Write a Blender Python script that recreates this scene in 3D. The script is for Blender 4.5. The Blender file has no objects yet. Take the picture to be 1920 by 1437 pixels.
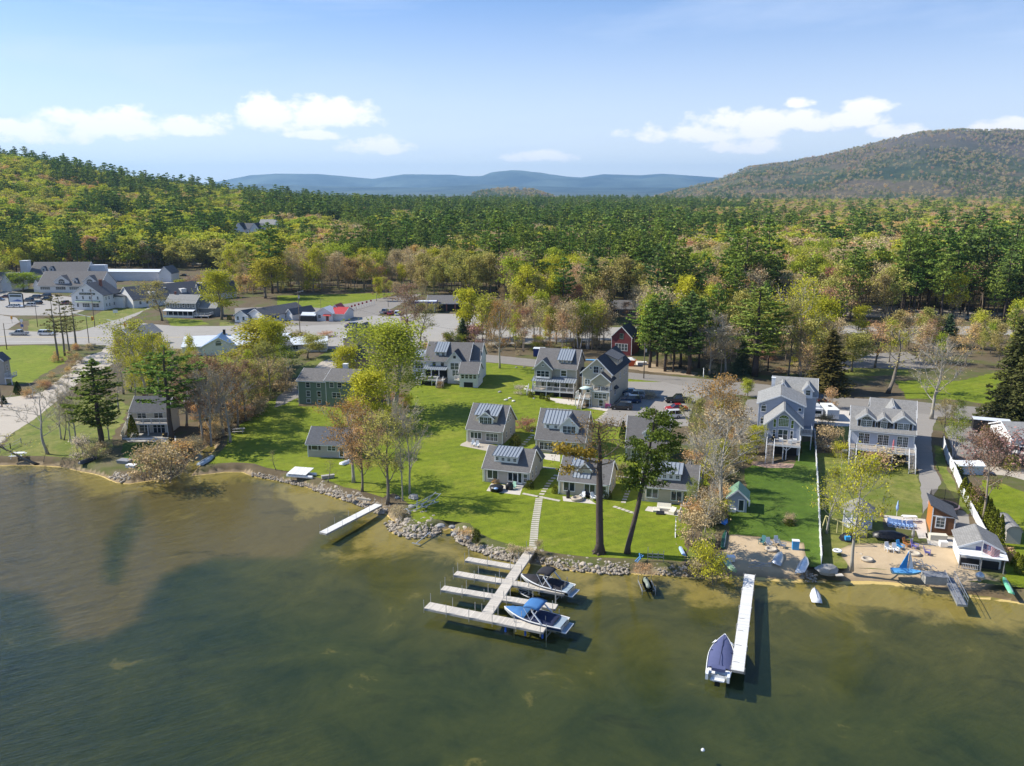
import bpy, math, random
import numpy as np
from mathutils import Vector, Matrix, noise as mnoise
S = bpy.context.scene
COL = S.collection
R = math.radians
# ------------------------------------------------------------------ camera
CAM_Z = 47.0
PITCH = math.atan(356.5 / 1552.0)
FPX = 1552.0
cam_d = bpy.data.cameras.new('camera')
cam_d.sensor_width = 36.0
cam_d.lens = FPX * 36.0 / 1920.0
cam_d.clip_start = 1.0
cam_d.clip_end = 90000.0
cam = bpy.data.objects.new('camera', cam_d)
cam.location = (0, 0, CAM_Z)
cam.rotation_euler = (math.pi / 2 - PITCH, 0, 0)
COL.objects.link(cam)
S.camera = cam
# ------------------------------------------------------------------ light
SUN_EL = R(42)
SUN_DIR = Vector((-0.98, 0.20, 0)).normalized()       # where the sun stands, seen from above
sun_vec = Vector((SUN_DIR.x * math.cos(SUN_EL), SUN_DIR.y * math.cos(SUN_EL), math.sin(SUN_EL)))
sl = bpy.data.lights.new('sun', 'SUN')
sl.energy = 4.6
sl.angle = R(0.5)
sl.color = (1.0, 0.935, 0.82)
so = bpy.data.objects.new('sun', sl)
so.rotation_euler = sun_vec.to_track_quat('Z', 'Y').to_euler()
so.location = (-100, 30, 120)
COL.objects.link(so)
W = bpy.data.worlds.new("World")
S.world = W
W.use_nodes = True
nt = W.node_tree
nt.nodes.clear()
def wn(t, **k):
  n = nt.nodes.new(t)
  for a, b in k.items():
    setattr(n, a, b)
  return n
sky = wn('ShaderNodeTexSky', sky_type='NISHITA', sun_disc=False)
sky.sun_elevation = SUN_EL
sky.sun_rotation = math.atan2(SUN_DIR.x, SUN_DIR.y)
sky.air_density = 1.0
sky.dust_density = 0.6
sky.ozone_density = 2.0
sky.altitude = 100
tc = wn('ShaderNodeTexCoord')
sep = wn('ShaderNodeSeparateXYZ')
nt.links.new(tc.outputs['Generated'], sep.inputs[0])
def wmath(op, a, b=None, c=None, clamp=False):
  m = wn('ShaderNodeMath', operation=op, use_clamp=clamp)
  for i, v in enumerate((a, b, c)):
    if v is None: continue
    if isinstance(v, (int, float)): m.inputs[i].default_value = v
    else: nt.links.new(v, m.inputs[i])
  return m.outputs[0]
az = wmath('ARCTAN2', sep.outputs[0], sep.outputs[1])
el = wmath('ARCSINE', sep.outputs[2])
comb = wn('ShaderNodeCombineXYZ')
nt.links.new(az, comb.inputs[0]); nt.links.new(el, comb.inputs[1])
mp = wn('ShaderNodeMapping'); mp.inputs['Scale'].default_value = (1.0, 1.6, 1.0)
nt.links.new(comb.outputs[0], mp.inputs[0])
nz = wn('ShaderNodeTexNoise'); nz.inputs['Scale'].default_value = 30; nz.inputs['Detail'].default_value = 9
nz.inputs['Roughness'].default_value = 0.6
nt.links.new(mp.outputs[0], nz.inputs[0])
def dirpx(px, py):
  t = Vector(((px - 960) / FPX, -(py - 718.5) / FPX, -1.0))
  d = cam.rotation_euler.to_matrix() @ t
  d.normalize()
  return math.atan2(d.x, d.y), math.asin(d.z)
CLOUDS = [(530, 222, 80, 26), (620, 218, 62, 24), (215, 238, 98, 20), (345, 246, 46, 10), (25, 252, 70, 17), (706, 278, 52, 13),
     (1005, 296, 52, 9), (1330, 252, 100, 15), (1440, 232, 125, 18), (1590, 226, 46, 12), (1632, 203, 36, 11),
     (1405, 276, 46, 13), (1680, 250, 36, 11), (1890, 240, 40, 10), (590, 255, 40, 8), (1497, 196, 24, 7)]
cl = None
for (cx, cy, wx, wy) in CLOUDS:
  a0, e0 = dirpx(cx, cy)
  sx, sy = wx * 1.2 / FPX, wy * 1.25 / FPX
  dx = wmath('MULTIPLY', wmath('SUBTRACT', az, a0), 1 / sx)
  ey = wmath('SUBTRACT', el, e0)
  up = wmath('MULTIPLY', wmath('MAXIMUM', ey, 0.0), 1 / sy)
  dn = wmath('MULTIPLY', wmath('MINIMUM', ey, 0.0), 1 / (sy * 0.62))       # flatter undersides
  d2 = wmath('ADD', wmath('MULTIPLY', dx, dx), wmath('ADD', wmath('MULTIPLY', up, up), wmath('MULTIPLY', dn, dn)))
  m = wmath('SUBTRACT', 1.0, d2)
  cl = m if cl is None else wmath('MAXIMUM', cl, m)
cl = wmath('MAXIMUM', cl, -3.0)
dens = wmath('ADD', wmath('MULTIPLY', cl, 0.62), wmath('MULTIPLY', wmath('SUBTRACT', nz.outputs[0], 0.46), 4.0))
dens = wmath('MULTIPLY', wmath('ADD', dens, 0.22), 1.35, clamp=True)
dens = wmath('SMOOTH_MIN', dens, 0.95, 0.15)
# thin high streaks
mp2 = wn('ShaderNodeMapping'); mp2.inputs['Rotation'].default_value = (0, 0, R(-17)); mp2.inputs['Scale'].default_value = (1.1, 7.0, 1.0)
nt.links.new(comb.outputs[0], mp2.inputs[0])
nz2 = wn('ShaderNodeTexNoise'); nz2.inputs['Scale'].default_value = 1.9; nz2.inputs['Detail'].default_value = 7
nz2.inputs['Roughness'].default_value = 0.55; nz2.inputs['Distortion'].default_value = 0.4
nt.links.new(mp2.outputs[0], nz2.inputs[0])
ci = wmath('MULTIPLY', wmath('SUBTRACT', nz2.outputs[0], 0.49), 3.4, clamp=True)
ci = wmath('MULTIPLY', ci, 0.8)
# pale veil towards the horizon: distant haze painted into the sky colour
veil = wmath('POWER', wmath('SUBTRACT', 1.0, wmath('MULTIPLY', wmath('ABSOLUTE', el), 3.6), clamp=True), 1.5)
veil = wmath('MULTIPLY', veil, 0.85)
def wmix(f, a, b):
  m = wn('ShaderNodeMix', data_type='RGBA')
  nt.links.new(f, m.inputs[0])
  for i, v in ((6, a), (7, b)):
    if isinstance(v, tuple): m.inputs[i].default_value = v + (1,)
    else: nt.links.new(v, m.inputs[i])
  return m.outputs[2]
SKY_STR = 0.12
k = 1 / SKY_STR
skyt = wn('ShaderNodeMix', data_type='RGBA', blend_type='MULTIPLY'); skyt.inputs[0].default_value = 1.0
nt.links.new(sky.outputs[0], skyt.inputs[6]); skyt.inputs[7].default_value = (0.33, 0.545, 0.82, 1)
c1 = wmix(veil, skyt.outputs[2], (0.84 * k, 0.82 * k, 0.82 * k))
c2 = wmix(ci, c1, (0.48 * k, 0.56 * k, 0.71 * k))
c3 = wmix(dens, c2, (0.86 * k, 0.82 * k, 0.80 * k))
bg = wn('ShaderNodeBackground'); bg.inputs[1].default_value = SKY_STR
out = wn('ShaderNodeOutputWorld')
nt.links.new(c3, bg.inputs[0]); nt.links.new(bg.outputs[0], out.inputs[0])
S.view_settings.view_transform = 'Standard'
S.view_settings.look = 'None'
S.view_settings.gamma = 1.0
S.view_settings.exposure = 0.72
S.render.engine = 'CYCLES'
S.cycles.use_denoising = True
S.cycles.max_bounces = 6
S.cycles.diffuse_bounces = 2
S.cycles.glossy_bounces = 2
S.cycles.transmission_bounces = 2
S.cycles.transparent_max_bounces = 12
S.cycles.volume_bounces = 0
S.cycles.sample_clamp_indirect = 6
S.cycles.caustics_reflective = False
S.cycles.caustics_refractive = False
# ------------------------------------------------------------------ pixel of the photo -> point of the place
CP, SP = math.cos(PITCH), math.sin(PITCH)
def G(px, py, z=1.0):
  u = (px - 960.0) / FPX; v = (py - 718.5) / FPX
  den = SP + v * CP
  t = (CAM_Z - z) / den
  return Vector((u * t, (CP - v * SP) * t, z))
def PX(x, y, z):
  d = y * CP + (CAM_Z - z) * SP
  return 960 + FPX * x / d, 718.5 + FPX * ((CAM_Z - z) * CP - y * SP) / d
def HG(px, pyb, pyt, z=1.0):
  """height of a thing standing at pixel (px, pyb) whose top shows at row pyt"""
  g = G(px, pyb, z); v = (pyt - 718.5) / FPX
  # (Cz-h)*CP - y*SP = v*(y*CP+(Cz-h)*SP)
  a = g.y * (SP + v * CP) / (CP - v * SP)
  return CAM_Z - a - z
def SC(px, py, z=1.0):
  """metres per photo pixel at that ground point"""
  v = (py - 718.5) / FPX
  return (CAM_Z - z) / (SP + v * CP) / FPX
# ------------------------------------------------------------------ object helpers
def tag(o, label=None, cat=None, group=None, kind=None):
  if label: o['label'] = label
  if cat: o['category'] = cat
  if group: o['group'] = group
  if kind: o['kind'] = kind
  return o
def thing(name, label, cat, loc=(0, 0, 0), rz=0.0, group=None, sc=1.0):
  o = bpy.data.objects.new(name, None)
  o.empty_display_size = 0.5
  o.location = loc; o.rotation_euler = (0, 0, rz); o.scale = (sc, sc, sc)
  COL.objects.link(o)
  return tag(o, label, cat, group)
def link(name, me, parent=None, loc=None, rz=None, sc=None):
  o = bpy.data.objects.new(name, me)
  COL.objects.link(o)
  if parent: o.parent = parent
  if loc is not None: o.location = loc
  if rz is not None: o.rotation_euler = (0, 0, rz)
  if sc is not None: o.scale = (sc, sc, sc) if isinstance(sc, (int, float)) else sc
  return o
def dup(root, loc=None, rz=None, label=None, sc=None, group=None):
  def cp(o, par):
    c = o.copy(); COL.objects.link(c); c.parent = par
    for ch in CH.get(o.name, []): cp(ch, c)
    return c
  CH = {}
  for o in bpy.data.objects:
    if o.parent: CH.setdefault(o.parent.name, []).append(o)
  r = cp(root, None)
  if loc is not None: r.location = loc
  if rz is not None: r.rotation_euler = (0, 0, rz)
  if label: r['label'] = label
  if group: r['group'] = group
  if sc is not None: r.scale = (sc, sc, sc) if isinstance(sc, (int, float)) else sc
  return r
class MB:
  """collects shapes and links them as one mesh object"""
  def __init__(s): s.v = []; s.f = []; s.m = []; s.mats = []; s.cur = 0
  def mat(s, m):
    if m not in s.mats: s.mats.append(m)
    s.cur = s.mats.index(m); return s
  def add(s, vs, fs):
    n = len(s.v); s.v.extend([tuple(p) for p in vs])
    for f in fs: s.f.append(tuple(i + n for i in f)); s.m.append(s.cur)
    return s
  def box(s, x0, x1, y0, y1, z0, z1):
    if x0 > x1: x0, x1 = x1, x0
    if y0 > y1: y0, y1 = y1, y0
    return s.add([(x0, y0, z0), (x1, y0, z0), (x1, y1, z0), (x0, y1, z0), (x0, y0, z1), (x1, y0, z1), (x1, y1, z1), (x0, y1, z1)],
          [(0, 3, 2, 1), (4, 5, 6, 7), (0, 1, 5, 4), (1, 2, 6, 5), (2, 3, 7, 6), (3, 0, 4, 7)])
  def prism(s, pts, d):
    """polygon pts (3-D list) pushed along vector d"""
    n = len(pts); d = Vector(d)
    a = [Vector(p) for p in pts]; b = [p + d for p in a]
    return s.add(a + b, [tuple(range(n))[::-1], tuple(range(n, 2 * n))] + [(i, (i + 1) % n, n + (i + 1) % n, n + i) for i in range(n)])
  def poly(s, pts): return s.add(pts, [tuple(range(len(pts)))])
  def beam(s, a, b, w, h=None):
    a, b = Vector(a), Vector(b); h = h or w
    d = (b - a)
    if d.length < 1e-6: return s
    dn = d.normalized(); up = Vector((0, 0, 1)) if abs(dn.z) < 0.95 else Vector((0, 1, 0))
    x = dn.cross(up).normalized() * (w / 2); y = x.cross(dn).normalized() * (h / 2)
    return s.prism([a - x - y, a + x - y, a + x + y, a - x + y], d)
  def tube(s, pts, rs, n=6, cap=True):
    pts = [Vector(p) for p in pts]
    if isinstance(rs, (int, float)): rs = [rs] * len(pts)
    rings = []; base = len(s.v)
    px = None
    for i, p in enumerate(pts):
      d = (pts[min(i + 1, len(pts) - 1)] - pts[max(i - 1, 0)])
      d = d.normalized() if d.length > 1e-9 else Vector((0, 0, 1))
      if px is None: px = d.orthogonal().normalized()
      px = (px - d * px.dot(d))
      px = px.normalized() if px.length > 1e-6 else d.orthogonal().normalized()
      py = d.cross(px)
      for k in range(n):
        a = 2 * math.pi * k / n
        s.v.append(tuple(p + (px * math.cos(a) + py * math.sin(a)) * rs[i]))
    for i in range(len(pts) - 1):
      for k in range(n):
        k2 = (k + 1) % n
        s.f.append((base + i * n + k, base + i * n + k2, base + (i + 1) * n + k2, base + (i + 1) * n + k)); s.m.append(s.cur)
    if cap:
      s.f.append(tuple(base + k for k in range(n))[::-1]); s.m.append(s.cur)
      e = base + (len(pts) - 1) * n
      s.f.append(tuple(e + k for k in range(n))); s.m.append(s.cur)
    return s
  def lathe(s, prof, n=12, c=(0, 0, 0), sx=1, sy=1):
    base = len(s.v)
    for (r, z) in prof:
      for k in range(n):
        a = 2 * math.pi * k / n
        s.v.append((c[0] + r * math.cos(a) * sx, c[1] + r * math.sin(a) * sy, c[2] + z))
    for i in range(len(prof) - 1):
      for k in range(n):
        k2 = (k + 1) % n
        s.f.append((base + i * n + k, base + i * n + k2, base + (i + 1) * n + k2, base + (i + 1) * n + k)); s.m.append(s.cur)
    if prof[0][0] > 1e-4: s.f.append(tuple(base + k for k in range(n))[::-1]); s.m.append(s.cur)
    if prof[-1][0] > 1e-4: s.f.append(tuple(base + (len(prof) - 1) * n + k for k in range(n))); s.m.append(s.cur)
    return s
  def loft(s, rings, close=True, cap=True):
    n = len(rings[0]); base = len(s.v)
    for r in rings: s.v.extend([tuple(p) for p in r])
    for i in range(len(rings) - 1):
      for k in range(n if close else n - 1):
        k2 = (k + 1) % n
        s.f.append((base + i * n + k, base + i * n + k2, base + (i + 1) * n + k2, base + (i + 1) * n + k)); s.m.append(s.cur)
    if cap:
      s.f.append(tuple(base + k for k in range(n))[::-1]); s.m.append(s.cur)
      e = base + (len(rings) - 1) * n
      s.f.append(tuple(e + k for k in range(n))); s.m.append(s.cur)
    return s
  def mesh(s, name, smooth=False):
    me = bpy.data.meshes.new(name)
    me.from_pydata(s.v, [], s.f)
    for m in s.mats: me.materials.append(m)
    if len(s.mats) > 1: me.polygons.foreach_set('material_index', s.m)
    if smooth: me.polygons.foreach_set('use_smooth', [True] * len(s.f))
    me.update()
    return me
  def build(s, name, m=None, parent=None, smooth=False, loc=None, rz=None):
    if m is not None and not s.mats: s.mats = [m]
    return link(name, s.mesh(name, smooth), parent, loc, rz)
# ------------------------------------------------------------------ materials
def newmat(name):
  m = bpy.data.materials.new(name); m.use_nodes = True
  m.node_tree.nodes.clear()
  return m, m.node_tree
class NT:
  def __init__(s, name):
    s.m, s.t = newmat(name)
    s.out = s.n('ShaderNodeOutputMaterial')
  def n(s, t, **k):
    n = s.t.nodes.new(t)
    for a, b in k.items(): setattr(n, a, b)
    return n
  def l(s, a, b): s.t.links.new(a, b)
  def put(s, sock, v):
    if isinstance(v, (int, float)): sock.default_value = v
    elif isinstance(v, tuple): sock.default_value = v if len(v) != 3 or sock.type == 'VECTOR' else v + (1,)
    else: s.l(v, sock)
  def math(s, op, a, b=None, clamp=False):
    m = s.n('ShaderNodeMath', operation=op, use_clamp=clamp)
    s.put(m.inputs[0], a)
    if b is not None: s.put(m.inputs[1], b)
    return m.outputs[0]
  def noise(s, scale, detail=4, rough=0.55, vec=None, dist=0.0, dims=None):
    n = s.n('ShaderNodeTexNoise')
    n.inputs['Scale'].default_value = scale; n.inputs['Detail'].default_value = detail
    n.inputs['Roughness'].default_value = rough; n.inputs['Distortion'].default_value = dist
    if vec is not None: s.l(vec, n.inputs['Vector'])
    return n.outputs[0]
  def pos(s, sc=None, rot=None):
    g = s.n('ShaderNodeNewGeometry').outputs['Position']
    if sc is None and rot is None: return g
    mp = s.n('ShaderNodeMapping')
    if sc: mp.inputs['Scale'].default_value = sc
    if rot: mp.inputs['Rotation'].default_value = rot
    s.l(g, mp.inputs[0]); return mp.outputs[0]
  def pos2(s, rot, sc):
    a = s.n('ShaderNodeMapping'); a.inputs['Rotation'].default_value = (0, 0, R(rot)); s.l(s.n('ShaderNodeNewGeometry').outputs['Position'], a.inputs[0])
    b = s.n('ShaderNodeMapping'); b.inputs['Scale'].default_value = sc; s.l(a.outputs[0], b.inputs[0]); return b.outputs[0]
  def obj(s, sc=None):
    g = s.n('ShaderNodeTexCoord').outputs['Object']
    if sc is None: return g
    mp = s.n('ShaderNodeMapping'); mp.inputs['Scale'].default_value = sc
    s.l(g, mp.inputs[0]); return mp.outputs[0]
  def mix(s, f, a, b, blend='MIX'):
    m = s.n('ShaderNodeMix', data_type='RGBA', blend_type=blend)
    s.put(m.inputs[0], f); s.put(m.inputs[6], a); s.put(m.inputs[7], b)
    return m.outputs[2]
  def ramp(s, f, stops, interp='LINEAR'):
    r = s.n('ShaderNodeValToRGB'); r.color_ramp.interpolation = interp
    e = r.color_ramp.elements
    while len(e) < len(stops): e.new(0.5)
    for i, (p, c) in enumerate(stops):
      e[i].position = p
      e[i].color = (c if isinstance(c, tuple) else (c, c, c)) + (1,)
    s.l(f, r.inputs[0]); return r.outputs[0]
  def bump(s, h, strength=0.3, dist=0.05):
    b = s.n('ShaderNodeBump'); b.inputs['Strength'].default_value = strength
    b.inputs['Distance'].default_value = dist
    s.l(h, b.inputs['Height']); return b.outputs[0]
  def pbr(s, col, rough=0.7, metal=0.0, normal=None, spec=0.5, coat=0.0):
    p = s.n('ShaderNodeBsdfPrincipled')
    s.put(p.inputs['Base Color'], col); s.put(p.inputs['Roughness'], rough)
    p.inputs['Metallic'].default_value = metal
    p.inputs['Specular IOR Level'].default_value = spec
    p.inputs['Coat Weight'].default_value = coat
    if normal is not None: s.l(normal, p.inputs['Normal'])
    return p.outputs[0]
  def done(s, sh): s.l(sh, s.out.inputs[0]); return s.m
def var(c, k): return tuple(max(0, min(1, x * k)) for x in c)
MC = {}
def M(name, col, rough=0.7, metal=0.0, vary=0.12, scale=1.2, bump=0.0, bscale=8.0, spec=0.4, coat=0.0, objrand=0.0):
  """plain material with worn, uneven colour"""
  if name in MC: return MC[name]
  t = NT(name); v = t.obj()
  n = t.noise(scale, 6, 0.65, v)
  c = t.mix(t.math('MULTIPLY', n, 1.0), var(col, 1 - vary * 1.6), var(col, 1 + vary * 1.3))
  if objrand:
    oi = t.n('ShaderNodeObjectInfo').outputs['Random']
    c = t.mix(0.999, c, t.ramp(oi, [(0, (1 - objrand,) * 3), (1, (1, 1, 1))]), 'MULTIPLY')
  nrm = t.bump(t.noise(bscale, 4, 0.6, v), bump, 0.03) if bump else None
  MC[name] = t.done(t.pbr(c, rough, metal, nrm, spec, coat))
  return MC[name]
def siding(name, col, pitch=0.16, vertical=False):
  """clapboard: thin shadow lines every `pitch` metres, weathered a little"""
  if name in MC: return MC[name]
  t = NT(name)
  sp = t.n('ShaderNodeSeparateXYZ'); t.l(t.obj(), sp.inputs[0])
  z = t.math('FRACT', t.math('DIVIDE', sp.outputs[0 if vertical else 2], pitch))
  h = t.math('SUBTRACT', 1.0, z)
  n = t.noise(0.6, 6, 0.65, t.obj((1, 1, 3)))
  line = t.math('GREATER_THAN', z, 0.88)
  c = t.mix(n, var(col, 0.84), var(col, 1.12))
  c = t.mix(t.math('MULTIPLY', line, 0.22), c, var(col, 0.5))
  MC[name] = t.done(t.pbr(c, 0.6, 0, t.bump(h, 0.5, 0.03), 0.35))
  return MC[name]
def shingle(name, col, blue=None):
  if name in MC: return MC[name]
  t = NT(name); v = t.obj()
  b = t.n('ShaderNodeTexBrick'); b.inputs['Scale'].default_value = 1.0
  b.inputs['Brick Width'].default_value = 0.32; b.inputs['Row Height'].default_value = 0.16
  b.inputs['Mortar Size'].default_value = 0.012; b.offset = 0.37
  b.inputs['Color1'].default_value = var(col, 0.80) + (1,); b.inputs['Color2'].default_value = var(col, 1.2) + (1,)
  b.inputs['Mortar'].default_value = var(col, 0.55) + (1,)
  sp = t.n('ShaderNodeSeparateXYZ'); t.l(v, sp.inputs[0])
  cb = t.n('ShaderNodeCombineXYZ')
  t.l(t.math('ADD', sp.outputs[0], t.math('MULTIPLY', sp.outputs[1], 0.71)), cb.inputs[0]); t.l(t.math('MULTIPLY', sp.outputs[2], 1.4), cb.inputs[1])
  t.l(cb.outputs[0], b.inputs['Vector'])
  n = t.noise(0.35, 6, 0.7, v)
  n2 = t.noise(9, 3, 0.7, v)
  c = t.mix(t.math('MULTIPLY', n, 0.5), b.outputs[0], var(col, 0.6))
  c = t.mix(t.math('MULTIPLY', n2, 0.35), c, var(col, 1.35))
  MC[name] = t.done(t.pbr(c, 0.9, 0, t.bump(n2, 0.35, 0.02), 0.25))
  return MC[name]
def leafmat(name, cols, trans=0.35, dark=0.55):
  """foliage: hue differs from tree to tree, lightness from leaf cluster to leaf cluster"""
  if name in MC: return MC[name]
  t = NT(name)
  oi = t.n('ShaderNodeObjectInfo').outputs['Random']
  k = len(cols)
  c = t.ramp(oi, [(i / (k - 1), cc) for i, cc in enumerate(cols)])
  isl = t.n('ShaderNodeNewGeometry').outputs['Random Per Island']
  pn = t.noise(0.45, 3, 0.6, t.pos())
  f = t.math('MULTIPLY', t.math('ADD', isl, pn), 0.5)
  k1 = t.ramp(f, [(0.2, (dark, dark, dark)), (0.8, (1.35, 1.3, 1.2))])
  c = t.mix(0.999, c, k1, 'MULTIPLY')
  d = t.n('ShaderNodeBsdfDiffuse'); t.l(c, d.inputs[0])
  tr = t.n('ShaderNodeBsdfTranslucent'); t.l(t.mix(0.999, c, (1.0, 1.0, 0.55), 'MULTIPLY'), tr.inputs[0])
  mx = t.n('ShaderNodeMixShader'); mx.inputs[0].default_value = trans
  t.l(d.outputs[0], mx.inputs[1]); t.l(tr.outputs[0], mx.inputs[2])
  MC[name] = t.done(mx.outputs[0])
  return MC[name]
def in_poly(px, py, poly):
  """vectorised point-in-polygon"""
  px = np.asarray(px, float); py = np.asarray(py, float)
  ins = np.zeros(px.shape, bool); n = len(poly); j = n - 1
  for i in range(n):
    xi, yi = poly[i][0], poly[i][1]; xj, yj = poly[j][0], poly[j][1]
    if yi != yj:
      c = ((yi > py) != (yj > py)) & (px < (xj - xi) * (py - yi) / (yj - yi) + xi)
      ins ^= c
    j = i
  return ins
def sstep(x, a, b):
  t = np.clip((np.asarray(x, float) - a) / (b - a), 0, 1)
  return t * t * (3 - 2 * t)
# ------------------------------------------------------------------ the lie of the land
def gp(pts, z=1.0): return [(g.x, g.y) for g in (G(a, b, z) for a, b in pts)]
SHORE_PX = [(-900, 850), (-300, 866), (0, 873), (60, 873), (112, 876), (150, 884), (188, 892), (205, 900), (222, 906), (246, 907), (285, 902), (325, 897),
  (343, 886), (354, 868), (372, 850), (392, 836), (402, 832), (404, 842), (390, 858), (372, 876), (358, 893), (385, 890), (420, 886), (455, 886), (480, 895), (520, 902),
  (560, 909), (596, 920), (625, 933), (652, 938), (690, 950), (722, 962), (735, 975), (748, 992), (732, 1000), (760, 1004), (800, 1004), (826, 996), (846, 991), (856, 1003),
  (868, 1018), (900, 1034), (945, 1048), (990, 1056), (1040, 1066), (1100, 1073), (1180, 1076), (1250, 1079), (1300, 1085), (1345, 1084), (1400, 1086), (1470, 1092),
  (1530, 1093), (1590, 1096), (1640, 1095), (1720, 1103), (1790, 1118), (1860, 1126), (1920, 1133), (2100, 1150), (2600, 1190)]
SHORE = gp(SHORE_PX, 0.0)
LAND = SHORE + [(3000, SHORE[-1][1]), (3000, 9e4), (-3000, 9e4), (-3000, SHORE[0][1])]
def shore_dist(X, Y):
  X = np.asarray(X, float); Y = np.asarray(Y, float)
  d = np.full(X.shape, 1e9)
  for (ax, ay), (bx, by) in zip(SHORE[:-1], SHORE[1:]):
    vx, vy = bx - ax, by - ay; L = vx * vx + vy * vy
    t = np.clip(((X - ax) * vx + (Y - ay) * vy) / L, 0, 1)
    d = np.minimum(d, np.hypot(X - ax - t * vx, Y - ay - t * vy))
  ins = in_poly(X, Y, LAND)
  return np.where(ins, d, -d)
rngn = np.random.RandomState(7)
def vnoise(X, Y, s, seed=0, octv=4):
  """smooth value noise on numpy arrays"""
  X = np.asarray(X, float) / s; Y = np.asarray(Y, float) / s
  out = np.zeros(X.shape); amp = 1.0; tot = 0
  for o in range(octv):
    xi = np.floor(X).astype(np.int64); yi = np.floor(Y).astype(np.int64)
    fx = X - xi; fy = Y - yi; fx = fx * fx * (3 - 2 * fx); fy = fy * fy * (3 - 2 * fy)
    def h(a, b):
      n = (a * 374761393 + b * 668265263 + (seed + o * 17) * 982451653) & 0x7fffffff
      n = ((n ^ (n >> 13)) * 1274126177) & 0x7fffffff
      n = (n ^ (n >> 16)) & 0xffffff
      return n / float(0xffffff)
    v = (h(xi, yi) * (1 - fx) + h(xi + 1, yi) * fx) * (1 - fy) + (h(xi, yi + 1) * (1 - fx) + h(xi + 1, yi + 1) * fx) * fy
    out += v * amp; tot += amp; amp *= 0.5; X = X * 2.03 + 13.1; Y = Y * 2.03 + 7.7
  return out / tot
LEFT = [(-2500, 330), (-1200, 262), (-500, 250), (-100, 272), (0, 285), (60, 292), (130, 305), (200, 319), (280, 332), (380, 342), (460, 352), (560, 362), (640, 371), (900, 378), (4000, 378)]
RIGHT = [(-4000, 400), (1150, 395), (1215, 374), (1260, 361), (1340, 340), (1400, 316), (1480, 309), (1540, 296), (1600, 283), (1660, 267), (1720, 253), (1780, 248), (1850, 250), (1920, 256), (2050, 270), (2400, 330), (3000, 372), (4500, 400)]
BLUE = [(-3000, 350), (-500, 335), (100, 350), (330, 350), (400, 343), (470, 329), (520, 326), (600, 327), (700, 336), (760, 327), (850, 328), (900, 334), (1000, 328), (1090, 333),
  (1130, 327), (1200, 329), (1240, 326), (1330, 332), (1400, 338), (2000, 345), (4000, 350)]
MID = [(-4000, 400), (820, 385), (860, 372), (905, 360), (950, 354), (1000, 358), (1045, 372), (1080, 385), (4000, 400)]
def prof(tab, px): return np.interp(px, [a for a, b in tab], [b for a, b in tab])
def ridge_h(tab, px, r, canopy=0): return CAM_Z + (362 - prof(tab, px)) / 1634.0 * r - canopy
def terrain(X, Y):
  X = np.asarray(X, float); Y = np.asarray(Y, float)
  yy = np.maximum(Y, 1.0)
  px = 960 + 1592 * X / yy
  h = 1.0 + 11 * sstep(Y, 420, 2600)
  rough = vnoise(X, Y, 300, 3)
  # wooded hill on the left
  hl = np.maximum(ridge_h(LEFT, px, 1350, 22), 8)
  s = sstep(Y, 430, 1350) ** 1.0
  hl = 1 + (hl - 1) * s - sstep(Y, 1350, 2600) * (hl - 8) * .8
  hl = hl + (rough - 0.5) * 14 * sstep(Y, 520, 900) * sstep(-Y, -1330, -1100) * sstep(-px, -600, 0)
  fl = 1 - sstep(px, 500, 1100)
  h = np.maximum(h, h * (1 - fl) + hl * fl)
  # mountain on the right
  hr = ridge_h(RIGHT, px, 5600)
  s = sstep(Y, 2500, 5600)
  g = np.maximum(hr, 0) * (s * 0.75 + s * s * 0.25)
  g = g + (vnoise(X, Y, 900, 11) - 0.5) * 95 * s * (1 - sstep(Y, 4600, 5600)) * sstep(g, 20, 120)
  g = g + (vnoise(X, Y, 330, 19, 3) - 0.5) * 62 * s * (1 - sstep(Y, 5000, 5600)) * sstep(g, 20, 90)
  g = np.where(Y > 5600, g * (1 - sstep(Y, 5600, 9000)), g)
  h = np.maximum(h, g)
  hm = ridge_h(MID, px, 4300); s = sstep(Y, 3300, 4300)
  h = np.maximum(h, np.maximum(hm, 0) * s * (1 - sstep(Y, 4300, 5200)))
  hb = ridge_h(BLUE, px, 19000); s = sstep(Y, 12500, 19000)
  nb = vnoise(X, Y, 2300, 5, 4)
  gb = hb * s * (0.62 + 0.38 * s) + (nb - 0.5) * 750 * s * (1 - sstep(Y, 17000, 19000))
  h = np.maximum(h, gb * (1 - sstep(Y, 19000, 26000) * .9))
  # a nearer blue spur
  hb2 = CAM_Z + (362 - np.interp(px, [-4000, 300, 500, 620, 800, 900, 1000, 1100, 1300, 4000], [352, 352, 345, 350, 352, 346, 349, 352, 350, 352])) / 1634. * 13000
  h = np.maximum(h, hb2 * sstep(Y, 9500, 13000) * (1 - sstep(Y, 13000, 15000)))
  return h
SAND_PX = [(1340, 1086), (1345, 1040), (1362, 1030), (1366, 1005), (1380, 1003), (1440, 1012), (1506, 1020), (1510, 1060), (1530, 1075), (1580, 1085), (1588, 1060), (1572, 1030), (1590, 1024), (1640, 1020), (1700, 1018),
  (1745, 1020), (1790, 1030), (1800, 1062), (1850, 1078), (1872, 1086), (1850, 1094), (1800, 1097), (1770, 1110), (1700, 1125), (1600, 1115), (1500, 1110), (1400, 1105), (1340, 1100)]
BAR_PX = [(-200, 880), (0, 880), (150, 892), (210, 912), (330, 902), (420, 893), (500, 905), (590, 930), (640, 965), (600, 1000), (560, 1038), (400, 1032), (310, 1062), (280, 1100), (262, 1145), (190, 1182), (110, 1184), (95, 1150), (60, 1100), (-200, 1070)]
CHAN_PX = [(255, 930), (268, 955), (250, 990), (232, 1030), (218, 1078), (196, 1072), (199, 1000), (232, 955)]
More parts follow.
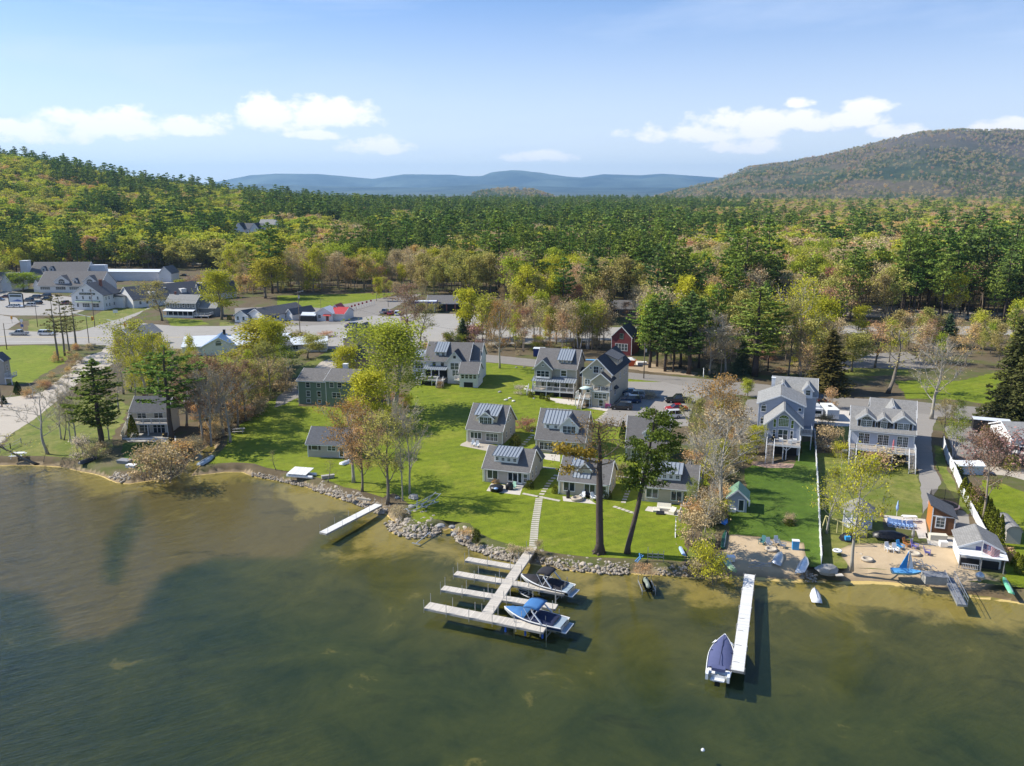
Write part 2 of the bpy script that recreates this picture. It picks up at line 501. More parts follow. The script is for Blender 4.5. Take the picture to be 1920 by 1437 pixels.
def soft_mask(X, Y, poly, w):
  ins = in_poly(X, Y, poly)
  d = np.full(X.shape, 1e9); n = len(poly)
  for i in range(n):
    ax, ay = poly[i]; bx, by = poly[(i + 1) % n]
    vx, vy = bx - ax, by - ay; L = vx * vx + vy * vy + 1e-9
    t = np.clip(((X - ax) * vx + (Y - ay) * vy) / L, 0, 1)
    d = np.minimum(d, np.hypot(X - ax - t * vx, Y - ay - t * vy))
  return sstep(np.where(ins, d, -d), -w, w)
def build_ground():
  ys = [40.0]
  while ys[-1] < 78: ys.append(ys[-1] + 2.0)
  while ys[-1] < 165: ys.append(ys[-1] + 0.55)
  while ys[-1] < 300: ys.append(ys[-1] + 3.0)
  while ys[-1] < 27000: ys.append(ys[-1] * 1.017 if ys[-1] > 700 else ys[-1] + 10)
  ys = np.array(ys)
  ts = np.concatenate([np.linspace(-1.5, -0.68, 30)[:-1], np.linspace(-0.68, 0.68, 520), np.linspace(0.68, 1.5, 30)[1:]])
  T, Y = np.meshgrid(ts, ys); X = T * np.maximum(Y, 90 + (Y - 90) * 0.9)
  X = T * Y
  H = terrain(X, Y)
  sd = np.full(X.shape, 99.0); near = Y < 175
  sd[near] = shore_dist(X[near], Y[near])
  beach = soft_mask(X, Y, gp([(1330, 1140), (1330, 1075), (1500, 1080), (1720, 1080), (1880, 1085), (1900, 1180), (1500, 1200)], 0), 4.0)
  wob = (vnoise(X, Y, 1.3, 21, 3) - 0.5) * 1.1
  k = np.where(sd > 0, sstep(sd + wob * .6, -0.2, 1.5 + beach * 7.5), 0)
  land = H * k
  dep = -np.minimum(np.maximum(-sd, 0) * 0.05, 1.1) - 0.10 * np.minimum(np.maximum(-sd, 0), 1.0)
  H2 = np.where(sd > 0, np.maximum(land, -0.05) + 0.02, dep)
  n, m = X.shape
  v = np.stack([X, Y, H2], -1).reshape(-1, 3)
  idx = np.arange(n * m).reshape(n, m)
  f = np.stack([idx[:-1, :-1], idx[:-1, 1:], idx[1:, 1:], idx[1:, :-1]], -1).reshape(-1, 4)
  me = bpy.data.meshes.new('ground')
  me.vertices.add(len(v)); me.vertices.foreach_set('co', v.ravel())
  me.loops.add(f.size); me.loops.foreach_set('vertex_index', f.ravel())
  me.polygons.add(len(f)); me.polygons.foreach_set('loop_start', np.arange(0, f.size, 4)); me.polygons.foreach_set('loop_total', np.full(len(f), 4))
  me.polygons.foreach_set('use_smooth', np.ones(len(f), bool))
  me.update(); me.validate()
  # kinds of ground: r = sandy, g = lake bed depth, b = shoal
  sandm = soft_mask(X, Y, gp(SAND_PX), 0.5)
  sandm = np.maximum(sandm, sstep(sd, -12, -0.5) * (sd < 0.4) * (0.75 + 0.25 * beach))
  bar = soft_mask(X, Y, gp(BAR_PX, 0), 2.5)
  ch = soft_mask(X, Y, gp(CHAN_PX, 0), 2.0)
  bar = bar * (1 - ch * .9) * (sd < 0.3)
  depth = np.where(sd < 0, sstep(-sd, 1.0, 42.0), 0)
  colr = np.stack([sandm, depth, bar, np.ones_like(bar)], -1).reshape(-1, 4)
  at = me.color_attributes.new('zone', 'FLOAT_COLOR', 'POINT'); at.data.foreach_set('color', colr.astype(np.float32).ravel())
  o = link('ground', me); tag(o, 'leaf strewn ground running from the lake bed under the woods to the hills', None, None, 'structure')
  t = NT('ground')
  P = t.pos()
  za = t.n('ShaderNodeAttribute', attribute_name='zone'); sp = t.n('ShaderNodeSeparateColor'); t.l(za.outputs[0], sp.inputs[0])
  sandv, depv, barv = sp.outputs[0], sp.outputs[1], sp.outputs[2]
  gz = t.n('ShaderNodeSeparateXYZ'); t.l(P, gz.inputs[0])
  n1 = t.noise(0.06, 6, 0.65, P); n2 = t.noise(0.9, 5, 0.7, P); n3 = t.noise(0.012, 7, 0.68, P)
  leaf = t.ramp(n1, [(0.3, (0.085, 0.066, 0.038)), (0.48, (0.15, 0.115, 0.07)), (0.58, (0.10, 0.12, 0.03)), (0.75, (0.21, 0.17, 0.11))])
  leaf = t.mix(t.math('MULTIPLY', n2, 0.5), leaf, (0.055, 0.045, 0.028))
  # far woods on the slopes: blocks of grey hardwood, olive and dark pine
  nA = t.noise(0.0022, 8, 0.62, P, 0.3); nB = t.ramp(t.noise(0.045, 5, 0.8, P), [(0.36, 0.0), (0.64, 1.0)])
  far = t.ramp(nA, [(0.38, (0.030, 0.055, 0.020)), (0.48, (0.090, 0.110, 0.034)), (0.52, (0.165, 0.130, 0.065)), (0.66, (0.165, 0.120, 0.085))])
  far = t.mix(t.math('MULTIPLY', nB, 0.75), far, (0.030, 0.036, 0.018))
  hup = t.math('MULTIPLY', t.math('SUBTRACT', gz.outputs[2], 150), 1 / 180.0, True)
  far = t.mix(t.math('MULTIPLY', hup, 0.7), far, t.mix(nB, (0.145, 0.105, 0.090), (0.085, 0.065, 0.058)))
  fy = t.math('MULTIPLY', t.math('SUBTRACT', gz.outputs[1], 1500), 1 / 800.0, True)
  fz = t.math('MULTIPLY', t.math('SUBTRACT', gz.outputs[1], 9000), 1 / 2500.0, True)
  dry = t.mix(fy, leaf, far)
  dry = t.mix(fz, dry, t.mix(t.ramp(t.noise(0.0009, 8, 0.65, P), [(0.40, 0.0), (0.60, 1.0)]), (0.004, 0.022, 0.045), (0.070, 0.105, 0.105)))  # far ridges: blue of distance and slope shading put into the colour
  sand = t.mix(t.noise(0.5, 6, 0.7, P), (0.36, 0.27, 0.165), (0.56, 0.44, 0.29))
  # lake bed
  wp = t.pos((1, 1, 1))
  w1 = t.ramp(t.noise(0.11, 8, 0.68, wp, 0.5), [(0.33, 0.0), (0.67, 1.0)]); w2 = t.noise(0.30, 8, 0.75, wp, 0.3)
  wet_s = t.mix(w2, (0.40, 0.29, 0.09), (0.66, 0.50, 0.21))
  mud = t.mix(w1, (0.095, 0.088, 0.022), (0.24, 0.20, 0.055))
  deep = t.mix(w1, (0.040, 0.056, 0.022), (0.112, 0.120, 0.036))
  shoal = t.mix(w2, (0.19, 0.135, 0.060), (0.31, 0.23, 0.11))
  sf = t.math('ADD', sandv, t.math('MULTIPLY', t.math('SUBTRACT', w1, 0.5), 0.9))
  sf = t.math('MULTIPLY', t.math('SUBTRACT', sf, 0.32), 2.4, True)
  bed = t.mix(t.math('MULTIPLY', depv, 1.5, True), mud, deep)  # green darkening of deeper water put into the bed colour, along with weed
  bf = t.math('MULTIPLY', t.math('ADD', barv, t.math('MULTIPLY', t.math('SUBTRACT', w2, 0.5), 1.6)), t.math('MULTIPLY', barv, 1.3), True)
  bed = t.mix(bf, bed, shoal)
  bed = t.mix(sf, bed, wet_s)
  weeds = t.math('MULTIPLY', t.math('SUBTRACT', t.noise(0.13, 6, 0.65, t.pos((0.8, 1.3, 1)), 0.5), 0.59), 7, True)
  bed = t.mix(t.math('MULTIPLY', weeds, 0.7), bed, (0.030, 0.033, 0.016))
  under = t.math('LESS_THAN', gz.outputs[2], 0.06)
  c = t.mix(t.math('MULTIPLY', sandv, 1.0, True), dry, sand)
  wetb = t.math('MULTIPLY', t.math('SUBTRACT', 0.45, gz.outputs[2]), 2.6, True)
  c = t.mix(t.math('MULTIPLY', wetb, 0.6), c, (0.13, 0.09, 0.045))
  c = t.mix(under, c, bed)
  hb = t.math('ADD', n2, t.math('MULTIPLY', t.math('MULTIPLY', nB, fy), 90.0))
  nr = t.bump(hb, 0.5, 0.12)
  me.materials.append(t.done(t.pbr(c, 0.95, 0, nr, 0.15)))
  return o
ground = build_ground()
# ------------------------------------------------------------------ lake
def build_water():
  mb = MB(); mb.add([(-700, -60, 0), (900, -60, 0), (900, 190, 0), (-700, 190, 0)], [(0, 1, 2, 3)])
  t = NT('lake_water')
  lw = t.n('ShaderNodeLayerWeight'); lw.inputs['Blend'].default_value = 0.5
  P = t.pos((1, 1, 1))
  a = t.noise(1.5, 4, 0.6, t.pos2(-24, (0.42, 2.3, 1)), 0.25)
  b = t.noise(0.36, 3, 0.5, t.pos2(-30, (0.6, 1.9, 1)), 0.4)
  calm = t.noise(0.018, 3, 0.5, P)
  h = t.math('ADD', t.math('MULTIPLY', a, 0.5), t.math('MULTIPLY', b, 0.8))
  bp = t.n('ShaderNodeBump'); bp.inputs['Distance'].default_value = 0.42
  sx = t.n('ShaderNodeSeparateXYZ'); t.l(t.pos(), sx.inputs[0])
  # open water to the left is rougher than the lee of the docks
  wind = t.math('MULTIPLY', t.math('SUBTRACT', 22.0, t.math('ADD', sx.outputs[0], t.math('MULTIPLY', sx.outputs[1], 0.55))), 1 / 70.0, True)
  t.l(t.math('ADD', 0.06, t.math('MULTIPLY', t.math('MULTIPLY', wind, calm), 2.2)), bp.inputs['Strength'])
  t.l(h, bp.inputs['Height'])
  fr = t.n('ShaderNodeFresnel'); fr.inputs['IOR'].default_value = 1.33; t.l(bp.outputs[0], fr.inputs['Normal'])
  gl = t.n('ShaderNodeBsdfGlossy'); gl.inputs['Roughness'].default_value = 0.05; t.l(bp.outputs[0], gl.inputs['Normal'])
  gl.inputs['Color'].default_value = (0.95, 0.97, 1, 1)
  tr = t.n('ShaderNodeBsdfTransparent'); tr.inputs[0].default_value = (0.90, 0.92, 0.72, 1)
  tu = t.n('ShaderNodeBsdfDiffuse'); tu.inputs[0].default_value = (0.020, 0.041, 0.036, 1)
  m1 = t.n('ShaderNodeMixShader'); m1.inputs[0].default_value = 0.24
  t.l(tr.outputs[0], m1.inputs[1]); t.l(tu.outputs[0], m1.inputs[2])
  m2 = t.n('ShaderNodeMixShader'); t.l(t.math('MULTIPLY', fr.outputs[0], t.math('ADD', 0.50, t.math('MULTIPLY', wind, 0.85)), True), m2.inputs[0]); t.l(m1.outputs[0], m2.inputs[1]); t.l(gl.outputs[0], m2.inputs[2])
  o = mb.build('water', t.done(m2.outputs[0]))
  tag(o, 'clear shallow lake with fine ripples over a sandy and weedy bed', None, None, 'structure')
build_water()
# ------------------------------------------------------------------ lawns, roads, paths: flat sheets, each a little above the one below
SHEET_MARGIN = 2.3
def sheet(name, pts_px, z, m, label, edge=0.35, seed=1, kind='structure', step=1.2, world=False):
  P = [Vector((a, b)) for a, b in (pts_px if world else gp(pts_px))]; z += seed * .0003
  rr = random.Random(seed); out = []
  for i, a in enumerate(P):
    b = P[(i + 1) % len(P)]; d = b - a; n = max(1, int(d.length / step)); nr = Vector((-d.y, d.x)).normalized() if d.length > 1e-6 else Vector((0, 0))
    for k in range(n):
      q = a + d * (k / n)
      if edge: q = q + nr * rr.uniform(-edge, edge)
      out.append((q.x, q.y, z))
  if out and min(o[1] for o in out) < 170 and not world:
    A = np.array([(o[0], o[1]) for o in out])
    for it in range(14):
      d0 = shore_dist(A[:, 0], A[:, 1]); gx = shore_dist(A[:, 0] + .3, A[:, 1]) - d0; gy = shore_dist(A[:, 0], A[:, 1] + .3) - d0
      nn = np.hypot(gx, gy) + 1e-6; mv = np.clip(SHEET_MARGIN - d0, 0, 1.5)
      A[:, 0] += gx / nn * mv; A[:, 1] += gy / nn * mv
    out = [(float(a), float(b), z) for a, b in A]
  from mathutils.geometry import tessellate_polygon
  fs = tessellate_polygon([[Vector(p) for p in out]])
  me = bpy.data.meshes.new(name); me.from_pydata(out, [], [tuple(f) for f in fs])
  me.materials.append(m)
  if me.polygons and sum(p.normal.z for p in me.polygons) < 0: me.flip_normals()
  o = link(name, me)
  return tag(o, label, None, None, kind)
def lawnmat(name, g1, g2, yel, mow=None, ymix=0.5):
  t = NT(name); P = t.pos()
  a = t.noise(0.10, 6, 0.7, P); b = t.noise(0.8, 6, 0.75, P); c3 = t.noise(7.0, 3, 0.7, P); y = t.noise(0.16, 5, 0.65, t.pos((1, 1, 1)), 0.6)
  c = t.mix(t.ramp(a, [(0.3, 0.0), (0.7, 1.0)]), g1, g2)
  yf = t.math('MULTIPLY', t.math('SUBTRACT', y, 0.58 - ymix * 0.2), 4.5, True)
  c = t.mix(t.math('MULTIPLY', yf, 0.75), c, yel)
  c = t.mix(t.ramp(b, [(0.35, 0.6), (0.62, 0.0)]), c, var(g1, 0.5))
  c = t.mix(t.math('MULTIPLY', t.ramp(c3, [(0.42, 0), (0.66, 1)]), 0.42), c, var(g2, 1.5))
  if mow:
    sp = t.n('ShaderNodeSeparateXYZ'); t.l(t.pos(None, (0, 0, R(mow))), sp.inputs[0])
    st = t.math('GREATER_THAN', t.math('FRACT', t.math('MULTIPLY', t.math('ADD', sp.outputs[0], t.math('MULTIPLY', a, 0.5)), 1 / 2.6)), 0.5)
    c = t.mix(t.math('MULTIPLY', st, 0.09), c, var(g2, 1.6))
  return t.done(t.pbr(c, 0.85, 0, t.bump(t.math('ADD', c3, t.math('MULTIPLY', b, 2)), 0.6, 0.06), 0.2))
LAWN = lawnmat('lawn_grass', (0.092, 0.132, 0.006), (0.172, 0.212, 0.010), (0.27, 0.25, 0.040), mow=62, ymix=0.35)
LAWN2 = lawnmat('rough_grass', (0.085, 0.125, 0.013), (0.140, 0.170, 0.025), (0.26, 0.225, 0.075), ymix=1.0)
LAWN3 = lawnmat('shaded_grass', (0.055, 0.105, 0.010), (0.082, 0.138, 0.014), (0.15, 0.18, 0.03), ymix=0.3)  # darker copy of the lawn grass, shade put into its colour
def roadmat(name, col, crack=0.4, scale=0.25):
  t = NT(name); P = t.pos()
  n = t.noise(scale, 6, 0.65, P); n2 = t.noise(6, 3, 0.7, P)
  st = t.noise(0.5, 4, 0.6, t.pos((0.15, 2, 1)))
  c = t.mix(n, var(col, 0.82), var(col, 1.15)); c = t.mix(t.math('MULTIPLY', n2, 0.3), c, var(col, 0.7))
  c = t.mix(t.math('MULTIPLY', st, 0.25), c, var(col, 1.2))
  vo = t.n('ShaderNodeTexVoronoi', feature='DISTANCE_TO_EDGE'); vo.inputs['Scale'].default_value = 0.16
  t.l(P, vo.inputs[0])
  cr = t.math('LESS_THAN', vo.outputs[0], 0.006)
  c = t.mix(t.math('MULTIPLY', cr, crack), c, var(col, 0.4))
  return t.done(t.pbr(c, 0.9, 0, t.bump(n2, 0.3, 0.02), 0.25))
ASPH = roadmat('old_asphalt', (0.315, 0.298, 0.268))
ASPH2 = roadmat('grey_asphalt', (0.225, 0.208, 0.185))
ASPH3 = roadmat('drive_asphalt', (0.265, 0.246, 0.22))
GRAV = roadmat('pale_gravel', (0.42, 0.375, 0.31), 0, 0.6)
DIRT = roadmat('bare_dirt', (0.33, 0.255, 0.17), 0, 0.4)
CONC = roadmat('pale_concrete', (0.52, 0.48, 0.42), 0.1, 0.8)
BRICKP = roadmat('brick_pavers', (0.40, 0.27, 0.20), 0, 0.9)
Z0 = 1.024
def lawn(pts, label, m=None, seed=1, edge=0.4, z=Z0): return sheet('lawn', pts, z, m or LAWN, label, edge, seed)
lawn([(-60, 866), (-60, 850), (5, 838), (40, 800), (80, 770), (126, 745), (175, 742), (215, 748), (240, 762), (232, 790), (214, 812), (208, 838), (180, 862), (140, 872), (100, 868), (50, 868), (0, 867)],
  'rough green lawn under bare trees beside the gravel lane', LAWN2, 3)
lawn([(-60, 716), (-60, 652), (0, 650), (60, 647), (120, 650), (134, 665), (120, 682), (85, 700), (60, 718), (20, 722)], 'bright lawn between the main road and the gravel lane', LAWN, 4)
lawn([(-30, 790), (-20, 755), (20, 750), (30, 762), (0, 785)], 'small lawn wedge at the bend of the gravel lane', LAWN2, 5)
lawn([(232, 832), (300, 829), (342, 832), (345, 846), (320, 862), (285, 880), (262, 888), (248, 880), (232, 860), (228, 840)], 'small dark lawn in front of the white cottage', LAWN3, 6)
lawn([(363, 887), (380, 868), (400, 846), (425, 822), (455, 792), (480, 770), (505, 752), (530, 738), (556, 745), (562, 762), (640, 765), (700, 765), (705, 800), (668, 820), (712, 850), (728, 890), (735, 925), (700, 940),
   (650, 925), (620, 916), (590, 905), (560, 899), (520, 893), (480, 884), (440, 876), (410, 878), (380, 884)], 'wide sunny lawn striped by tree shadows below the green house', LAWN, 7)
lawn([(700, 850), (740, 770), (775, 728), (800, 705), (880, 700), (900, 680), (940, 682), (1010, 690), (1020, 730), (1090, 765), (1160, 765), (1160, 795), (1180, 800), (1190, 850), (1330, 870), (1325, 960), (1300, 980), (1288, 1010), (1285, 1045),
   (1270, 1066), (1180, 1065), (1100, 1060), (1040, 1048), (1010, 1040), (985, 1043), (950, 1035), (905, 1018), (880, 1005), (862, 988), (830, 984), (800, 985), (775, 985), (770, 960), (770, 945), (740, 925), (710, 900)],
  'large bright lawn with mowing stripes around the six beige cottages', LAWN, 8, 0.35)
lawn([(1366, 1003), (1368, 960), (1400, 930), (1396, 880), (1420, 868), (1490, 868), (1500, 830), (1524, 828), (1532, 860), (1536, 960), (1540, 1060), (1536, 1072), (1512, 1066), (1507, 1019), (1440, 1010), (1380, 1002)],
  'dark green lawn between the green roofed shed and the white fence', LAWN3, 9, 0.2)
lawn([(1532, 850), (1590, 850), (1590, 800), (1640, 860), (1712, 862), (1722, 900), (1732, 930), (1728, 975), (1652, 968), (1660, 1000), (1720, 1008), (1730, 1020), (1650, 1018), (1592, 1020), (1572, 1030), (1590, 1060), (1592, 1085), (1570, 1086), (1543, 1072), (1540, 1000), (1535, 920)],
  'lawn around the gazebo and under the budding tree', LAWN2, 10, 0.25)
lawn([(1840, 900), (1870, 905), (1940, 930), (2100, 960), (2200, 1100), (1990, 1130), (1930, 1118), (1880, 1095), (1885, 1060), (1870, 1030), (1850, 980), (1838, 940)], 'striped lawn past the hedge and the grey arched shed', LAWN, 11)
lawn([(1600, 1082), (1640, 1080), (1680, 1096), (1640, 1091), (1600, 1090)], 'strip of grass at the edge of the sandy beach', LAWN2, 12, 0.2)
lawn([(1790, 1096), (1850, 1088), (1900, 1095), (1930, 1115), (1880, 1112), (1800, 1108)], 'weedy grass at the water below the boathouse', LAWN2, 13, 0.25)
lawn([(1170, 707), (1225, 713), (1243, 718), (1232, 722), (1168, 716)], 'small green island of grass by the parking entrance', LAWN, 14, 0.15)
lawn([(520, 555), (640, 552), (760, 548), (750, 565), (690, 578), (640, 583), (600, 581), (520, 577)], 'bright meadow behind the roadside snack bar', LAWN, 15)
lawn([(300, 505), (395, 502), (400, 520), (300, 522)], 'grass patch behind the inn parking lot', LAWN, 16)
lawn([(130, 594), (175, 592), (200, 580), (265, 574), (300, 572), (275, 582), (225, 598), (190, 615), (120, 622), (52, 622), (55, 600)], 'verge of grass around the traffic lights', LAWN2, 17)
lawn([(312, 597), (375, 600), (392, 608), (360, 612), (320, 612)], 'small front lawn of the grey porch house', LAWN, 18)
lawn([(412, 604), (450, 604), (445, 612), (412, 613)], 'grass strip before the long white shop', LAWN2, 19, .2)
lawn([(545, 606), (620, 602), (640, 606), (600, 612), (545, 612)], 'grass strip in front of the snack bar', LAWN2, 20, .2)
lawn([(560, 690), (620, 655), (650, 655), (640, 690), (570, 705), (545, 710)], 'grass bank between the sheds', LAWN2, 21)
lawn([(330, 668), (430, 662), (470, 700), (420, 722), (340, 710)], 'lawn behind the white motel', LAWN, 22)
lawn([(1560, 700), (1600, 690), (1700, 692), (1705, 704), (1600, 706)], 'grass under the budding trees across the lane', LAWN2, 23)
lawn([(1680, 716), (1730, 712), (1800, 715), (1860, 700), (1900, 690), (1980, 700), (2000, 780), (1900, 768), (1800, 750), (1700, 748)], 'shaded park lawn behind the lakeside lane', LAWN, 24)
lawn([(1752, 835), (1766, 838), (1772, 870), (1800, 928), (1820, 960), (1812, 965), (1785, 930), (1768, 900), (1756, 875)], 'dry yellow grass strip along the tall white fence', LAWN2, 30, .2)
lawn([(1560, 800), (1590, 798), (1590, 845), (1560, 840)], 'narrow side lawn of the triple dormer house', LAWN2, 25, .2)
lawn([(1325, 985), (1345, 985), (1335, 1040), (1300, 1060), (1285, 1050)], 'dry grass by the water at the hedge', LAWN2, 26)
lawn([(-60, 640), (-60, 632), (50, 634), (120, 638), (60, 640)], 'narrow verge along the main road', LAWN2, 27)
# roads
def road(pts, z, m, label, name='road', seed=1, edge=0.12): return sheet(name, pts, z, m, label, edge, seed)
road([(-300, 648), (-300, 612), (0, 618), (60, 622), (120, 624), (185, 618), (215, 612), (262, 606), (330, 612), (410, 612), (470, 610), (560, 612), (640, 608), (660, 600), (700, 592), (760, 596), (840, 605), (900, 612), (1100, 615),
   (1300, 612), (1575, 611), (1920, 613), (2500, 618), (2500, 632), (1920, 629), (1700, 627), (1575, 626), (1300, 630), (1100, 640), (900, 648), (760, 652), (640, 655), (560, 655), (420, 650), (340, 655), (250, 650), (200, 648), (120, 645), (0, 647)],
  1.040, ASPH, 'wide pale main road running past the village', seed=2)
road([(120, 630), (215, 612), (260, 590), (300, 560), (330, 545), (400, 548), (420, 540), (300, 515), (280, 520), (330, 535), (290, 575), (225, 598)], 1.036, ASPH, 'side road climbing away past the inn', seed=3)
road([(-300, 560), (0, 545), (120, 556), (180, 562), (180, 575), (130, 592), (60, 592), (20, 592), (0, 590), (-300, 600)], 1.036, ASPH, 'grey parking lot in front of the inn', 'parking_lot', 4)
road([(-100, 590), (0, 591), (30, 596), (37, 604), (15, 618), (-100, 618)], 1.044, ASPH, 'curved slip road from the parking lot', seed=5)
road([(286, 518), (400, 520), (420, 535), (400, 550), (330, 545)], 1.032, ASPH, 'rear parking lot behind the inn', 'parking_lot', 6)
road([(200, 648), (262, 655), (225, 675), (200, 690), (160, 705), (140, 725), (110, 750), (60, 790), (20, 815), (0, 835), (-80, 880), (-150, 850), (-40, 775), (0, 747), (50, 742), (80, 735), (125, 700), (150, 672), (190, 660)],
  1.036, GRAV, 'pale gravel lane winding down to the lake', seed=7)
road([(640, 612), (700, 598), (780, 588), (900, 590), (960, 596), (905, 612), (860, 640), (760, 650), (640, 652)], 1.044, ASPH, 'pale forecourt of the roadside filling station', 'forecourt', 8)
road([(440, 578), (560, 575), (600, 578), (760, 552), (790, 552), (700, 596), (640, 610), (560, 612), (440, 610)], 1.032, ASPH2, 'asphalt yard around the snack bar', 'parking_lot', 9)
road([(860, 660), (900, 664), (1000, 674), (1100, 690), (1200, 701), (1260, 706), (1330, 712), (1440, 722), (1560, 745), (1700, 752), (1920, 772), (2300, 800), (2300, 830), (1920, 798), (1720, 778), (1590, 775), (1440, 748), (1340, 735), (1245, 717), (1190, 712),
   (1080, 700), (1000, 688), (900, 678), (850, 673)], 1.036, ASPH2, 'narrow lakeside lane passing behind the houses', seed=10)
road([(1167, 716), (1245, 717), (1340, 735), (1300, 755), (1290, 800), (1175, 800), (1140, 800), (1120, 790), (1140, 768), (1170, 740)], 1.040, ASPH3, 'grey parking area beside the beige townhouse', 'parking_lot', 11)
road([(1500, 762), (1570, 770), (1600, 772), (1595, 800), (1560, 800), (1500, 790)], 1.040, CONC, 'pale driveway between the blue houses', 'driveway', 12)
road([(1715, 775), (1760, 780), (1750, 800), (1745, 830), (1752, 880), (1765, 905), (1740, 950), (1730, 965), (1728, 930), (1722, 880), (1712, 860), (1700, 820)], 1.036, ASPH3, 'driveway down the right side of the triple dormer house', 'driveway', 13)
road([(1770, 800), (1890, 800), (1900, 850), (1850, 880), (1790, 860)], 1.036, ASPH2, 'gravel yard beside the black trailer', 'driveway', 14)
road([(1180, 672), (1250, 690), (1310, 700), (1300, 706), (1170, 692)], 1.030, DIRT, 'bare building plot around the red house', 'dirt', 15, .5)
road([(580, 700), (600, 680), (640, 665), (665, 690), (640, 700)], 1.034, GRAV, 'gravel drive by the brown sheds', 'driveway', 16)
road([(520, 745), (540, 730), (556, 722), (560, 745), (530, 760), (515, 765)], 1.034, ASPH2, 'gravel ramp beside the green house', 'driveway', 17)
road([(1400, 750), (1440, 748), (1440, 790), (1400, 800), (1395, 770)], 1.034, ASPH2, 'grey drive left of the blue gabled house', 'driveway', 18)
road([(1600, 665), (1700, 660), (1760, 690), (1700, 693), (1600, 690), (1570, 700), (1530, 730), (1560, 745), (1500, 735), (1560, 690)], 1.034, ASPH2, 'shaded side lane under the budding trees', seed=19)
road([(1690, 613), (1740, 640), (1735, 650), (1700, 640), (1640, 628)], 1.046, ASPH, 'side turning off the main road', seed=20)
road([(1790, 600), (1920, 590), (1700, 575), (1480, 570), (1480, 590)], 1.028, GRAV, 'pale clearing among the pine trunks', 'dirt', 21)
road([(1920, 900), (1870, 890), (1800, 880), (1800, 872), (1920, 880), (2000, 900)], 1.034, GRAV, 'gravel strip behind the arched shed', 'path', 22, .3)
# painted lines on the main road
WHT = M('road_paint', (0.62, 0.60, 0.55), 0.8); YEL = M('yellow_paint', (0.55, 0.40, 0.10), 0.8)
def stripe(pts, w, z, m, label):
  mb = MB(); P = [Vector((x, y, z)) for x, y in gp(pts)]
  for a, b in zip(P[:-1], P[1:]):
    d = (b - a); nr = Vector((-d.y, d.x, 0)).normalized() * w / 2
    mb.poly([a - nr, b - nr, b + nr, a + nr])
  tag(mb.build('road_marking', m), label, None, None, 'structure')
stripe([(-200, 633), (0, 632), (200, 634), (420, 632), (640, 631)], 0.4, 1.052, YEL, 'faded yellow centre line of the main road')
stripe([(1575, 618.5), (1750, 619), (1900, 620)], 0.3, 1.052, YEL, 'faded centre line on the far stretch of road')
stripe([(-200, 641), (0, 640.5), (110, 641)], 0.25, 1.052, WHT, 'white edge line of the main road')
# ------------------------------------------------------------------ trees
def barkmat(name, c1, c2):
  t = NT(name); v = t.obj((1, 1, 0.3))
  n = t.noise(6, 5, 0.7, v)
  MC[name] = t.done(t.pbr(t.mix(n, c1, c2), 0.95, 0, t.bump(n, 0.6, 0.05), 0.1)); return MC[name]
BARK = barkmat('grey_bark', (0.10, 0.085, 0.065), (0.26, 0.23, 0.19))
BARKD = barkmat('dark_bark', (0.045, 0.036, 0.030), (0.125, 0.10, 0.085))
BARKP = barkmat('pale_bark', (0.27, 0.25, 0.21), (0.46, 0.43, 0.37))
BARKB = barkmat('birch_bark', (0.32, 0.30, 0.27), (0.70, 0.68, 0.64))
TWIG = barkmat('budding_twigs', (0.22, 0.18, 0.14), (0.36, 0.30, 0.235))
L_YG = leafmat('yellow_green_leaves', [(0.441, 0.452, 0.053), (0.563, 0.545, 0.060), (0.413, 0.477, 0.069)])
L_GR = leafmat('fresh_green_leaves', [(0.307, 0.408, 0.058), (0.426, 0.491, 0.073), (0.544, 0.552, 0.092), (0.346, 0.358, 0.078)])
L_OL = leafmat('olive_buds', [(0.373, 0.384, 0.119), (0.483, 0.462, 0.145), (0.408, 0.334, 0.162)])
L_RU = leafmat('rust_buds', [(0.374, 0.235, 0.140), (0.351, 0.308, 0.170), (0.414, 0.186, 0.149)])
L_TN = leafmat('tan_buds', [(0.710, 0.462, 0.250), (0.568, 0.384, 0.250), (0.757, 0.540, 0.235), (0.609, 0.347, 0.250)])
L_GY = leafmat('grey_bud_haze', [(0.479, 0.409, 0.263), (0.590, 0.481, 0.286), (0.506, 0.380, 0.228)], 0.2, 0.7)
L_PN = leafmat('pine_needles', [(0.119, 0.212, 0.051), (0.173, 0.266, 0.057), (0.251, 0.319, 0.068), (0.106, 0.174, 0.063)], 0.2, 0.5)
L_PB = leafmat('lakeside_needles', [(0.136, 0.196, 0.041), (0.162, 0.218, 0.047)], 0.25, 0.45)
L_SP = leafmat('spruce_needles', [(0.094, 0.159, 0.070), (0.130, 0.187, 0.094)], 0.15, 0.5)
L_AR = leafmat('arborvitae', [(0.208, 0.221, 0.029), (0.150, 0.176, 0.029)], 0.2, 0.55)
L_WH = leafmat('white_blossom', [(0.62, 0.55, 0.50), (0.66, 0.60, 0.58)], 0.3, 0.75)
L_PK = leafmat('pink_blossom', [(0.42, 0.24, 0.24), (0.46, 0.30, 0.28)], 0.3, 0.65)
L_YP = leafmat('yellowing_needles', [(0.42, 0.29, 0.055), (0.36, 0.28, 0.05)], 0.3, 0.5)
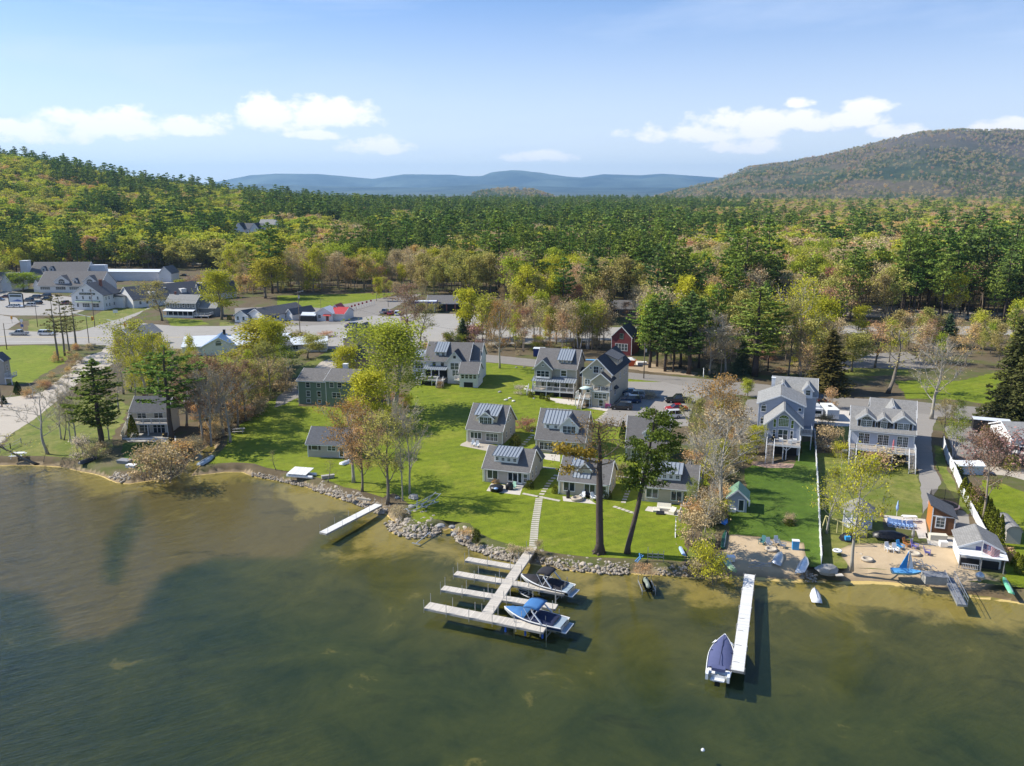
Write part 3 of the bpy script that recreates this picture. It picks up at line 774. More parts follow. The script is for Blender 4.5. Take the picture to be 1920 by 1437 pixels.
def quads(cent, size, rng, flat=0.0, jit=0.35, tri=False):
  """many small leaf-cluster faces at the points of `cent` (n x 3)"""
  n = len(cent)
  a = rng.normal(size=(n, 3)); a[:, 2] *= (1 - flat)
  a /= np.linalg.norm(a, axis=1)[:, None] + 1e-9
  b = rng.normal(size=(n, 3)); b[:, 2] *= (1 - flat)
  b -= a * (a * b).sum(1)[:, None]; b /= np.linalg.norm(b, axis=1)[:, None] + 1e-9
  s = size * (1 + jit * rng.uniform(-1, 1, size=n))[:, None]
  a = a * s; b = b * s * 0.75
  if tri:
    v = np.stack([cent - a * .6, cent + a * .5 + b * .1, cent + b], 1)
  else:
    v = np.stack([cent - a * .5 - b * .2, cent + b * -.5 + a * .15, cent + a * .5 + b * .15, cent + b * .5 - a * .2], 1)
  return v
def leafmesh(name, v, m):
  n, k = v.shape[0], v.shape[1]
  me = bpy.data.meshes.new(name)
  me.vertices.add(n * k); me.vertices.foreach_set('co', v.reshape(-1).astype(np.float32))
  me.loops.add(n * k); me.loops.foreach_set('vertex_index', np.arange(n * k, dtype=np.int32))
  me.polygons.add(n); me.polygons.foreach_set('loop_start', np.arange(0, n * k, k, dtype=np.int32)); me.polygons.foreach_set('loop_total', np.full(n, k, dtype=np.int32))
  me.update(); me.materials.append(m); return me
def with_mat(me, m, name=None):
  c = me.copy(); c.materials.clear(); c.materials.append(m)
  if name: c.name = name
  return c
def grow(seed, H=16.0, spread=0.45, base=0.28, r0=0.28, limbs=9, sub=4, subsub=4, fine=0, lean=(0, 0), stems=1, up=0.65, taper=0.85, wob=0.04, minr=0.015, tn=5, thin=1.0):
  """a broadleaf skeleton: (tubes MB, tip points, twig points). Unit: metres, standing at the origin"""
  rr = random.Random(seed); mb = MB(); tips = []; segs = []
  def limb(p, d, L, r, lev):
    n = 4 if lev == 0 else 3
    pts = [p.copy()]; rs = [r]; q = p.copy(); dd = d.copy()
    for i in range(n):
      dd = (dd + Vector((rr.gauss(0, .16), rr.gauss(0, .16), rr.gauss(0, .08) + 0.08 * up))).normalized()
      q = q + dd * (L / n); pts.append(q.copy()); rs.append(max(minr, r * (1 - (i + 1) / n * taper)))
    mb.tube(pts, rs, 4 if lev == 0 else 3, False)
    return pts, dd
  crown = []
  for st in range(stems):
    a0 = rr.uniform(0, 6.28) if stems == 1 else 6.283 * st / stems
    p = Vector((0, 0, -0.15)) if stems == 1 else Vector((math.cos(a0) * .35, math.sin(a0) * .35, -0.15))
    sd = Vector((lean[0], lean[1], 1)) if stems == 1 else Vector((math.cos(a0) * .16 + lean[0], math.sin(a0) * .16 + lean[1], 1))
    sd.normalize(); Ht = H * (0.86 if stems == 1 else rr.uniform(.7, .9)); N = 9
    tp = [p.copy()]; tr = [r0 * 1.35]; q = p.copy(); dd = sd.copy()
    for i in range(N):
      dd = (dd + Vector((rr.gauss(0, wob), rr.gauss(0, wob), 0.05))).normalized()
      q = q + dd * (Ht / N); tp.append(q.copy()); tr.append(max(minr * 2, r0 * (1 - ((i + 1) / N) ** 1.15 * 0.9)))
    mb.tube(tp, tr, tn + 2, True)
    nl = max(3, int(limbs / stems + .5))
    for i in range(nl):
      f = base + (0.97 - base) * (i + rr.uniform(0, .8)) / nl
      x = f * N; k = min(int(x), N - 1); pt = tp[k].lerp(tp[k + 1], x - k); rad = tr[k] * (1 - (x - k)) + tr[k + 1] * (x - k)
      a = i * 2.4 + rr.uniform(-.5, .5) + a0
      g = (f - base) / (1 - base)
      env = math.sin(math.pi * min(1, .22 + .70 * g)) ** .8
      L = H * spread * env * rr.uniform(.75, 1.12) * .72
      tilt = rr.uniform(.45, .8) * (1.05 - .55 * g) / (0.6 + up * .6)
      d = Vector((math.cos(a) * tilt, math.sin(a) * tilt, 1 - tilt * .62)).normalized()
      pts, de = limb(pt, d, L, rad * .55, 0)
      crown.append(pts[-1])
      for j in range(sub):
        u = .35 + .65 * (j + rr.random()) / sub; x2 = u * 4; k2 = min(int(x2), 3)
        p2 = pts[k2].lerp(pts[k2 + 1], x2 - k2)
        d2 = (de + Vector((rr.gauss(0, .6), rr.gauss(0, .6), rr.gauss(.15, .35)))).normalized()
        pp, d3 = limb(p2, d2, L * rr.uniform(.35, .55), max(minr, rad * .22), 1)
        tips.append(pp[-1])
        for m_ in range(subsub):
          u = .25 + .75 * rr.random(); x3 = u * 3; k3 = min(int(x3), 2)
          p4 = pp[k3].lerp(pp[k3 + 1], x3 - k3)
          d4 = (d3 + Vector((rr.gauss(0, .6), rr.gauss(0, .6), rr.gauss(.2, .35)))).normalized()
          L4 = L * rr.uniform(.16, .30)
          if fine or minr < .04:
            mb.tube([p4, p4 + d4 * L4], [minr * thin, minr * .6 * thin], 3, False)
          tips.append(p4 + d4 * L4); tips.append(p4 + d4 * L4 * .5)
          for z in range(fine):
            p5 = p4 + d4 * L4 * rr.uniform(.2, 1)
            d5 = (d4 + Vector((rr.gauss(0, .6), rr.gauss(0, .6), rr.gauss(.25, .3)))).normalized(); L5 = L4 * rr.uniform(.5, 1.1)
            mb.tube([p5, p5 + d5 * L5], [minr * .7 * thin, minr * .45 * thin], 3, False)
            tips.append(p5 + d5 * L5)
  return mb, np.array([tuple(t) for t in tips])
def broadleaf(seed, leaf_n=2600, size=0.32, puff=0.7, **kw):
  mb, tips = grow(seed, **kw)
  rng = np.random.RandomState(seed)
  if leaf_n <= 0: return mb, None
  idx = rng.randint(0, len(tips), leaf_n)
  c = tips[idx] + rng.normal(size=(leaf_n, 3)) * puff * np.array([1, 1, .8])
  c[:, 2] = np.maximum(c[:, 2], .3)
  return mb, quads(c, size, rng)
def pine(seed, H=22.0, base=0.35, w=0.17, r0=0.32, whorl=0.95, tuft=0.55, per=5, dens=1.0, droop=0.0, shape='pine', sparse=0.12, lean=(0, 0), gaps=True):
  rr = random.Random(seed); rng = np.random.RandomState(seed); mb = MB()
  tp = [Vector((lean[0] * t * H, lean[1] * t * H, t * H - .15)) + Vector((rr.gauss(0, .05), rr.gauss(0, .05), 0)) * (t > 0) for t in [i / 8 for i in range(9)]]
  mb.tube(tp, [r0 * (1 - .93 * (i / 8) ** 1.1) + .02 for i in range(9)], 7, True)
  cents = []; z = H * base
  while z < H * .985:
    g = (z / H - base) / (1 - base)
    if shape == 'pine': env = (math.sin(math.pi * (.18 + .80 * g)) ** .75) * (1.1 - .30 * g)
    elif shape == 'spruce': env = (1 - g) ** .9 + .05
    else: env = (1 - g) ** .6 * min(1, .55 + g * 2.5) + .05
    k = z / H * 8; i = min(int(k), 7); c0 = tp[i].lerp(tp[i + 1], k - i)
    nb = rr.choice([3, 4, 5]) if shape == 'pine' else 6
    a0 = rr.uniform(0, 6.28)
    for b in range(nb):
      if gaps and rr.random() < sparse: continue
      a = a0 + b * 6.283 / nb + rr.uniform(-.3, .3)
      L = H * w * env * rr.uniform(.6, 1.2)
      rise = (.30 if shape == 'pine' else -.12) - droop
      d = Vector((math.cos(a), math.sin(a), rise * rr.uniform(.4, 1.3)))
      e = c0 + d * L; mid = c0 + d * L * .55 + Vector((0, 0, -.03 * L))
      if L > .8: mb.tube([c0, mid, e], [max(.03, r0 * .22 * (1 - g * .6)), .035, .02], 3, False)
      nt_ = max(2, int(L * per * dens))
      for q in range(nt_):
        u = rr.uniform(.28 if shape == 'pine' else .1, 1.04)
        lat = (1.1 - u * .55) * L * .30
        p = c0 + d * (L * u) + Vector((-math.sin(a), math.cos(a), 0)) * rr.gauss(0, lat * .75) + Vector((0, 0, rr.gauss(.06, .12) + (.10 * L * u * u if shape == 'pine' else -.1 * L * u)))
        cents.append(tuple(p))
    z += whorl * rr.uniform(.7, 1.3) * (1.0 if shape == 'pine' else .75)
  cents += [(tp[-1].x, tp[-1].y, H * f) for f in (.97, .985, 1.0)]
  c = np.array(cents); n = len(c)
  k = 4
  cc = np.repeat(c, k, 0) + rng.normal(size=(n * k, 3)) * np.array([tuft * .42, tuft * .42, tuft * .16])
  return mb, quads(cc, tuft, rng, flat=.45, tri=False)
def conebush(seed, H=3.0, rad=.6, n=900, size=.16, m=None):
  rng = np.random.RandomState(seed); t = rng.uniform(0, 1, n) ** .8; a = rng.uniform(0, 6.28, n)
  r = rad * (1 - t) ** .65 * (0.6 + .4 * rng.uniform(0, 1, n) ** .5) * np.minimum(1, .75 + t * 3)
  c = np.stack([r * np.cos(a), r * np.sin(a), t * H * .98 + .08], 1)
  mb = MB(); mb.tube([(0, 0, -.1), (0, 0, H * .6)], [.06, .03], 5)
  return mb, quads(c, size, rng)
def ballbush(seed, rx=1.0, rz=.8, n=700, size=.16, hollow=.65):
  rng = np.random.RandomState(seed); d = rng.normal(size=(n, 3)); d /= np.linalg.norm(d, axis=1)[:, None]
  d[:, 2] = np.abs(d[:, 2]); lump = 1 + .18 * np.sin(d[:, 0] * 5 + seed) * np.cos(d[:, 1] * 4)
  r = (hollow + (1 - hollow) * rng.uniform(0, 1, n) ** .5)[:, None] * lump[:, None]
  c = d * r * np.array([rx, rx, rz]); c[:, 2] += .05
  mb = MB(); mb.tube([(0, 0, -.1), (0, 0, rz * .6)], [.05, .03], 5)
  return mb, quads(c, size, rng)
class Kind:
  """one modelled tree, ready to be planted many times"""
  def __init__(s, name, cat, pair, lm, bm, H):
    mb, lv = pair
    s.name, s.cat, s.H = name, cat, H
    s.tm = mb.mat(bm).mesh(name + '_trunk', True)
    s.cm = leafmesh(name + '_crown', lv, lm) if lv is not None else None
  def re(s, lm, bm=None, name=None, cat=None):
    k = Kind.__new__(Kind); k.name = name or s.name; k.cat = cat or s.cat; k.H = s.H
    k.tm = with_mat(s.tm, bm) if bm else s.tm
    k.cm = with_mat(s.cm, lm) if s.cm else None
    return k
  def plant(s, loc, H, label, group=None, rz=0.0, wide=1.0, name=None, cat=None):
    o = thing(name or s.name, label, cat or s.cat, loc, rz, group)
    k = H / s.H; o.scale = (k * wide, k * wide, k)
    link('trunk', s.tm, o)
    if s.cm: link('crown', s.cm, o)
    return o
RZ = random.Random(99)
# ------------------------------------------------------------------ the woods behind the village
# mid-distance trees (each an object of its own), then the far woods as one mass
MP = [Kind('pine_tree', 'pine', pine(100 + i, 22, .30 + .07 * (i % 3), .17 + .02 * (i % 2), .30, 1.15, .62, 3.2), L_PN, BARKD, 22) for i in range(5)]
MD = [Kind('leafy_tree', 'tree', broadleaf(200 + i, 2100, .50, .85, H=17, spread=.40 + .04 * (i % 3), base=.25, limbs=9, sub=3, subsub=3, minr=.045, r0=.2), L_GR, BARK, 17) for i in range(5)]
MBR = [Kind('bare_tree', 'tree', broadleaf(300 + i, 1500, .34, .8, H=17, spread=.38, base=.25, limbs=11, sub=4, subsub=4, fine=1, minr=.034, r0=.2), L_GY, TWIG, 17) for i in range(4)]
MR = [k.re(L_RU, TWIG, 'maple_tree') for k in MBR[:2]] + [k.re(L_RU, TWIG, 'maple_tree') for k in MD[:1]]
MT = [k.re(L_TN, TWIG, 'budding_tree') for k in MBR[2:]] + [k.re(L_TN, TWIG, 'budding_tree') for k in MD[1:3]]
MY = [k.re(L_YG, BARK, 'leafy_tree') for k in MD]
MO = [k.re(L_OL, BARK, 'budding_tree') for k in MD[2:]]
# where no tree of the woods may stand: road, yards, clearings (photo rows turned into places)
CLEAR = [gp(p) for p in (
  [(-400, 900), (-400, 600), (0, 545), (10, 518), (60, 514), (120, 514), (300, 508), (410, 506), (425, 520), (440, 545), (520, 552), (600, 548), (760, 545), (800, 556), (960, 560), (960, 600), (1100, 606), (1200, 606), (1300, 606), (1500, 604), (2600, 604), (2600, 900)],
  [(1135, 598), (1225, 600), (1225, 565), (1135, 562)],
)]
CLEAR2 = [[(a - 8, Y - 55), (a + 30, Y - 55), (a + 30, Y + 26), (a - 8, Y + 26)] for a, Y in (((436 - 960) / 1592. * 640, 640), )] + [[(a - 3, Y - 22), (a + 10, Y - 22), (a + 10, Y + 10), (a - 3, Y + 10)] for a, Y in (((522 - 960) / 1592. * 520, 520), )]
def species(x, y, u, v):
  """what grows here: 0 pine, 1 green, 2 yellow green, 3 bare, 4 rust, 5 tan, 6 olive"""
  px = 960 + 1592 * x / y
  px += (vnoise(np.array([x]), np.array([y]), 90, 77, 2)[0] - .5) * 420
  n = vnoise(np.array([x]), np.array([y]), 60, 31, 3)[0]; n2 = vnoise(np.array([x]), np.array([y]), 130, 41, 2)[0]
  if px < 560:
    pp = .16 + 2.6 * (n - .53) + .1 * (y > 1000); w = [0, .38, .32, .05, .015, .12, .14]
  elif px < 1320:
    if y > 760: pp = .42 + 2.8 * (n - .5) + .15 * (y > 1000)
    else: pp = .10 + 2.8 * (n - .53) + .2 * max(0, (y - 520) / 240)
    w = [0, .12, .24, .32, .06, .16, .12]
  else:
    if y > 640: pp = .04 + 1.2 * max(0, n - .6); w = [0, .05, .10, .16, .03, .50, .16]
    else: pp = .10 + 2.4 * (n - .53); w = [0, .08, .17, .46, .05, .14, .10]
  if 1050 < px < 1450 and 430 < y < 800: pp = max(pp, .28 * (1 - max(0, px - 1380) / 200) + 2.6 * (n - .52))
  if u < pp: return 0
  v = min(.999, max(0, .5 + (vnoise(np.array([x]), np.array([y]), 26, 91, 2)[0] - .5) * 2.6 + (v - .5) * .45))
  s = 0; tot = sum(w)
  for i, a in enumerate(w):
    s += a / tot
    if v < s: return i
  return 3
LOTS = {0: MP, 1: MD, 2: MY, 3: MBR, 4: MR, 5: MT, 6: MO}
GROUPNAME = {0: 'dark green pines of the woods', 1: 'green leaved trees of the woods', 2: 'yellow green trees of the woods', 3: 'grey bare trees of the woods', 4: 'red budding maples of the woods', 5: 'tan budding trees of the woods', 6: 'olive budding trees of the woods'}
ADJ = {0: 'dark green pine', 1: 'fresh green leafy tree', 2: 'yellow green spring tree', 3: 'grey brown bare tree', 4: 'red budding maple', 5: 'tan budding tree', 6: 'olive budding tree'}
PLACES = [(120, 'in the woods behind the white inn'), (330, 'in the woods behind the rear parking lot'), (480, 'in the woods below the white hilltop house'), (640, 'in the woods behind the bright meadow'), (780, 'in the woods left of the filling station'),
     (930, 'in the woods behind the filling station'), (1090, 'in the woods left of the grey ranch house'), (1230, 'in the woods behind the grey ranch house'), (1400, 'in the woods behind the red house pines'),
     (1560, 'in the woods at the far road bend'), (1720, 'in the woods behind the pale clearing'), (9999, 'in the woods at the road end')]
CENTER = {0: 8.0, 1: 8.0}
rf = random.Random(5)
cnt = {}
far_pts = []
NEARMAX = 296
y = 205.0
cands = []
while y < 3000:
  step = 6.8 if y < 420 else (8.0 if y < 900 else 8.0 + (y - 900) * .006)
  wide = .66 * y + 30
  x = -wide
  while x < wide:
    cands.append((x + rf.uniform(-.9, .9) * step, y + rf.uniform(-.9, .9) * step)); x += step * rf.uniform(.75, 1.3)
  y += step * .95
cx = np.array([c[0] for c in cands]); cy = np.array([c[1] for c in cands])
bad = np.zeros(len(cx), bool)
for P_ in CLEAR: bad |= in_poly(cx, cy, P_)
for P_ in CLEAR2: bad |= in_poly(cx, cy, P_)
cz = terrain(cx, cy)
order = np.argsort(cy)
CT = {'pine_tree': 0, 'leafy_tree': 0, 'bare_tree': 0, 'maple_tree': 0, 'budding_tree': 0}
SZ = {0: (15, 27), 1: (11, 20), 2: (9, 18), 3: (11, 19), 4: (10, 17), 5: (10, 18), 6: (10, 18)}
for i in order:
  if bad[i]: continue
  x, y, z = float(cx[i]), float(cy[i]), float(cz[i])
  u, v = rf.random(), rf.random()
  s = species(x, y, u, v)
  lo, hi = SZ[s]; H = rf.uniform(lo, hi) * (1.0 if y < 900 else .92)
  if s == 0 and rf.random() < .12: H = rf.uniform(27, 32)
  k = rf.choice(LOTS[s]); px = 960 + 1592 * x / y
  inview = -60 < px < 1980
  if inview and CT[k.name] < NEARMAX and y < 520:
    CT[k.name] += 1
    pl = next(b for a, b in PLACES if px < a)
    dp = 'front edge' if y < 285 else ('middle rows' if y < 345 else ('deeper rows' if y < 400 else 'far rows'))
    sz_ = 'low' if H < lo + (hi - lo) * .3 else ('tall' if H > lo + (hi - lo) * .7 else 'middling')
    l_ = '%s %s, %s, %s' % (sz_, ADJ[s], dp, pl.replace('in the woods ', 'woods '))
    k.plant((x, y, z - .1), H * (1.15 if y < 400 else 1), l_, l_, rf.uniform(0, 6.28), rf.uniform(.95, 1.25))
  else:
    far_pts.append((x, y, z - .2, s, H, rf.uniform(1.15, 1.6) if s == 0 else rf.uniform(1.25, 1.85)))
# far woods: points carrying kind, size and turn, a light-weight tree on each
def joined(name, pair, lm, bm):
  mb, lv = pair
  me = leafmesh(name, lv, lm); n = len(lv) * 4
  mb.mats = []; V = np.array(mb.v); F = mb.f
  m2 = bpy.data.meshes.new(name)
  vs = np.concatenate([lv.reshape(-1, 3), V]); fs = [tuple(range(i * 4, i * 4 + 4)) for i in range(len(lv))] + [tuple(a + n for a in f) for f in F]
  m2.from_pydata([tuple(p) for p in vs], [], fs); m2.materials.append(lm); m2.materials.append(bm)
  m2.polygons.foreach_set('material_index', [0] * len(lv) + [1] * len(F)); m2.update()
  bpy.data.meshes.remove(me)
  return m2
FP = [pine(400 + i, 22, .28 + .08 * (i % 2), .18, .3, 1.7, 1.05, 1.5) for i in range(3)]
FD = [broadleaf(420 + i, 700, .95, .95, H=17, spread=.42, base=.22, limbs=7, sub=3, subsub=2, minr=.05, r0=.2) for i in range(3)]
FB = [broadleaf(440 + i, 950, .62, .95, H=17, spread=.40, base=.22, limbs=8, sub=3, subsub=3, fine=0, minr=.039, r0=.2) for i in range(2)]
import copy
def cpy(p): return (copy.deepcopy(p[0]), p[1])
FK = {0: [joined('far_pine', cpy(p), L_PN, BARKD) for p in FP], 1: [joined('far_leafy', cpy(p), L_GR, BARK) for p in FD], 2: [joined('far_yellow', cpy(p), L_YG, BARK) for p in FD],
   3: [joined('far_bare', cpy(p), L_GY, TWIG) for p in FB], 4: [joined('far_rust', cpy(p), L_RU, TWIG) for p in FB], 5: [joined('far_tan', cpy(p), L_TN, TWIG) for p in FB + FD[:1]], 6: [joined('far_olive', cpy(p), L_OL, BARK) for p in FD]}
BASEH = {0: 22.}
def scatter_group(name, sets, label):
  """sets: list of (points, mesh, base height). One object, one node tree"""
  allp = [];
  for si, (pts, mesh, bh) in enumerate(sets):
    for a in pts: allp.append((a[0], a[1], a[2], a[4] / bh * a[5], a[4] / bh, rf.uniform(0, 6.28), si))
  A = np.array(allp, np.float32)
  me = bpy.data.meshes.new(name); me.vertices.add(len(A)); me.vertices.foreach_set('co', A[:, :3].copy().ravel())
  for nm, arr in (('size', np.stack([A[:, 3], A[:, 3], A[:, 4]], 1)), ('turn', np.stack([A[:, 5] * 0, A[:, 5] * 0, A[:, 5]], 1))):
    at = me.attributes.new(nm, 'FLOAT_VECTOR', 'POINT'); at.data.foreach_set('vector', np.ascontiguousarray(arr).ravel())
  at = me.attributes.new('kind_no', 'INT', 'POINT'); at.data.foreach_set('value', A[:, 6].astype(np.int32))
  me.update()
  o = link(name, me)
  g = bpy.data.node_groups.new(name, 'GeometryNodeTree')
  g.interface.new_socket('Geometry', in_out='INPUT', socket_type='NodeSocketGeometry'); g.interface.new_socket('Geometry', in_out='OUTPUT', socket_type='NodeSocketGeometry')
  gi = g.nodes.new('NodeGroupInput'); go = g.nodes.new('NodeGroupOutput'); jn = g.nodes.new('GeometryNodeJoinGeometry')
  def attr(nm, ty):
    n = g.nodes.new('GeometryNodeInputNamedAttribute'); n.data_type = ty; n.inputs[0].default_value = nm
    return [s for s in n.outputs if s.enabled][0]
  sz = attr('size', 'FLOAT_VECTOR'); tn = attr('turn', 'FLOAT_VECTOR'); kn = attr('kind_no', 'INT')
  for si, (pts, mesh, bh) in enumerate(sets):
    src = bpy.data.objects.new(mesh.name, mesh)           # never linked: only the shape the points carry
    oi = g.nodes.new('GeometryNodeObjectInfo'); oi.inputs['Object'].default_value = src; oi.inputs['As Instance'].default_value = True
    cm = g.nodes.new('FunctionNodeCompare'); cm.data_type = 'INT'; cm.operation = 'EQUAL'
    ii = [s for s in cm.inputs if s.enabled]
    g.links.new(kn, ii[0]); ii[1].default_value = si
    ip = g.nodes.new('GeometryNodeInstanceOnPoints')
    g.links.new(gi.outputs[0], ip.inputs['Points']); g.links.new(cm.outputs[0], ip.inputs['Selection']); g.links.new(oi.outputs['Geometry'], ip.inputs['Instance'])
    g.links.new(tn, ip.inputs['Rotation']); g.links.new(sz, ip.inputs['Scale'])
    g.links.new(ip.outputs[0], jn.inputs[0])
  g.links.new(jn.outputs[0], go.inputs[0])
  md = o.modifiers.new('scatter', 'NODES'); md.node_group = g
  return tag(o, label, 'woods', None, 'stuff')
# clumps of trees on the mountain and the little hill
ra = np.random.RandomState(12)
mx_ = ra.uniform(-200, 4200, 60000); my_ = ra.uniform(2600, 5500, 60000); mpx = 960 + 1592 * mx_ / my_
mn = vnoise(mx_, my_, 260, 51, 4); mz_ = terrain(mx_, my_)
okm = (mpx > 800) & (mpx < 2050) & (ra.uniform(0, 1, 60000) < np.clip((mn - .40) * 3.2, .05, 1)) & (mz_ > 16)
for x, y, z, n_ in zip(mx_[okm], my_[okm], mz_[okm], mn[okm]):
  s_ = 0 if n_ > .49 and ra.rand() < .85 - z / 900 else (3 if ra.rand() < .72 else (6 if ra.rand() < .6 else 5)); far_pts.append((float(x), float(y), float(z) - 1, s_, ra.uniform(9, 16), ra.uniform(1.3, 2.2)))
sets = []
for s, ms in FK.items():
  pts = [p for p in far_pts if p[3] == s]
  for j, me_ in enumerate(ms):
    sets.append((pts[j::len(ms)], me_, 22. if s == 0 else 17.))
scatter_group('forest', sets, 'far spring woods of dark pines and budding hardwoods covering plain and hillside')
print('individual trees', CT, 'far', len(far_pts))
# ------------------------------------------------------------------ buildings
WHITE = M('white_trim', (0.72, 0.73, 0.73), 0.5, vary=.05)
SNOW = siding('white_siding', (0.74, 0.73, 0.71))
BEIGE = siding('beige_siding', (0.52, 0.455, 0.34)); GREIGE = siding('grey_siding', (0.43, 0.395, 0.345))
SAGE = siding('sage_siding', (0.37, 0.375, 0.325)); BLUES = siding('blue_siding', (0.33, 0.375, 0.46)); BLUE2 = siding('pale_blue_siding', (0.42, 0.46, 0.53))
GREEN = siding('green_siding', (0.17, 0.235, 0.175)); RED = siding('red_siding', (0.155, 0.030, 0.032)); BROWN = siding('brown_siding', (0.27, 0.195, 0.135))
GREY = siding('slate_siding', (0.175, 0.19, 0.20)); CREAM = siding('cream_siding', (0.60, 0.58, 0.50)); TANS = siding('tan_siding', (0.38, 0.33, 0.26))
RTAUPE = shingle('taupe_shingles', (0.150, 0.144, 0.140)); RGREY = shingle('grey_shingles', (0.235, 0.23, 0.22)); RDARK = shingle('dark_shingles', (0.055, 0.058, 0.065)); RSLATE = shingle('slate_shingles', (0.105, 0.11, 0.12))
RLIGHT = shingle('light_shingles', (0.27, 0.27, 0.26)); RBLUE = M('blue_metal_roof', (0.10, 0.18, 0.30), .5, .2); RPALE = M('pale_membrane_roof', (0.56, 0.60, 0.64), .7)
RRED = M('red_metal_roof', (0.42, 0.045, 0.040), .5); RGRN = M('green_panel_roof', (0.15, 0.27, 0.18), .6, scale=.8)
MSEAM = M('seamed_metal', (0.30, 0.335, 0.37), .5, .25, vary=.08); MRIB = M('seam_ribs', (.16, .18, .20), .5); FOUND = M('foundation', (0.42, 0.41, 0.39), .9)
DECKW = M('deck_boards', (0.33, 0.29, 0.245), .8, vary=.25, scale=4); WGREY = M('weathered_wood', (0.36, 0.345, 0.315), .85, vary=.3, scale=3)
BLACK = M('black_paint', (0.018, 0.018, 0.02), .4); DARKW = M('shade_and_dark_fill', (0.012, 0.013, 0.016), .7); STEEL = M('galvanised_steel', (0.42, 0.44, 0.46), .4, .7)  # near-black fill; also stands in for shade under decks and porches
BRICK = M('brick', (0.25, 0.10, 0.07), .9, vary=.3, scale=6); ORNG = siding('cedar_boards', (0.46, 0.17, 0.035), .3); BRWN = M('brown_panel', (0.155, 0.070, 0.030), .8, vary=.2, scale=3)
def glassmat():
  t = NT('window_glass'); oi = t.n('ShaderNodeObjectInfo').outputs['Random']
  c = t.ramp(oi, [(0, (0.012, 0.020, 0.026)), (0.6, (0.035, 0.052, 0.060)), (1, (0.10, 0.125, 0.13))])
  return t.done(t.pbr(c, 0.08, 0, None, 0.8))
GLASS = glassmat()
GREENGL = M('green_glass', (0.10, 0.16, 0.02), .1, spec=.7)
def roofslab(mb, a, b, c, d, th=0.16):
  """a-b eave edge, d-c ridge edge; slab of thickness th above"""
  a, b, c, d = map(Vector, (a, b, c, d))
  n = (b - a).cross(d - a).normalized()
  if n.z < 0: n = -n
  mb.prism([a, b, c, d], n * th)
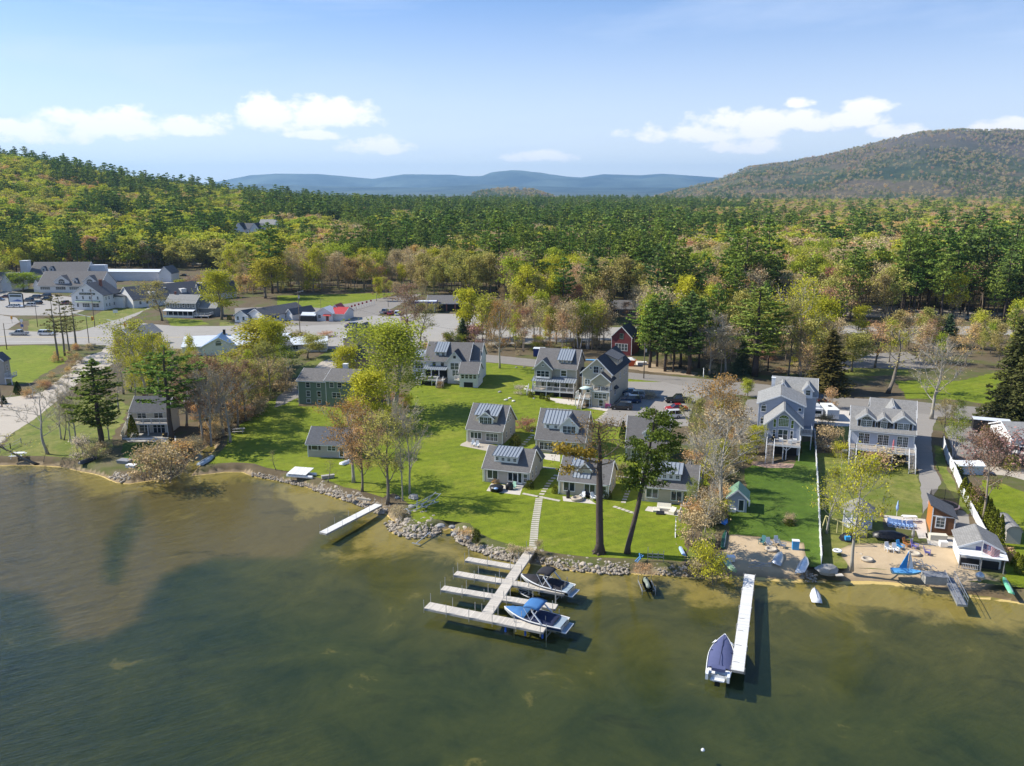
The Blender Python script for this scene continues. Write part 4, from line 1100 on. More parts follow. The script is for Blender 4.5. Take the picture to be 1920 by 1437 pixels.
class House:
  def __init__(s, name, label, cat, pL, W=None, rot=-17.0, pR=None, group=None, z=1.0, anchor=None):
    g = G(pL[0], pL[1], z) if anchor is None else Vector(anchor)
    if pR is not None:
      b = G(pR[0], pR[1], z); d = b - g
      rot = math.degrees(math.atan2(d.y, d.x)); W = W or d.length
    s.W = W; s.root = thing(name, label, cat, g, R(rot), group); s.wc = {}
  def part(s, mb, name, m=None, parent=None, smooth=False):
    return mb.build(name, m, parent or s.root, smooth)
  def box(s, name, m, x0, x1, y0, y1, z0, z1, parent=None):
    return s.part(MB().box(x0, x1, y0, y1, z0, z1), name, m, parent)
  def gable(s, x0, x1, y0, y1, z0, ze, zr, axis, wm, rm, ov=.4, rk=.5, name='wall', zb=None, nof=False, th=.16):
    """walls with gable ends and a two-slope roof. axis x: ridge runs along x. rk: where the ridge sits. zb: other eave height"""
    zb = ze if zb is None else zb
    w = MB()
    if axis == 'x':
      yr = y0 + (y1 - y0) * rk
      P = [(x0, y0, z0), (x0, y0, ze), (x0, yr, zr), (x0, y1, zb), (x0, y1, z0)]
      w.prism(P, (x1 - x0, 0, 0))
      r = MB(); sf = (zr - ze) / (yr - y0); sb = (zr - zb) / (y1 - yr); o = ov; g = .28
      roofslab(r, (x0 - g, y0 - o, ze - sf * o + .003), (x1 + g, y0 - o, ze - sf * o + .003), (x1 + g, yr, zr + .003), (x0 - g, yr, zr + .003), th)
      roofslab(r, (x1 + g, y1 + o, zb - sb * o + .003), (x0 - g, y1 + o, zb - sb * o + .003), (x0 - g, yr, zr + .003), (x1 + g, yr, zr + .003), th)
      rake = MB()
      for xx in (x0 - g - .012, x1 + g - .03):
        rake.beam((xx + .02, y0 - o - .01, ze - sf * o + th * .5), (xx + .02, yr, zr + th * .55), .05, .22); rake.beam((xx + .02, y1 + o + .01, zb - sb * o + th * .5), (xx + .02, yr, zr + th * .55), .05, .22)
      rake.box(x0 - g, x1 + g, y0 - o - .06, y0 - o - .006, ze - sf * o - .05, ze - sf * o + .14)
    else:
      xr = x0 + (x1 - x0) * rk
      P = [(x0, y0, z0), (x0, y0, ze), (xr, y0, zr), (x1, y0, zb), (x1, y0, z0)]
      w.prism([Vector(p) for p in P][::-1], (0, y1 - y0, 0))
      r = MB(); sl_ = (zr - ze) / (xr - x0); sr = (zr - zb) / (x1 - xr); o = ov; g = .28
      roofslab(r, (x0 - o, y1 + g, ze - sl_ * o + .003), (x0 - o, y0 - g, ze - sl_ * o + .003), (xr, y0 - g, zr + .003), (xr, y1 + g, zr + .003), th)
      roofslab(r, (x1 + o, y0 - g, zb - sr * o + .003), (x1 + o, y1 + g, zb - sr * o + .003), (xr, y1 + g, zr + .003), (xr, y0 - g, zr + .003), th)
      rake = MB(); yy = y0 - g - .03
      rake.beam((x0 - o - .01, yy, ze - sl_ * o + th * .5), (xr, yy, zr + th * .55), .05, .22); rake.beam((x1 + o + .01, yy, zb - sr * o + th * .5), (xr, yy, zr + th * .55), .05, .22)
    wall = s.part(w, name, wm)
    roof = s.part(r, 'roof', rm)
    s.part(rake, 'trim', WHITE, roof)
    return wall, roof
  def dormer_gable(s, x0, x1, y0, y1, z0, ze, zr, wm, rm, ov=.3):
    return s.gable(x0, x1, y0, y1, z0, ze, zr, 'y', wm, rm, ov, name='dormer')
  def seamroof(s, x0, x1, ya, za, yb, zb, th=.06, step=.55, name='roof'):
    """standing seam slab rising from (ya, za) to (yb, zb)"""
    mb = MB().mat(MSEAM); roofslab(mb, (x0, ya, za), (x1, ya, za), (x1, yb, zb), (x0, yb, zb), th); mb.mat(MRIB)
    n = max(2, int((x1 - x0) / step)); d = Vector((0, yb - ya, zb - za)); nn = Vector((0, -(zb - za), yb - ya)).normalized()
    for i in range(n + 1):
      x = x0 + .03 + (x1 - x0 - .06) * i / n
      a = Vector((x, ya, za)) + nn * (th + .035); mb.beam(a, a + d, .05, .09)
    return s.part(mb, name)
  def dormer_shed(s, x0, x1, y0, z0, zt, y1, zr, wm, nwin=3, ww=.55, wh=.55, wz=None, over=.35):
    w = MB().prism([(x0, y0, z0), (x0, y0, zt), (x0, y1, zr), (x0, y1, z0)], (x1 - x0, 0, 0)); s.part(w, 'dormer', wm)
    sl_ = (zr - zt) / (y1 - y0)
    s.seamroof(x0 - .25, x1 + .25, y0 - over, zt - sl_ * over + .01, y1 + .1, zr + sl_ * .1 + .01)
    for i in range(nwin):
      s.win('f', x0 + (x1 - x0) * (i + .5) / nwin, (wz or (z0 + zt) / 2), ww, wh, 1, at=y0, grid=(2, 2))
  def _m(s, face, at):
    if face == 'f': return lambda u, o, z: (u, at - o, z)
    if face == 'b': return lambda u, o, z: (-u, at + o, z)
    if face == 'l': return lambda u, o, z: (at - o, -u, z)
    return lambda u, o, z: (at + o, u, z)
  def win(s, face, u, z, w, h, n=1, at=0.0, grid=None, name='window', frame=None, arch=False, parent=None, glass=None, fw=.09):
    """window of n sashes; its glass is a part of it. u runs along the wall, z is the middle"""
    f = s._m(face, at); frame = frame or WHITE
    if face == 'l': u = -u
    if face == 'b': u = -u
    def bx(mb, u0, u1, o0, o1, z0, z1):
      a = f(u0, o0, z0); b = f(u1, o1, z1); mb.box(min(a[0], b[0]), max(a[0], b[0]), min(a[1], b[1]), max(a[1], b[1]), z0, z1)
    fr = MB(); gl = MB(); u0, u1, z0, z1 = u - w / 2, u + w / 2, z - h / 2, z + h / 2
    bx(fr, u0 - fw, u1 + fw, .004, .055, z0 - fw * 1.3, z0); bx(fr, u0 - fw, u1 + fw, .004, .055, z1, z1 + fw * 1.2)
    bx(fr, u0 - fw, u0, .004, .055, z0, z1); bx(fr, u1, u1 + fw, .004, .055, z0, z1)
    for i in range(1, n): bx(fr, u0 + w * i / n - fw * .6, u0 + w * i / n + fw * .6, .006, .052, z0, z1)
    if grid:
      gx, gz = grid
      for i in range(n):
        for j in range(1, gx):
          c = u0 + w * i / n + w / n * j / gx; bx(fr, c - .016, c + .016, .026, .040, z0, z1)
      for j in range(1, gz):
        c = z0 + h * j / gz; bx(fr, u0, u1, .024, .038, c - .018, c + .018)
    else:
      if h > .8: bx(fr, u0, u1, .02, .036, z - .025, z + .025)
    if arch:
      pts = [f(u + math.cos(a) * w / 2, .03, z1 + math.sin(a) * w * .42) for a in [math.pi * k / 8 for k in range(9)]]
      pts2 = [f(u + math.cos(a) * (w / 2 + fw), .045, z1 + math.sin(a) * (w * .42 + fw)) for a in [math.pi * k / 8 for k in range(9)]]
      for k in range(8): fr.poly([pts[k], pts2[k], pts2[k + 1], pts[k + 1]])
      gl.poly([f(u + math.cos(a) * w / 2, .022, z1 + math.sin(a) * w * .42) for a in [math.pi * k / 8 for k in range(9)]])
      for k in (2, 4, 6):
        a = math.pi * k / 8; fr.beam(f(u, .032, z1), f(u + math.cos(a) * w / 2, .032, z1 + math.sin(a) * w * .42), .03)
    bx(gl, u0, u1, .004, .02, z0, z1)
    fo = fr.build(name, frame, parent or s.root)
    gl.build('pane', glass or GLASS, fo)
    return fo
  def door(s, face, u, z0, w, h, at=0.0, m=None, glassy=True):
    f = s._m(face, at); d = MB()
    a, b = f(u - w / 2, .004, z0), f(u + w / 2, .06, z0 + h)
    d.box(min(a[0], b[0]), max(a[0], b[0]), min(a[1], b[1]), max(a[1], b[1]), z0, z0 + h)
    o = d.build('door', m or WHITE, s.root)
    if glassy:
      g = MB(); a, b = f(u - w * .34, .06, z0 + .2), f(u + w * .34, .072, z0 + h - .15)
      g.box(min(a[0], b[0]), max(a[0], b[0]), min(a[1], b[1]), max(a[1], b[1]), z0 + .25, z0 + h - .15); g.build('pane', GLASS, o)
    return o
  def shutters(s, u, z, w, h, at=0.0, m=None):
    for sg in (-1, 1):
      c = u + sg * (w / 2 + .09 + .22); mb = MB().box(c - .2, c + .2, at - .05, at - .004, z - h / 2, z + h / 2); mb.build('shutter', m or BLACK, s.root)
  def deck(s, x0, x1, y0, y1, z, rail=('f', 'l', 'r'), posts=True, m=None, rm=None, ground=0.0, infill=True, gap=None, npost=3):
    m = m or DECKW; rm = rm or WHITE
    s.part(MB().box(x0, x1, y0, y1, z - .14, z), 'deck', m)
    s.part(MB().box(x0 - .02, x1 + .02, y0 - .05, y0 - .003, z - .28, z + .01), 'deck_fascia', rm)
    if posts and z > .6:
      for i in range(npost):
        x = x0 + .12 + (x1 - x0 - .24) * i / (npost - 1); s.part(MB().box(x - .08, x + .08, y0 + .06, y0 + .22, ground, z - .14), 'deck_post', rm)
    r = MB()
    def run(a, b):
      a, b = Vector(a), Vector(b); L = (b - a).length
      r.beam(a + Vector((0, 0, .98)), b + Vector((0, 0, .98)), .09, .06); r.beam(a + Vector((0, 0, .15)), b + Vector((0, 0, .15)), .05, .05)
      n = max(1, int(L / 1.6 + .5))
      for i in range(n + 1):
        p = a.lerp(b, i / n); r.beam(p, p + Vector((0, 0, 1.06)), .11)
      if infill:
        k = int(L / .26)
        for i in range(1, k): p = a.lerp(b, i / k); r.beam(p + Vector((0, 0, .15)), p + Vector((0, 0, .97)), .03)
    if 'f' in rail:
      if gap:
        if gap[0] - x0 > .3: run((x0 + .06, y0 + .06, z), (gap[0], y0 + .06, z))
        if x1 - gap[1] > .3: run((gap[1], y0 + .06, z), (x1 - .06, y0 + .06, z))
      else: run((x0 + .06, y0 + .06, z), (x1 - .06, y0 + .06, z))
    if 'l' in rail: run((x0 + .06, y0 + .06, z), (x0 + .06, y1 - .05, z))
    if 'r' in rail: run((x1 - .06, y0 + .06, z), (x1 - .06, y1 - .05, z))
    s.part(r, 'railing', rm)
  def stairs(s, x0, x1, ytop, z, run_=None, d=-1, m=None, rm=None, ground=0.0):
    """flight in front of the deck going down towards -y"""
    m = m or DECKW; rm = rm or WHITE
    n = max(2, int((z - ground) / .19)); run_ = run_ or n * .26; st = MB()
    for i in range(n):
      zz = z - (i + 1) * (z - ground) / (n + 1); y = ytop + d * run_ * (i + .5) / n
      st.box(x0, x1, y - run_ / n * .55, y + run_ / n * .55, zz - .05, zz)
    for x in (x0 + .03, x1 - .03): st.beam((x, ytop, z - .15), (x, ytop + d * run_, ground + .05), .06, .25)
    s.part(st, 'stairs', m)
    r = MB()
    for x in (x0, x1):
      r.beam((x, ytop, z + .95), (x, ytop + d * run_, ground + .95), .09, .06); r.beam((x, ytop, z + .45), (x, ytop + d * run_, ground + .45), .04, .04)
      for k in range(3): y = ytop + d * run_ * k / 2; zz = z - (z - ground) * k / 2; r.beam((x, y, zz - .1), (x, y, zz + 1.05), .11)
    s.part(r, 'stair_railing', rm)
  def corner(s, x0, x1, y0, y1, z0, z1):
    mb = MB()
    for x in (x0, x1):
      sx = -1 if x == x0 else 1
      mb.box(x - .07, x + .07, y0 - .022, y0 + .05, z0, z1)
      mb.box(x - (.022 if sx < 0 else -.003), x + (.022 if sx > 0 else -.003), y0 + .052, y0 + .16, z0, z1)
    s.part(mb, 'corner_board', WHITE)
  def vent(s, x, y, z, h=.5):
    s.part(MB().tube([(x, y, z), (x, y, z + h)], .07, 6), 'vent_pipe', WHITE)
  def chimney(s, x, y, z0, z1, w=.6, m=None):
    s.part(MB().box(x - w / 2, x + w / 2, y - w / 2, y + w / 2, z0, z1).box(x - w / 2 - .06, x + w / 2 + .06, y - w / 2 - .06, y + w / 2 + .06, z1 - .001 + .002, z1 + .1), 'chimney', m or BRICK)
# ---- the six cottages
CG = None
def cottage(label, pL, W, dep, ze, zr, wm, style, rot=-17):
  h = House('cottage', label, 'cottage', pL, W, rot)
  h.box('foundation', FOUND, .02, W - .02, .02, dep - .02, -.1, .22)
  h.gable(0, W, 0, dep, .2, ze, zr, 'x', wm, RTAUPE, .45)
  h.corner(0, W, 0, dep, .2, ze)
  yr = dep / 2; sl_ = (zr - ze) / yr
  fz = lambda y: ze + sl_ * y
  if style == 'A':
    x0, x1 = W * .18, W * .80
    h.dormer_shed(x0, x1, 1.0, fz(.8), fz(1.0) + 1.6, yr, zr + .05, BEIGE, 0)
    h.win('f', x0 + .35, fz(1.15) + .7, .32, .35, 1, at=1.15); h.win('f', x1 - .35, fz(1.15) + .7, .32, .35, 1, at=1.15)
    c = (x0 + x1) / 2; h.dormer_gable(c - 1.45, c + 1.45, .75, yr, fz(.6), fz(.75) + 1.25, fz(.75) + 2.35, WHITE, RDARK)
    h.win('f', c, fz(.75) + .75, 2.3, 1.15, 3, at=.75, grid=(2, 2))
    h.win('f', W * .24, 1.45, 2.1, 1.15, 3, grid=(1, 1)); h.win('f', W * .70, 1.35, 2.2, 1.35, 3, grid=(2, 2))
  elif style == 'B':
    x0, x1 = W * .12, W * .62
    h.dormer_shed(x0, x1, 1.2, fz(1.0), fz(1.2) + 1.35, yr, zr + .02, WHITE, 3, .45, .5)
    c = W * .66; h.dormer_gable(c - 1.7, c + 1.7, .75, yr, fz(.6), fz(.75) + 1.4, fz(.75) + 3.1, WHITE, RSLATE)
    h.win('f', c, fz(.75) + .85, 2.2, 1.2, 3, at=.75, grid=(2, 2))
    h.win('f', W * .20, 1.3, 2.3, 1.3, 3, grid=(2, 2)); h.win('f', W * .72, 1.3, 2.3, 1.3, 3, grid=(2, 2))
  elif style in 'CE':
    x0, x1 = (W * .20, W * .72) if style == 'C' else (W * .22, W * .70)
    h.dormer_shed(x0, x1, .7, fz(.5), fz(.7) + 1.45, yr + .1, zr + .12, WHITE, 4, .45, .5, fz(.7) + .75, .5)
    h.win('f', W * .19, 1.45, 1.7, 1.35, 2, grid=(1, 1)); h.win('f', W * .64, 1.35, 1.5, 1.4, 2, grid=(1, 1))
    h.door('f', W * .80, .3, .8, 2.0, at=0); h.win('f', W * .92, 1.35, .6, 1.3, 1)
    h.box('step', FOUND, W * .72, W * .90, -.9, -.003, -.1, .22)
  elif style == 'D':
    x0, x1 = W * .22, W * .50
    h.dormer_shed(x0, x1, 1.0, fz(.8), fz(1.0) + 1.2, yr, zr + .05, BEIGE, 0)
    c = W * .50; h.dormer_gable(c - .95, c + .95, .8, yr, fz(.7), fz(.8) + .9, fz(.8) + 1.9, BEIGE, RTAUPE)
    h.seamroof(W * .26, W * .62, .1, fz(.1) + .19, .8, fz(.8) + .24)
    h.win('f', W * .20, 1.45, 1.7, 1.35, 2, grid=(1, 1)); h.win('f', W * .62, 1.4, 1.6, 1.4, 2, grid=(1, 1)); h.win('f', W * .90, 1.35, .8, 1.3, 1)
  elif style == 'F':
    c = W * .58; h.dormer_gable(c - 1.3, c + 1.3, .9, yr, fz(.8), fz(.9) + 1.2, fz(.9) + 2.2, WHITE, RSLATE)
    h.win('f', c, fz(.9) + .75, 1.9, 1.0, 3, at=.9, grid=(2, 2))
    h.win('f', W * .25, 1.35, 1.8, 1.3, 2); h.win('f', W * .74, 1.3, 2.4, 1.4, 3)
  # gable-end windows on the side that shows
  h.win('r', dep * .30, 1.4, .55, 1.1, 1, at=W); h.win('r', dep * .62, 1.4, .55, 1.1, 1, at=W)
  if zr > 6: h.win('r', dep * .42, ze + 1.3, .55, 1.1, 1, at=W); h.win('r', dep * .60, ze + 1.3, .55, 1.1, 1, at=W)
  h.vent(W * .3, dep * .66, zr - 1.0, .9); h.part(MB().box(W * .02, W * .98, -.14 - .45, -.065 - .45, ze - sl_ * .45 + .0, ze - sl_ * .45 + .1), 'gutter', WHITE)
  h.part(MB().box(-.12, -.035, -.42, -.34, .2, ze - .3), 'downpipe', WHITE)
  return h
cA = cottage('tall beige cottage with white gabled dormer in the middle of its metal dormer', (877, 829), 6.9, 8.4, 2.9, 6.5, GREIGE, 'A')
cB = cottage('tall beige cottage with gabled dormer at the right end of its metal dormer', (1006, 848), 8.8, 8.6, 2.9, 7.1, BEIGE, 'B', -15)
cC = cottage('low grey cottage with four small dormer windows and a round covered table on its patio', (908, 904), 7.6, 6.6, 2.7, 5.15, GREIGE, 'C')
cD = cottage('low beige cottage partly hidden behind the thick bare pine trunk', (1049, 927), 7.7, 6.6, 2.7, 5.2, BEIGE, 'D')
cE = cottage('low beige cottage with cream covered sofa on its patio, nearest the hedge', (1203, 940), 8.1, 6.6, 2.8, 5.3, BEIGE, 'E', -15)
cF = cottage('beige cottage mostly hidden behind the leafy top of the leaning pine', (1174, 864), 7.2, 8.2, 2.9, 7.0, GREIGE, 'F', -12)
# rear ell of the low cottages
for c_, x0 in ((cC, 5.0), (cE, 5.4)):
  c_.gable(x0, x0 + 2.4, 6.6, 9.4, .2, 2.3, 3.9, 'y', BEIGE, RTAUPE, .25, name='rear_wing')
# ---- green house
h = House('house', 'two and a half storey dark green house with shallow taupe roof', 'house', (561, 758), 12.2, -9)
h.box('foundation', FOUND, .02, 6.7, .02, 9, -.3, .1)
h.gable(0, 6.8, 0, 9, 0.1, 5.5, 7.2, 'x', GREEN, RTAUPE, .5); h.gable(6.8, 13.2, -.9, 8.5, 0.1, 5.9, 7.5, 'x', GREEN, RTAUPE, .5, name='wing')
h.corner(0, 6.8, 0, 9, .1, 5.4); h.corner(6.8, 13.2, -.9, 8, .1, 5.8)
for z, hh in ((4.5, 1.15), (2.5, 1.2), (.85, .8)):
  h.win('f', 2.3, z, .85, hh, 1); h.win('f', 4.8, z, .8, hh if z < 4 else .85, 1)
h.win('f', 8.2, 4.9, .9, 1.1, 1, at=-.9); h.win('f', 10.0, 4.9, .9, 1.1, 1, at=-.9); h.win('f', 9.2, 2.6, 1.9, 1.1, 2, at=-.9)
h.vent(5.5, 2.5, 6.2, .5); h.chimney(9.0, 6.0, 6.2, 8.2, 1.0, WHITE)
# ---- small grey cottage behind the red maple
h = House('cottage', 'small grey cottage with white deck chairs behind the red budding maple', 'cottage', (578, 857), 7.6, -7)
h.gable(0, 7.4, 0, 6.2, 0, 2.7, 4.7, 'x', GREIGE, RSLATE, .5); h.corner(0, 7.4, 0, 6, 0, 2.6)
h.win('f', 1.3, 1.8, 1.1, .8, 1); h.shutters(1.3, 1.8, 1.1, .8); h.win('f', 4.4, 1.8, 1.4, .9, 2); h.door('f', 6.2, .1, .9, 2.0)
h.vent(1.5, 2, 3.6, .5)
# ---- white cottage at the left
h = House('house', 'white two storey cottage with dark roof and balcony near the waterside bush', 'house', (250, 815), 7.4, 2)
h.gable(0, 7.0, 0, 5.8, 0, 4.9, 6.9, 'x', CREAM, RSLATE, .6); h.corner(0, 7.0, 0, 5.8, 0, 4.8)
h.win('f', 2.0, 3.9, 1.6, 1.5, 2); h.win('f', 5.2, 3.9, 1.6, 1.4, 2); h.win('f', 2.3, 1.35, 1.9, 2.0, 2); h.win('f', 5.1, 1.35, 2.2, 2.0, 3)
h.deck(-.2, 7.6, -2.0, 0, 2.75, posts=True); h.deck(-.6, 8.0, -3.6, -.02, .35, rail=(), posts=False, m=WGREY); h.chimney(1.0, 4.4, 5.4, 7.4, .5)
h.box('deck_chair', WHITE, 1.0, 1.6, -2.9, -2.2, .36, .8); h.box('planter', BLACK, 6.9, 7.5, -3.2, -2.7, .36, 1.1)
# ---- white house with porch and metal dormer
h = House('house', 'big white house with metal roofed porch, small gables and a side wing', 'house', (798, 716), 13, -9)
HX = h
h.gable(0, 11.0, 0, 10, 0, 5.6, 9.2, 'x', SNOW, RTAUPE, .5)
h.gable(8.6, 13.4, 2.5, 10.5, 0, 5.6, 9.0, 'x', SNOW, RTAUPE, .4, name='rear_wing')
h.dormer_shed(2.3, 5.1, 1.1, 6.1, 7.6, 4.9, 9.25, SNOW, 2, .7, .75)
h.gable(5.9, 9.6, -1.1, 5.0, 0, 5.7, 8.0, 'y', SNOW, RDARK, .35, name='front_gable')
h.win('f', 7.75, 6.7, .7, .7, 1, at=-1.1); h.win('f', 7.75, 4.4, 2.0, 1.6, 2, at=-1.1); h.win('f', 8.0, 1.8 + .9, 1.6, 1.4, 2, at=-1.1)
h.win('f', 2.3, 4.7, .8, 1.2, 1); h.win('f', 4.4, 4.7, .8, 1.2, 1)
h.gable(-3.4, -.02, .6, 8.5, 0, 5.2, 7.4, 'x', SNOW, RTAUPE, .3, name='side_wing'); h.dormer_shed(-2.9, -.8, 1.0, 5.1, 6.2, 4, 7.2, SNOW, 1, 1.4, .8); h.win('f', -1.7, 3.9, 2.0, 1.3, 3, at=.6); h.win('f', -1.7, 1.8, 2.0, 1.2, 2, at=.6)
h.seamroof(-.2, 5.9, -2.3, 3.55, -.01, 4.1);
for x in (.0, 1.95, 3.9): h.box('porch_column', WHITE, x, x + .2, -2.15, -1.95, 1.5, 3.6)
h.box('porch_glass', DARKW, .25, 5.6, -.5, -.3, 1.5, 3.5)
h.deck(-.3, 5.7, -4.4, -.52, 1.5, rail=('f', 'l'), gap=(4.2, 5.6)); h.box('undercroft_shade', DARKW, .1, 5.3, -3.9, -3.6, 0, 1.2); h.stairs(4.2, 5.6, -4.4, 1.5); h.stairs(-1.4, -.35, -1.8, 1.5, 2.6)  # near-black slab under the deck paints the shade there
h.box('deck_table', WGREY, 1.4, 4.2, -3.7, -2.6, 1.52, 2.1)
h.gable(9.7, 14.2, -4.6, 1.8, 0, 3.6, 5.6, 'x', SNOW, RTAUPE, .4, name='sun_room')
for i in range(4): h.win('f', 10.5 + i * 1.0, 2.75, .7, 1.0, 1, at=-4.6)
h.win('r', -3.8, 2.75, .6, 1.1, 1, at=14.2); h.win('r', -2.9, 2.75, .6, 1.1, 1, at=14.2); h.win('r', 3.6, 7.0, .7, 1.2, 1, at=13.4)
h.box('garage_door', DARKW, 10.8, 13.0, -4.68, -4.604, .1, 1.3); h.vent(1.5, 4.4, 8.6, .8)
h.deck(8.0, 9.68, -3.0, -1.12, 1.5, rail=('f',), posts=False)
# ---- beige three storey house
h = House('house', 'beige three storey house with metal porch roof and white railed porch', 'house', (1005, 737), 9.6, -16)
h.gable(0, 9.6, 0, 9.5, 0, 6.5, 9.9, 'x', SAGE, RTAUPE, .5); h.corner(0, 9.6, 0, 9.5, .1, 6.4)
h.gable(-.1, 4.0, -1.3, 4.5, 3.9, 6.3, 8.2, 'y', SAGE, RTAUPE, .35, name='front_gable'); h.win('f', 1.95, 5.0, 2.9, 1.3, 3, at=-1.3); h.win('f', 1.95, 7.0, .4, .4, 1, at=-1.3)
h.box('window_sill', WHITE, .3, 3.6, -1.6, -1.305, 3.95, 4.2)
h.dormer_shed(5.0, 8.2, .95, 7.1, 8.2, 4.7, 9.95, BEIGE, 3, .5, .5)
h.win('f', 6.6, 5.1, 1.2, 1.2, 1, fw=.22)
h.seamroof(-.5, 9.9, -2.6, 3.4, -.01, 4.1); h.deck(-.3, 9.7, -2.7, -.02, 1.35, gap=None, npost=4)
for x in (-.2, 3.0, 6.2, 9.4): h.box('porch_column', WHITE, x, x + .2, -2.6, -2.4, 1.35, 3.5)
h.win('f', 2.4, 2.5, 2.2, 1.6, 3); h.win('f', 5.2, 2.5, 1.6, 1.7, 2); h.door('f', 7.4, 1.4, 1.0, 2.0)
h.win('r', 3.6, 7.6, .55, 1.3, 1, at=9.6); h.win('r', 4.6, 7.6, .55, 1.3, 1, at=9.6); h.win('r', 3.6, 4.6, .55, 1.2, 1, at=9.6); h.win('r', 6.4, 4.6, .55, 1.2, 1, at=9.6); h.win('r', -1.4, 2.6, .8, 1.1, 1, at=9.75) if False else None
h.stairs(-1.5, -.35, -1.2, 1.35, 1.8); h.box('undercroft_shade', DARKW, .3, 9.2, -2.2, -2.0, 0, 1.1)  # dark slab stands for the shade below the porch floor
h.gable(9.62, 12.3, 3.8, 8.8, 0, 3.9, 5.4, 'x', BEIGE, RDARK, .3, name='link_wing'); h.win('f', 11.0, 3.4, .5, .5, 1, at=3.8); h.vent(6.5, 5.2, 9.6, .7)
# ---- narrow beige townhouse
h = House('house', 'tall narrow beige townhouse with dark roof and corner balcony beside the parked cars', 'house', (1091, 757), 7.0, -21)
h.gable(0, 6.6, 0, 16.5, 0, 7.3, 10.4, 'y', BEIGE, RDARK, .45, th=.18); h.corner(0, 6.6, 0, 16, 0, 7.2)
h.win('f', 3.1, 8.0, 1.1, 1.4, 1, grid=(2, 2)); h.win('f', 1.9, 8.3, .4, .4, 1); h.win('f', 4.3, 8.3, .4, .4, 1); h.win('f', 1.2, 5.1, 1.1, 1.0, 2)
h.gable(2.7, 6.8, -2.0, 2.2, 4.9, 6.0, 7.6, 'y', BEIGE, RDARK, .3, name='front_gable')
h.box('bay', BEIGE, 2.75, 6.75, -1.95, -.02, 0, 3.6); h.corner(2.75, 6.75, -1.95, 0, 0, 3.6); h.deck(2.7, 6.8, -2.05, -.02, 3.75, posts=False)
for x in (2.75, 6.55): h.box('porch_column', WHITE, x, x + .18, -1.95, -1.77, 3.75, 5.9)
h.win('f', 4.9, 4.95 - .3, 2.4, 1.6, 3); h.win('f', 4.7, 2.6, 2.6, 1.1, 3, at=-1.95, grid=(2, 2)); h.win('f', 4.9, 1.0, .9, 1.4, 1, at=-1.95); h.win('f', 1.4, 3.3, .8, 1.2, 1); h.door('f', 2.2, 2.0, .8, 2.0)
h.deck(-.9, 2.6, -2.6, -.02, 2.0, gap=(.4, 1.4)); h.stairs(.4, 1.4, -2.6, 2.0)
for i, y in enumerate((2.6, 8, 12, 14)): h.win('r', y, 5.4, .6, 1.2, 1, at=6.6)
h.win('r', 3.6, 2.4, .9, 1.1, 1, at=6.6); h.seamroof(0, .1, 0, 0, .1, .1) if False else None
h.part(MB().prism([(6.62, 2.6, 3.9), (7.3, 2.6, 3.3), (6.62, 2.6, 3.3)], (0, 2.2, 0)), 'awning', RDARK)
# long side dormer looking to the cars
h.part(MB().prism([(3.9, 6.5, 9.5), (3.9, 6.5, 10.35), (6.2, 6.5, 9.35), (6.2, 6.5, 7.6)], (0, 5.5, 0)), 'dormer', BEIGE)
r_ = MB(); r_.prism([(3.4, 6.2, 10.45), (6.6, 6.2, 9.12), (6.6, 6.2, 9.26), (3.4, 6.2, 10.6)], (0, 6.1, 0)); h.part(r_, 'roof', RSLATE)
h.win('r', 7.4, 8.7, .7, .7, 1, at=6.2); h.win('r', 11.1, 8.7, .7, .7, 1, at=6.2)
# ---- red house on the building plot
h = House('house', 'narrow dark red house with white corners and black roof beside an open skip', 'house', (1146, 665), 6.2, -24)
h.gable(0, 6.0, 0, 8.0, 0, 5.4, 8.4, 'y', RED, RDARK, .3); h.corner(0, 6.0, 0, 8, .2, 5.3)
h.win('f', 3.0, 2.4, 3.6, 1.9, 4); h.win('f', 3.0, 5.6, .9, 1.4, 1, frame=GREEN); h.win('r', 3, 4.3, .7, 1.2, 1, at=6.0)
# ---- blue house with the big arched gable
h = House('house', 'blue house with large arched green gable window above a white deck', 'house', (1434, 849), 5.9, -18)
h.gable(0, 5.7, 0, 7, 0, 5.6, 8.2, 'y', BLUES, RLIGHT, .55); h.corner(0, 5.7, 0, 7, 0, 5.5)
h.win('f', 2.85, 5.9, 1.7, 1.3, 1, grid=(6, 5), arch=True, glass=GREENGL); h.win('f', 1.35, 5.7, .4, 1.4, 1, glass=GREENGL); h.win('f', 4.35, 5.7, .4, 1.4, 1, glass=GREENGL)
h.win('f', 2.85, 3.65, 1.6, 1.8, 2); h.win('f', 1.35, 3.75, .4, 1.4, 1); h.win('f', 4.35, 3.75, .4, 1.4, 1)
h.gable(-1.7, 6.3, 6.5, 16, 0, 7.6, 9.3, 'y', BLUES, RLIGHT, .4, name='main_block', rk=.48); h.corner(-1.7, 6.3, 6.5, 16, 0, 7.5)
h.win('f', -.8, 6.6, .8, 1.1, 1, at=6.5, arch=True); h.win('f', -.8, 4.2, .8, 1.1, 1, at=6.5, arch=True); h.win('f', 5.6, 6.9, .5, .5, 1, at=6.5)
h.gable(.6, 8.8, 16.3, 24, 0, 7.4, 10.0, 'x', BLUE2, RLIGHT, .4, name='rear_block'); h.gable(6.3, 8.0, 15.7, 20, 7.0, 8.6, 9.7, 'y', WHITE, RLIGHT, .2, name='dormer'); h.win('f', 7.15, 8.1, .8, .95, 1, at=15.7); h.gable(1.6, 3.4, 15.7, 20, 7.0, 8.6, 9.7, 'y', WHITE, RLIGHT, .2, name='dormer')
h.deck(.2, 5.9, -3.4, -.02, 2.7, gap=(.25, 1.5)); h.stairs(.2, 1.5, -3.4, 2.7, 3.2); h.box('undercroft_shade', DARKW, .3, 5.4, -.4, -.15, 0, 2.3)  # near-black slab by the wall stands for under-deck shade
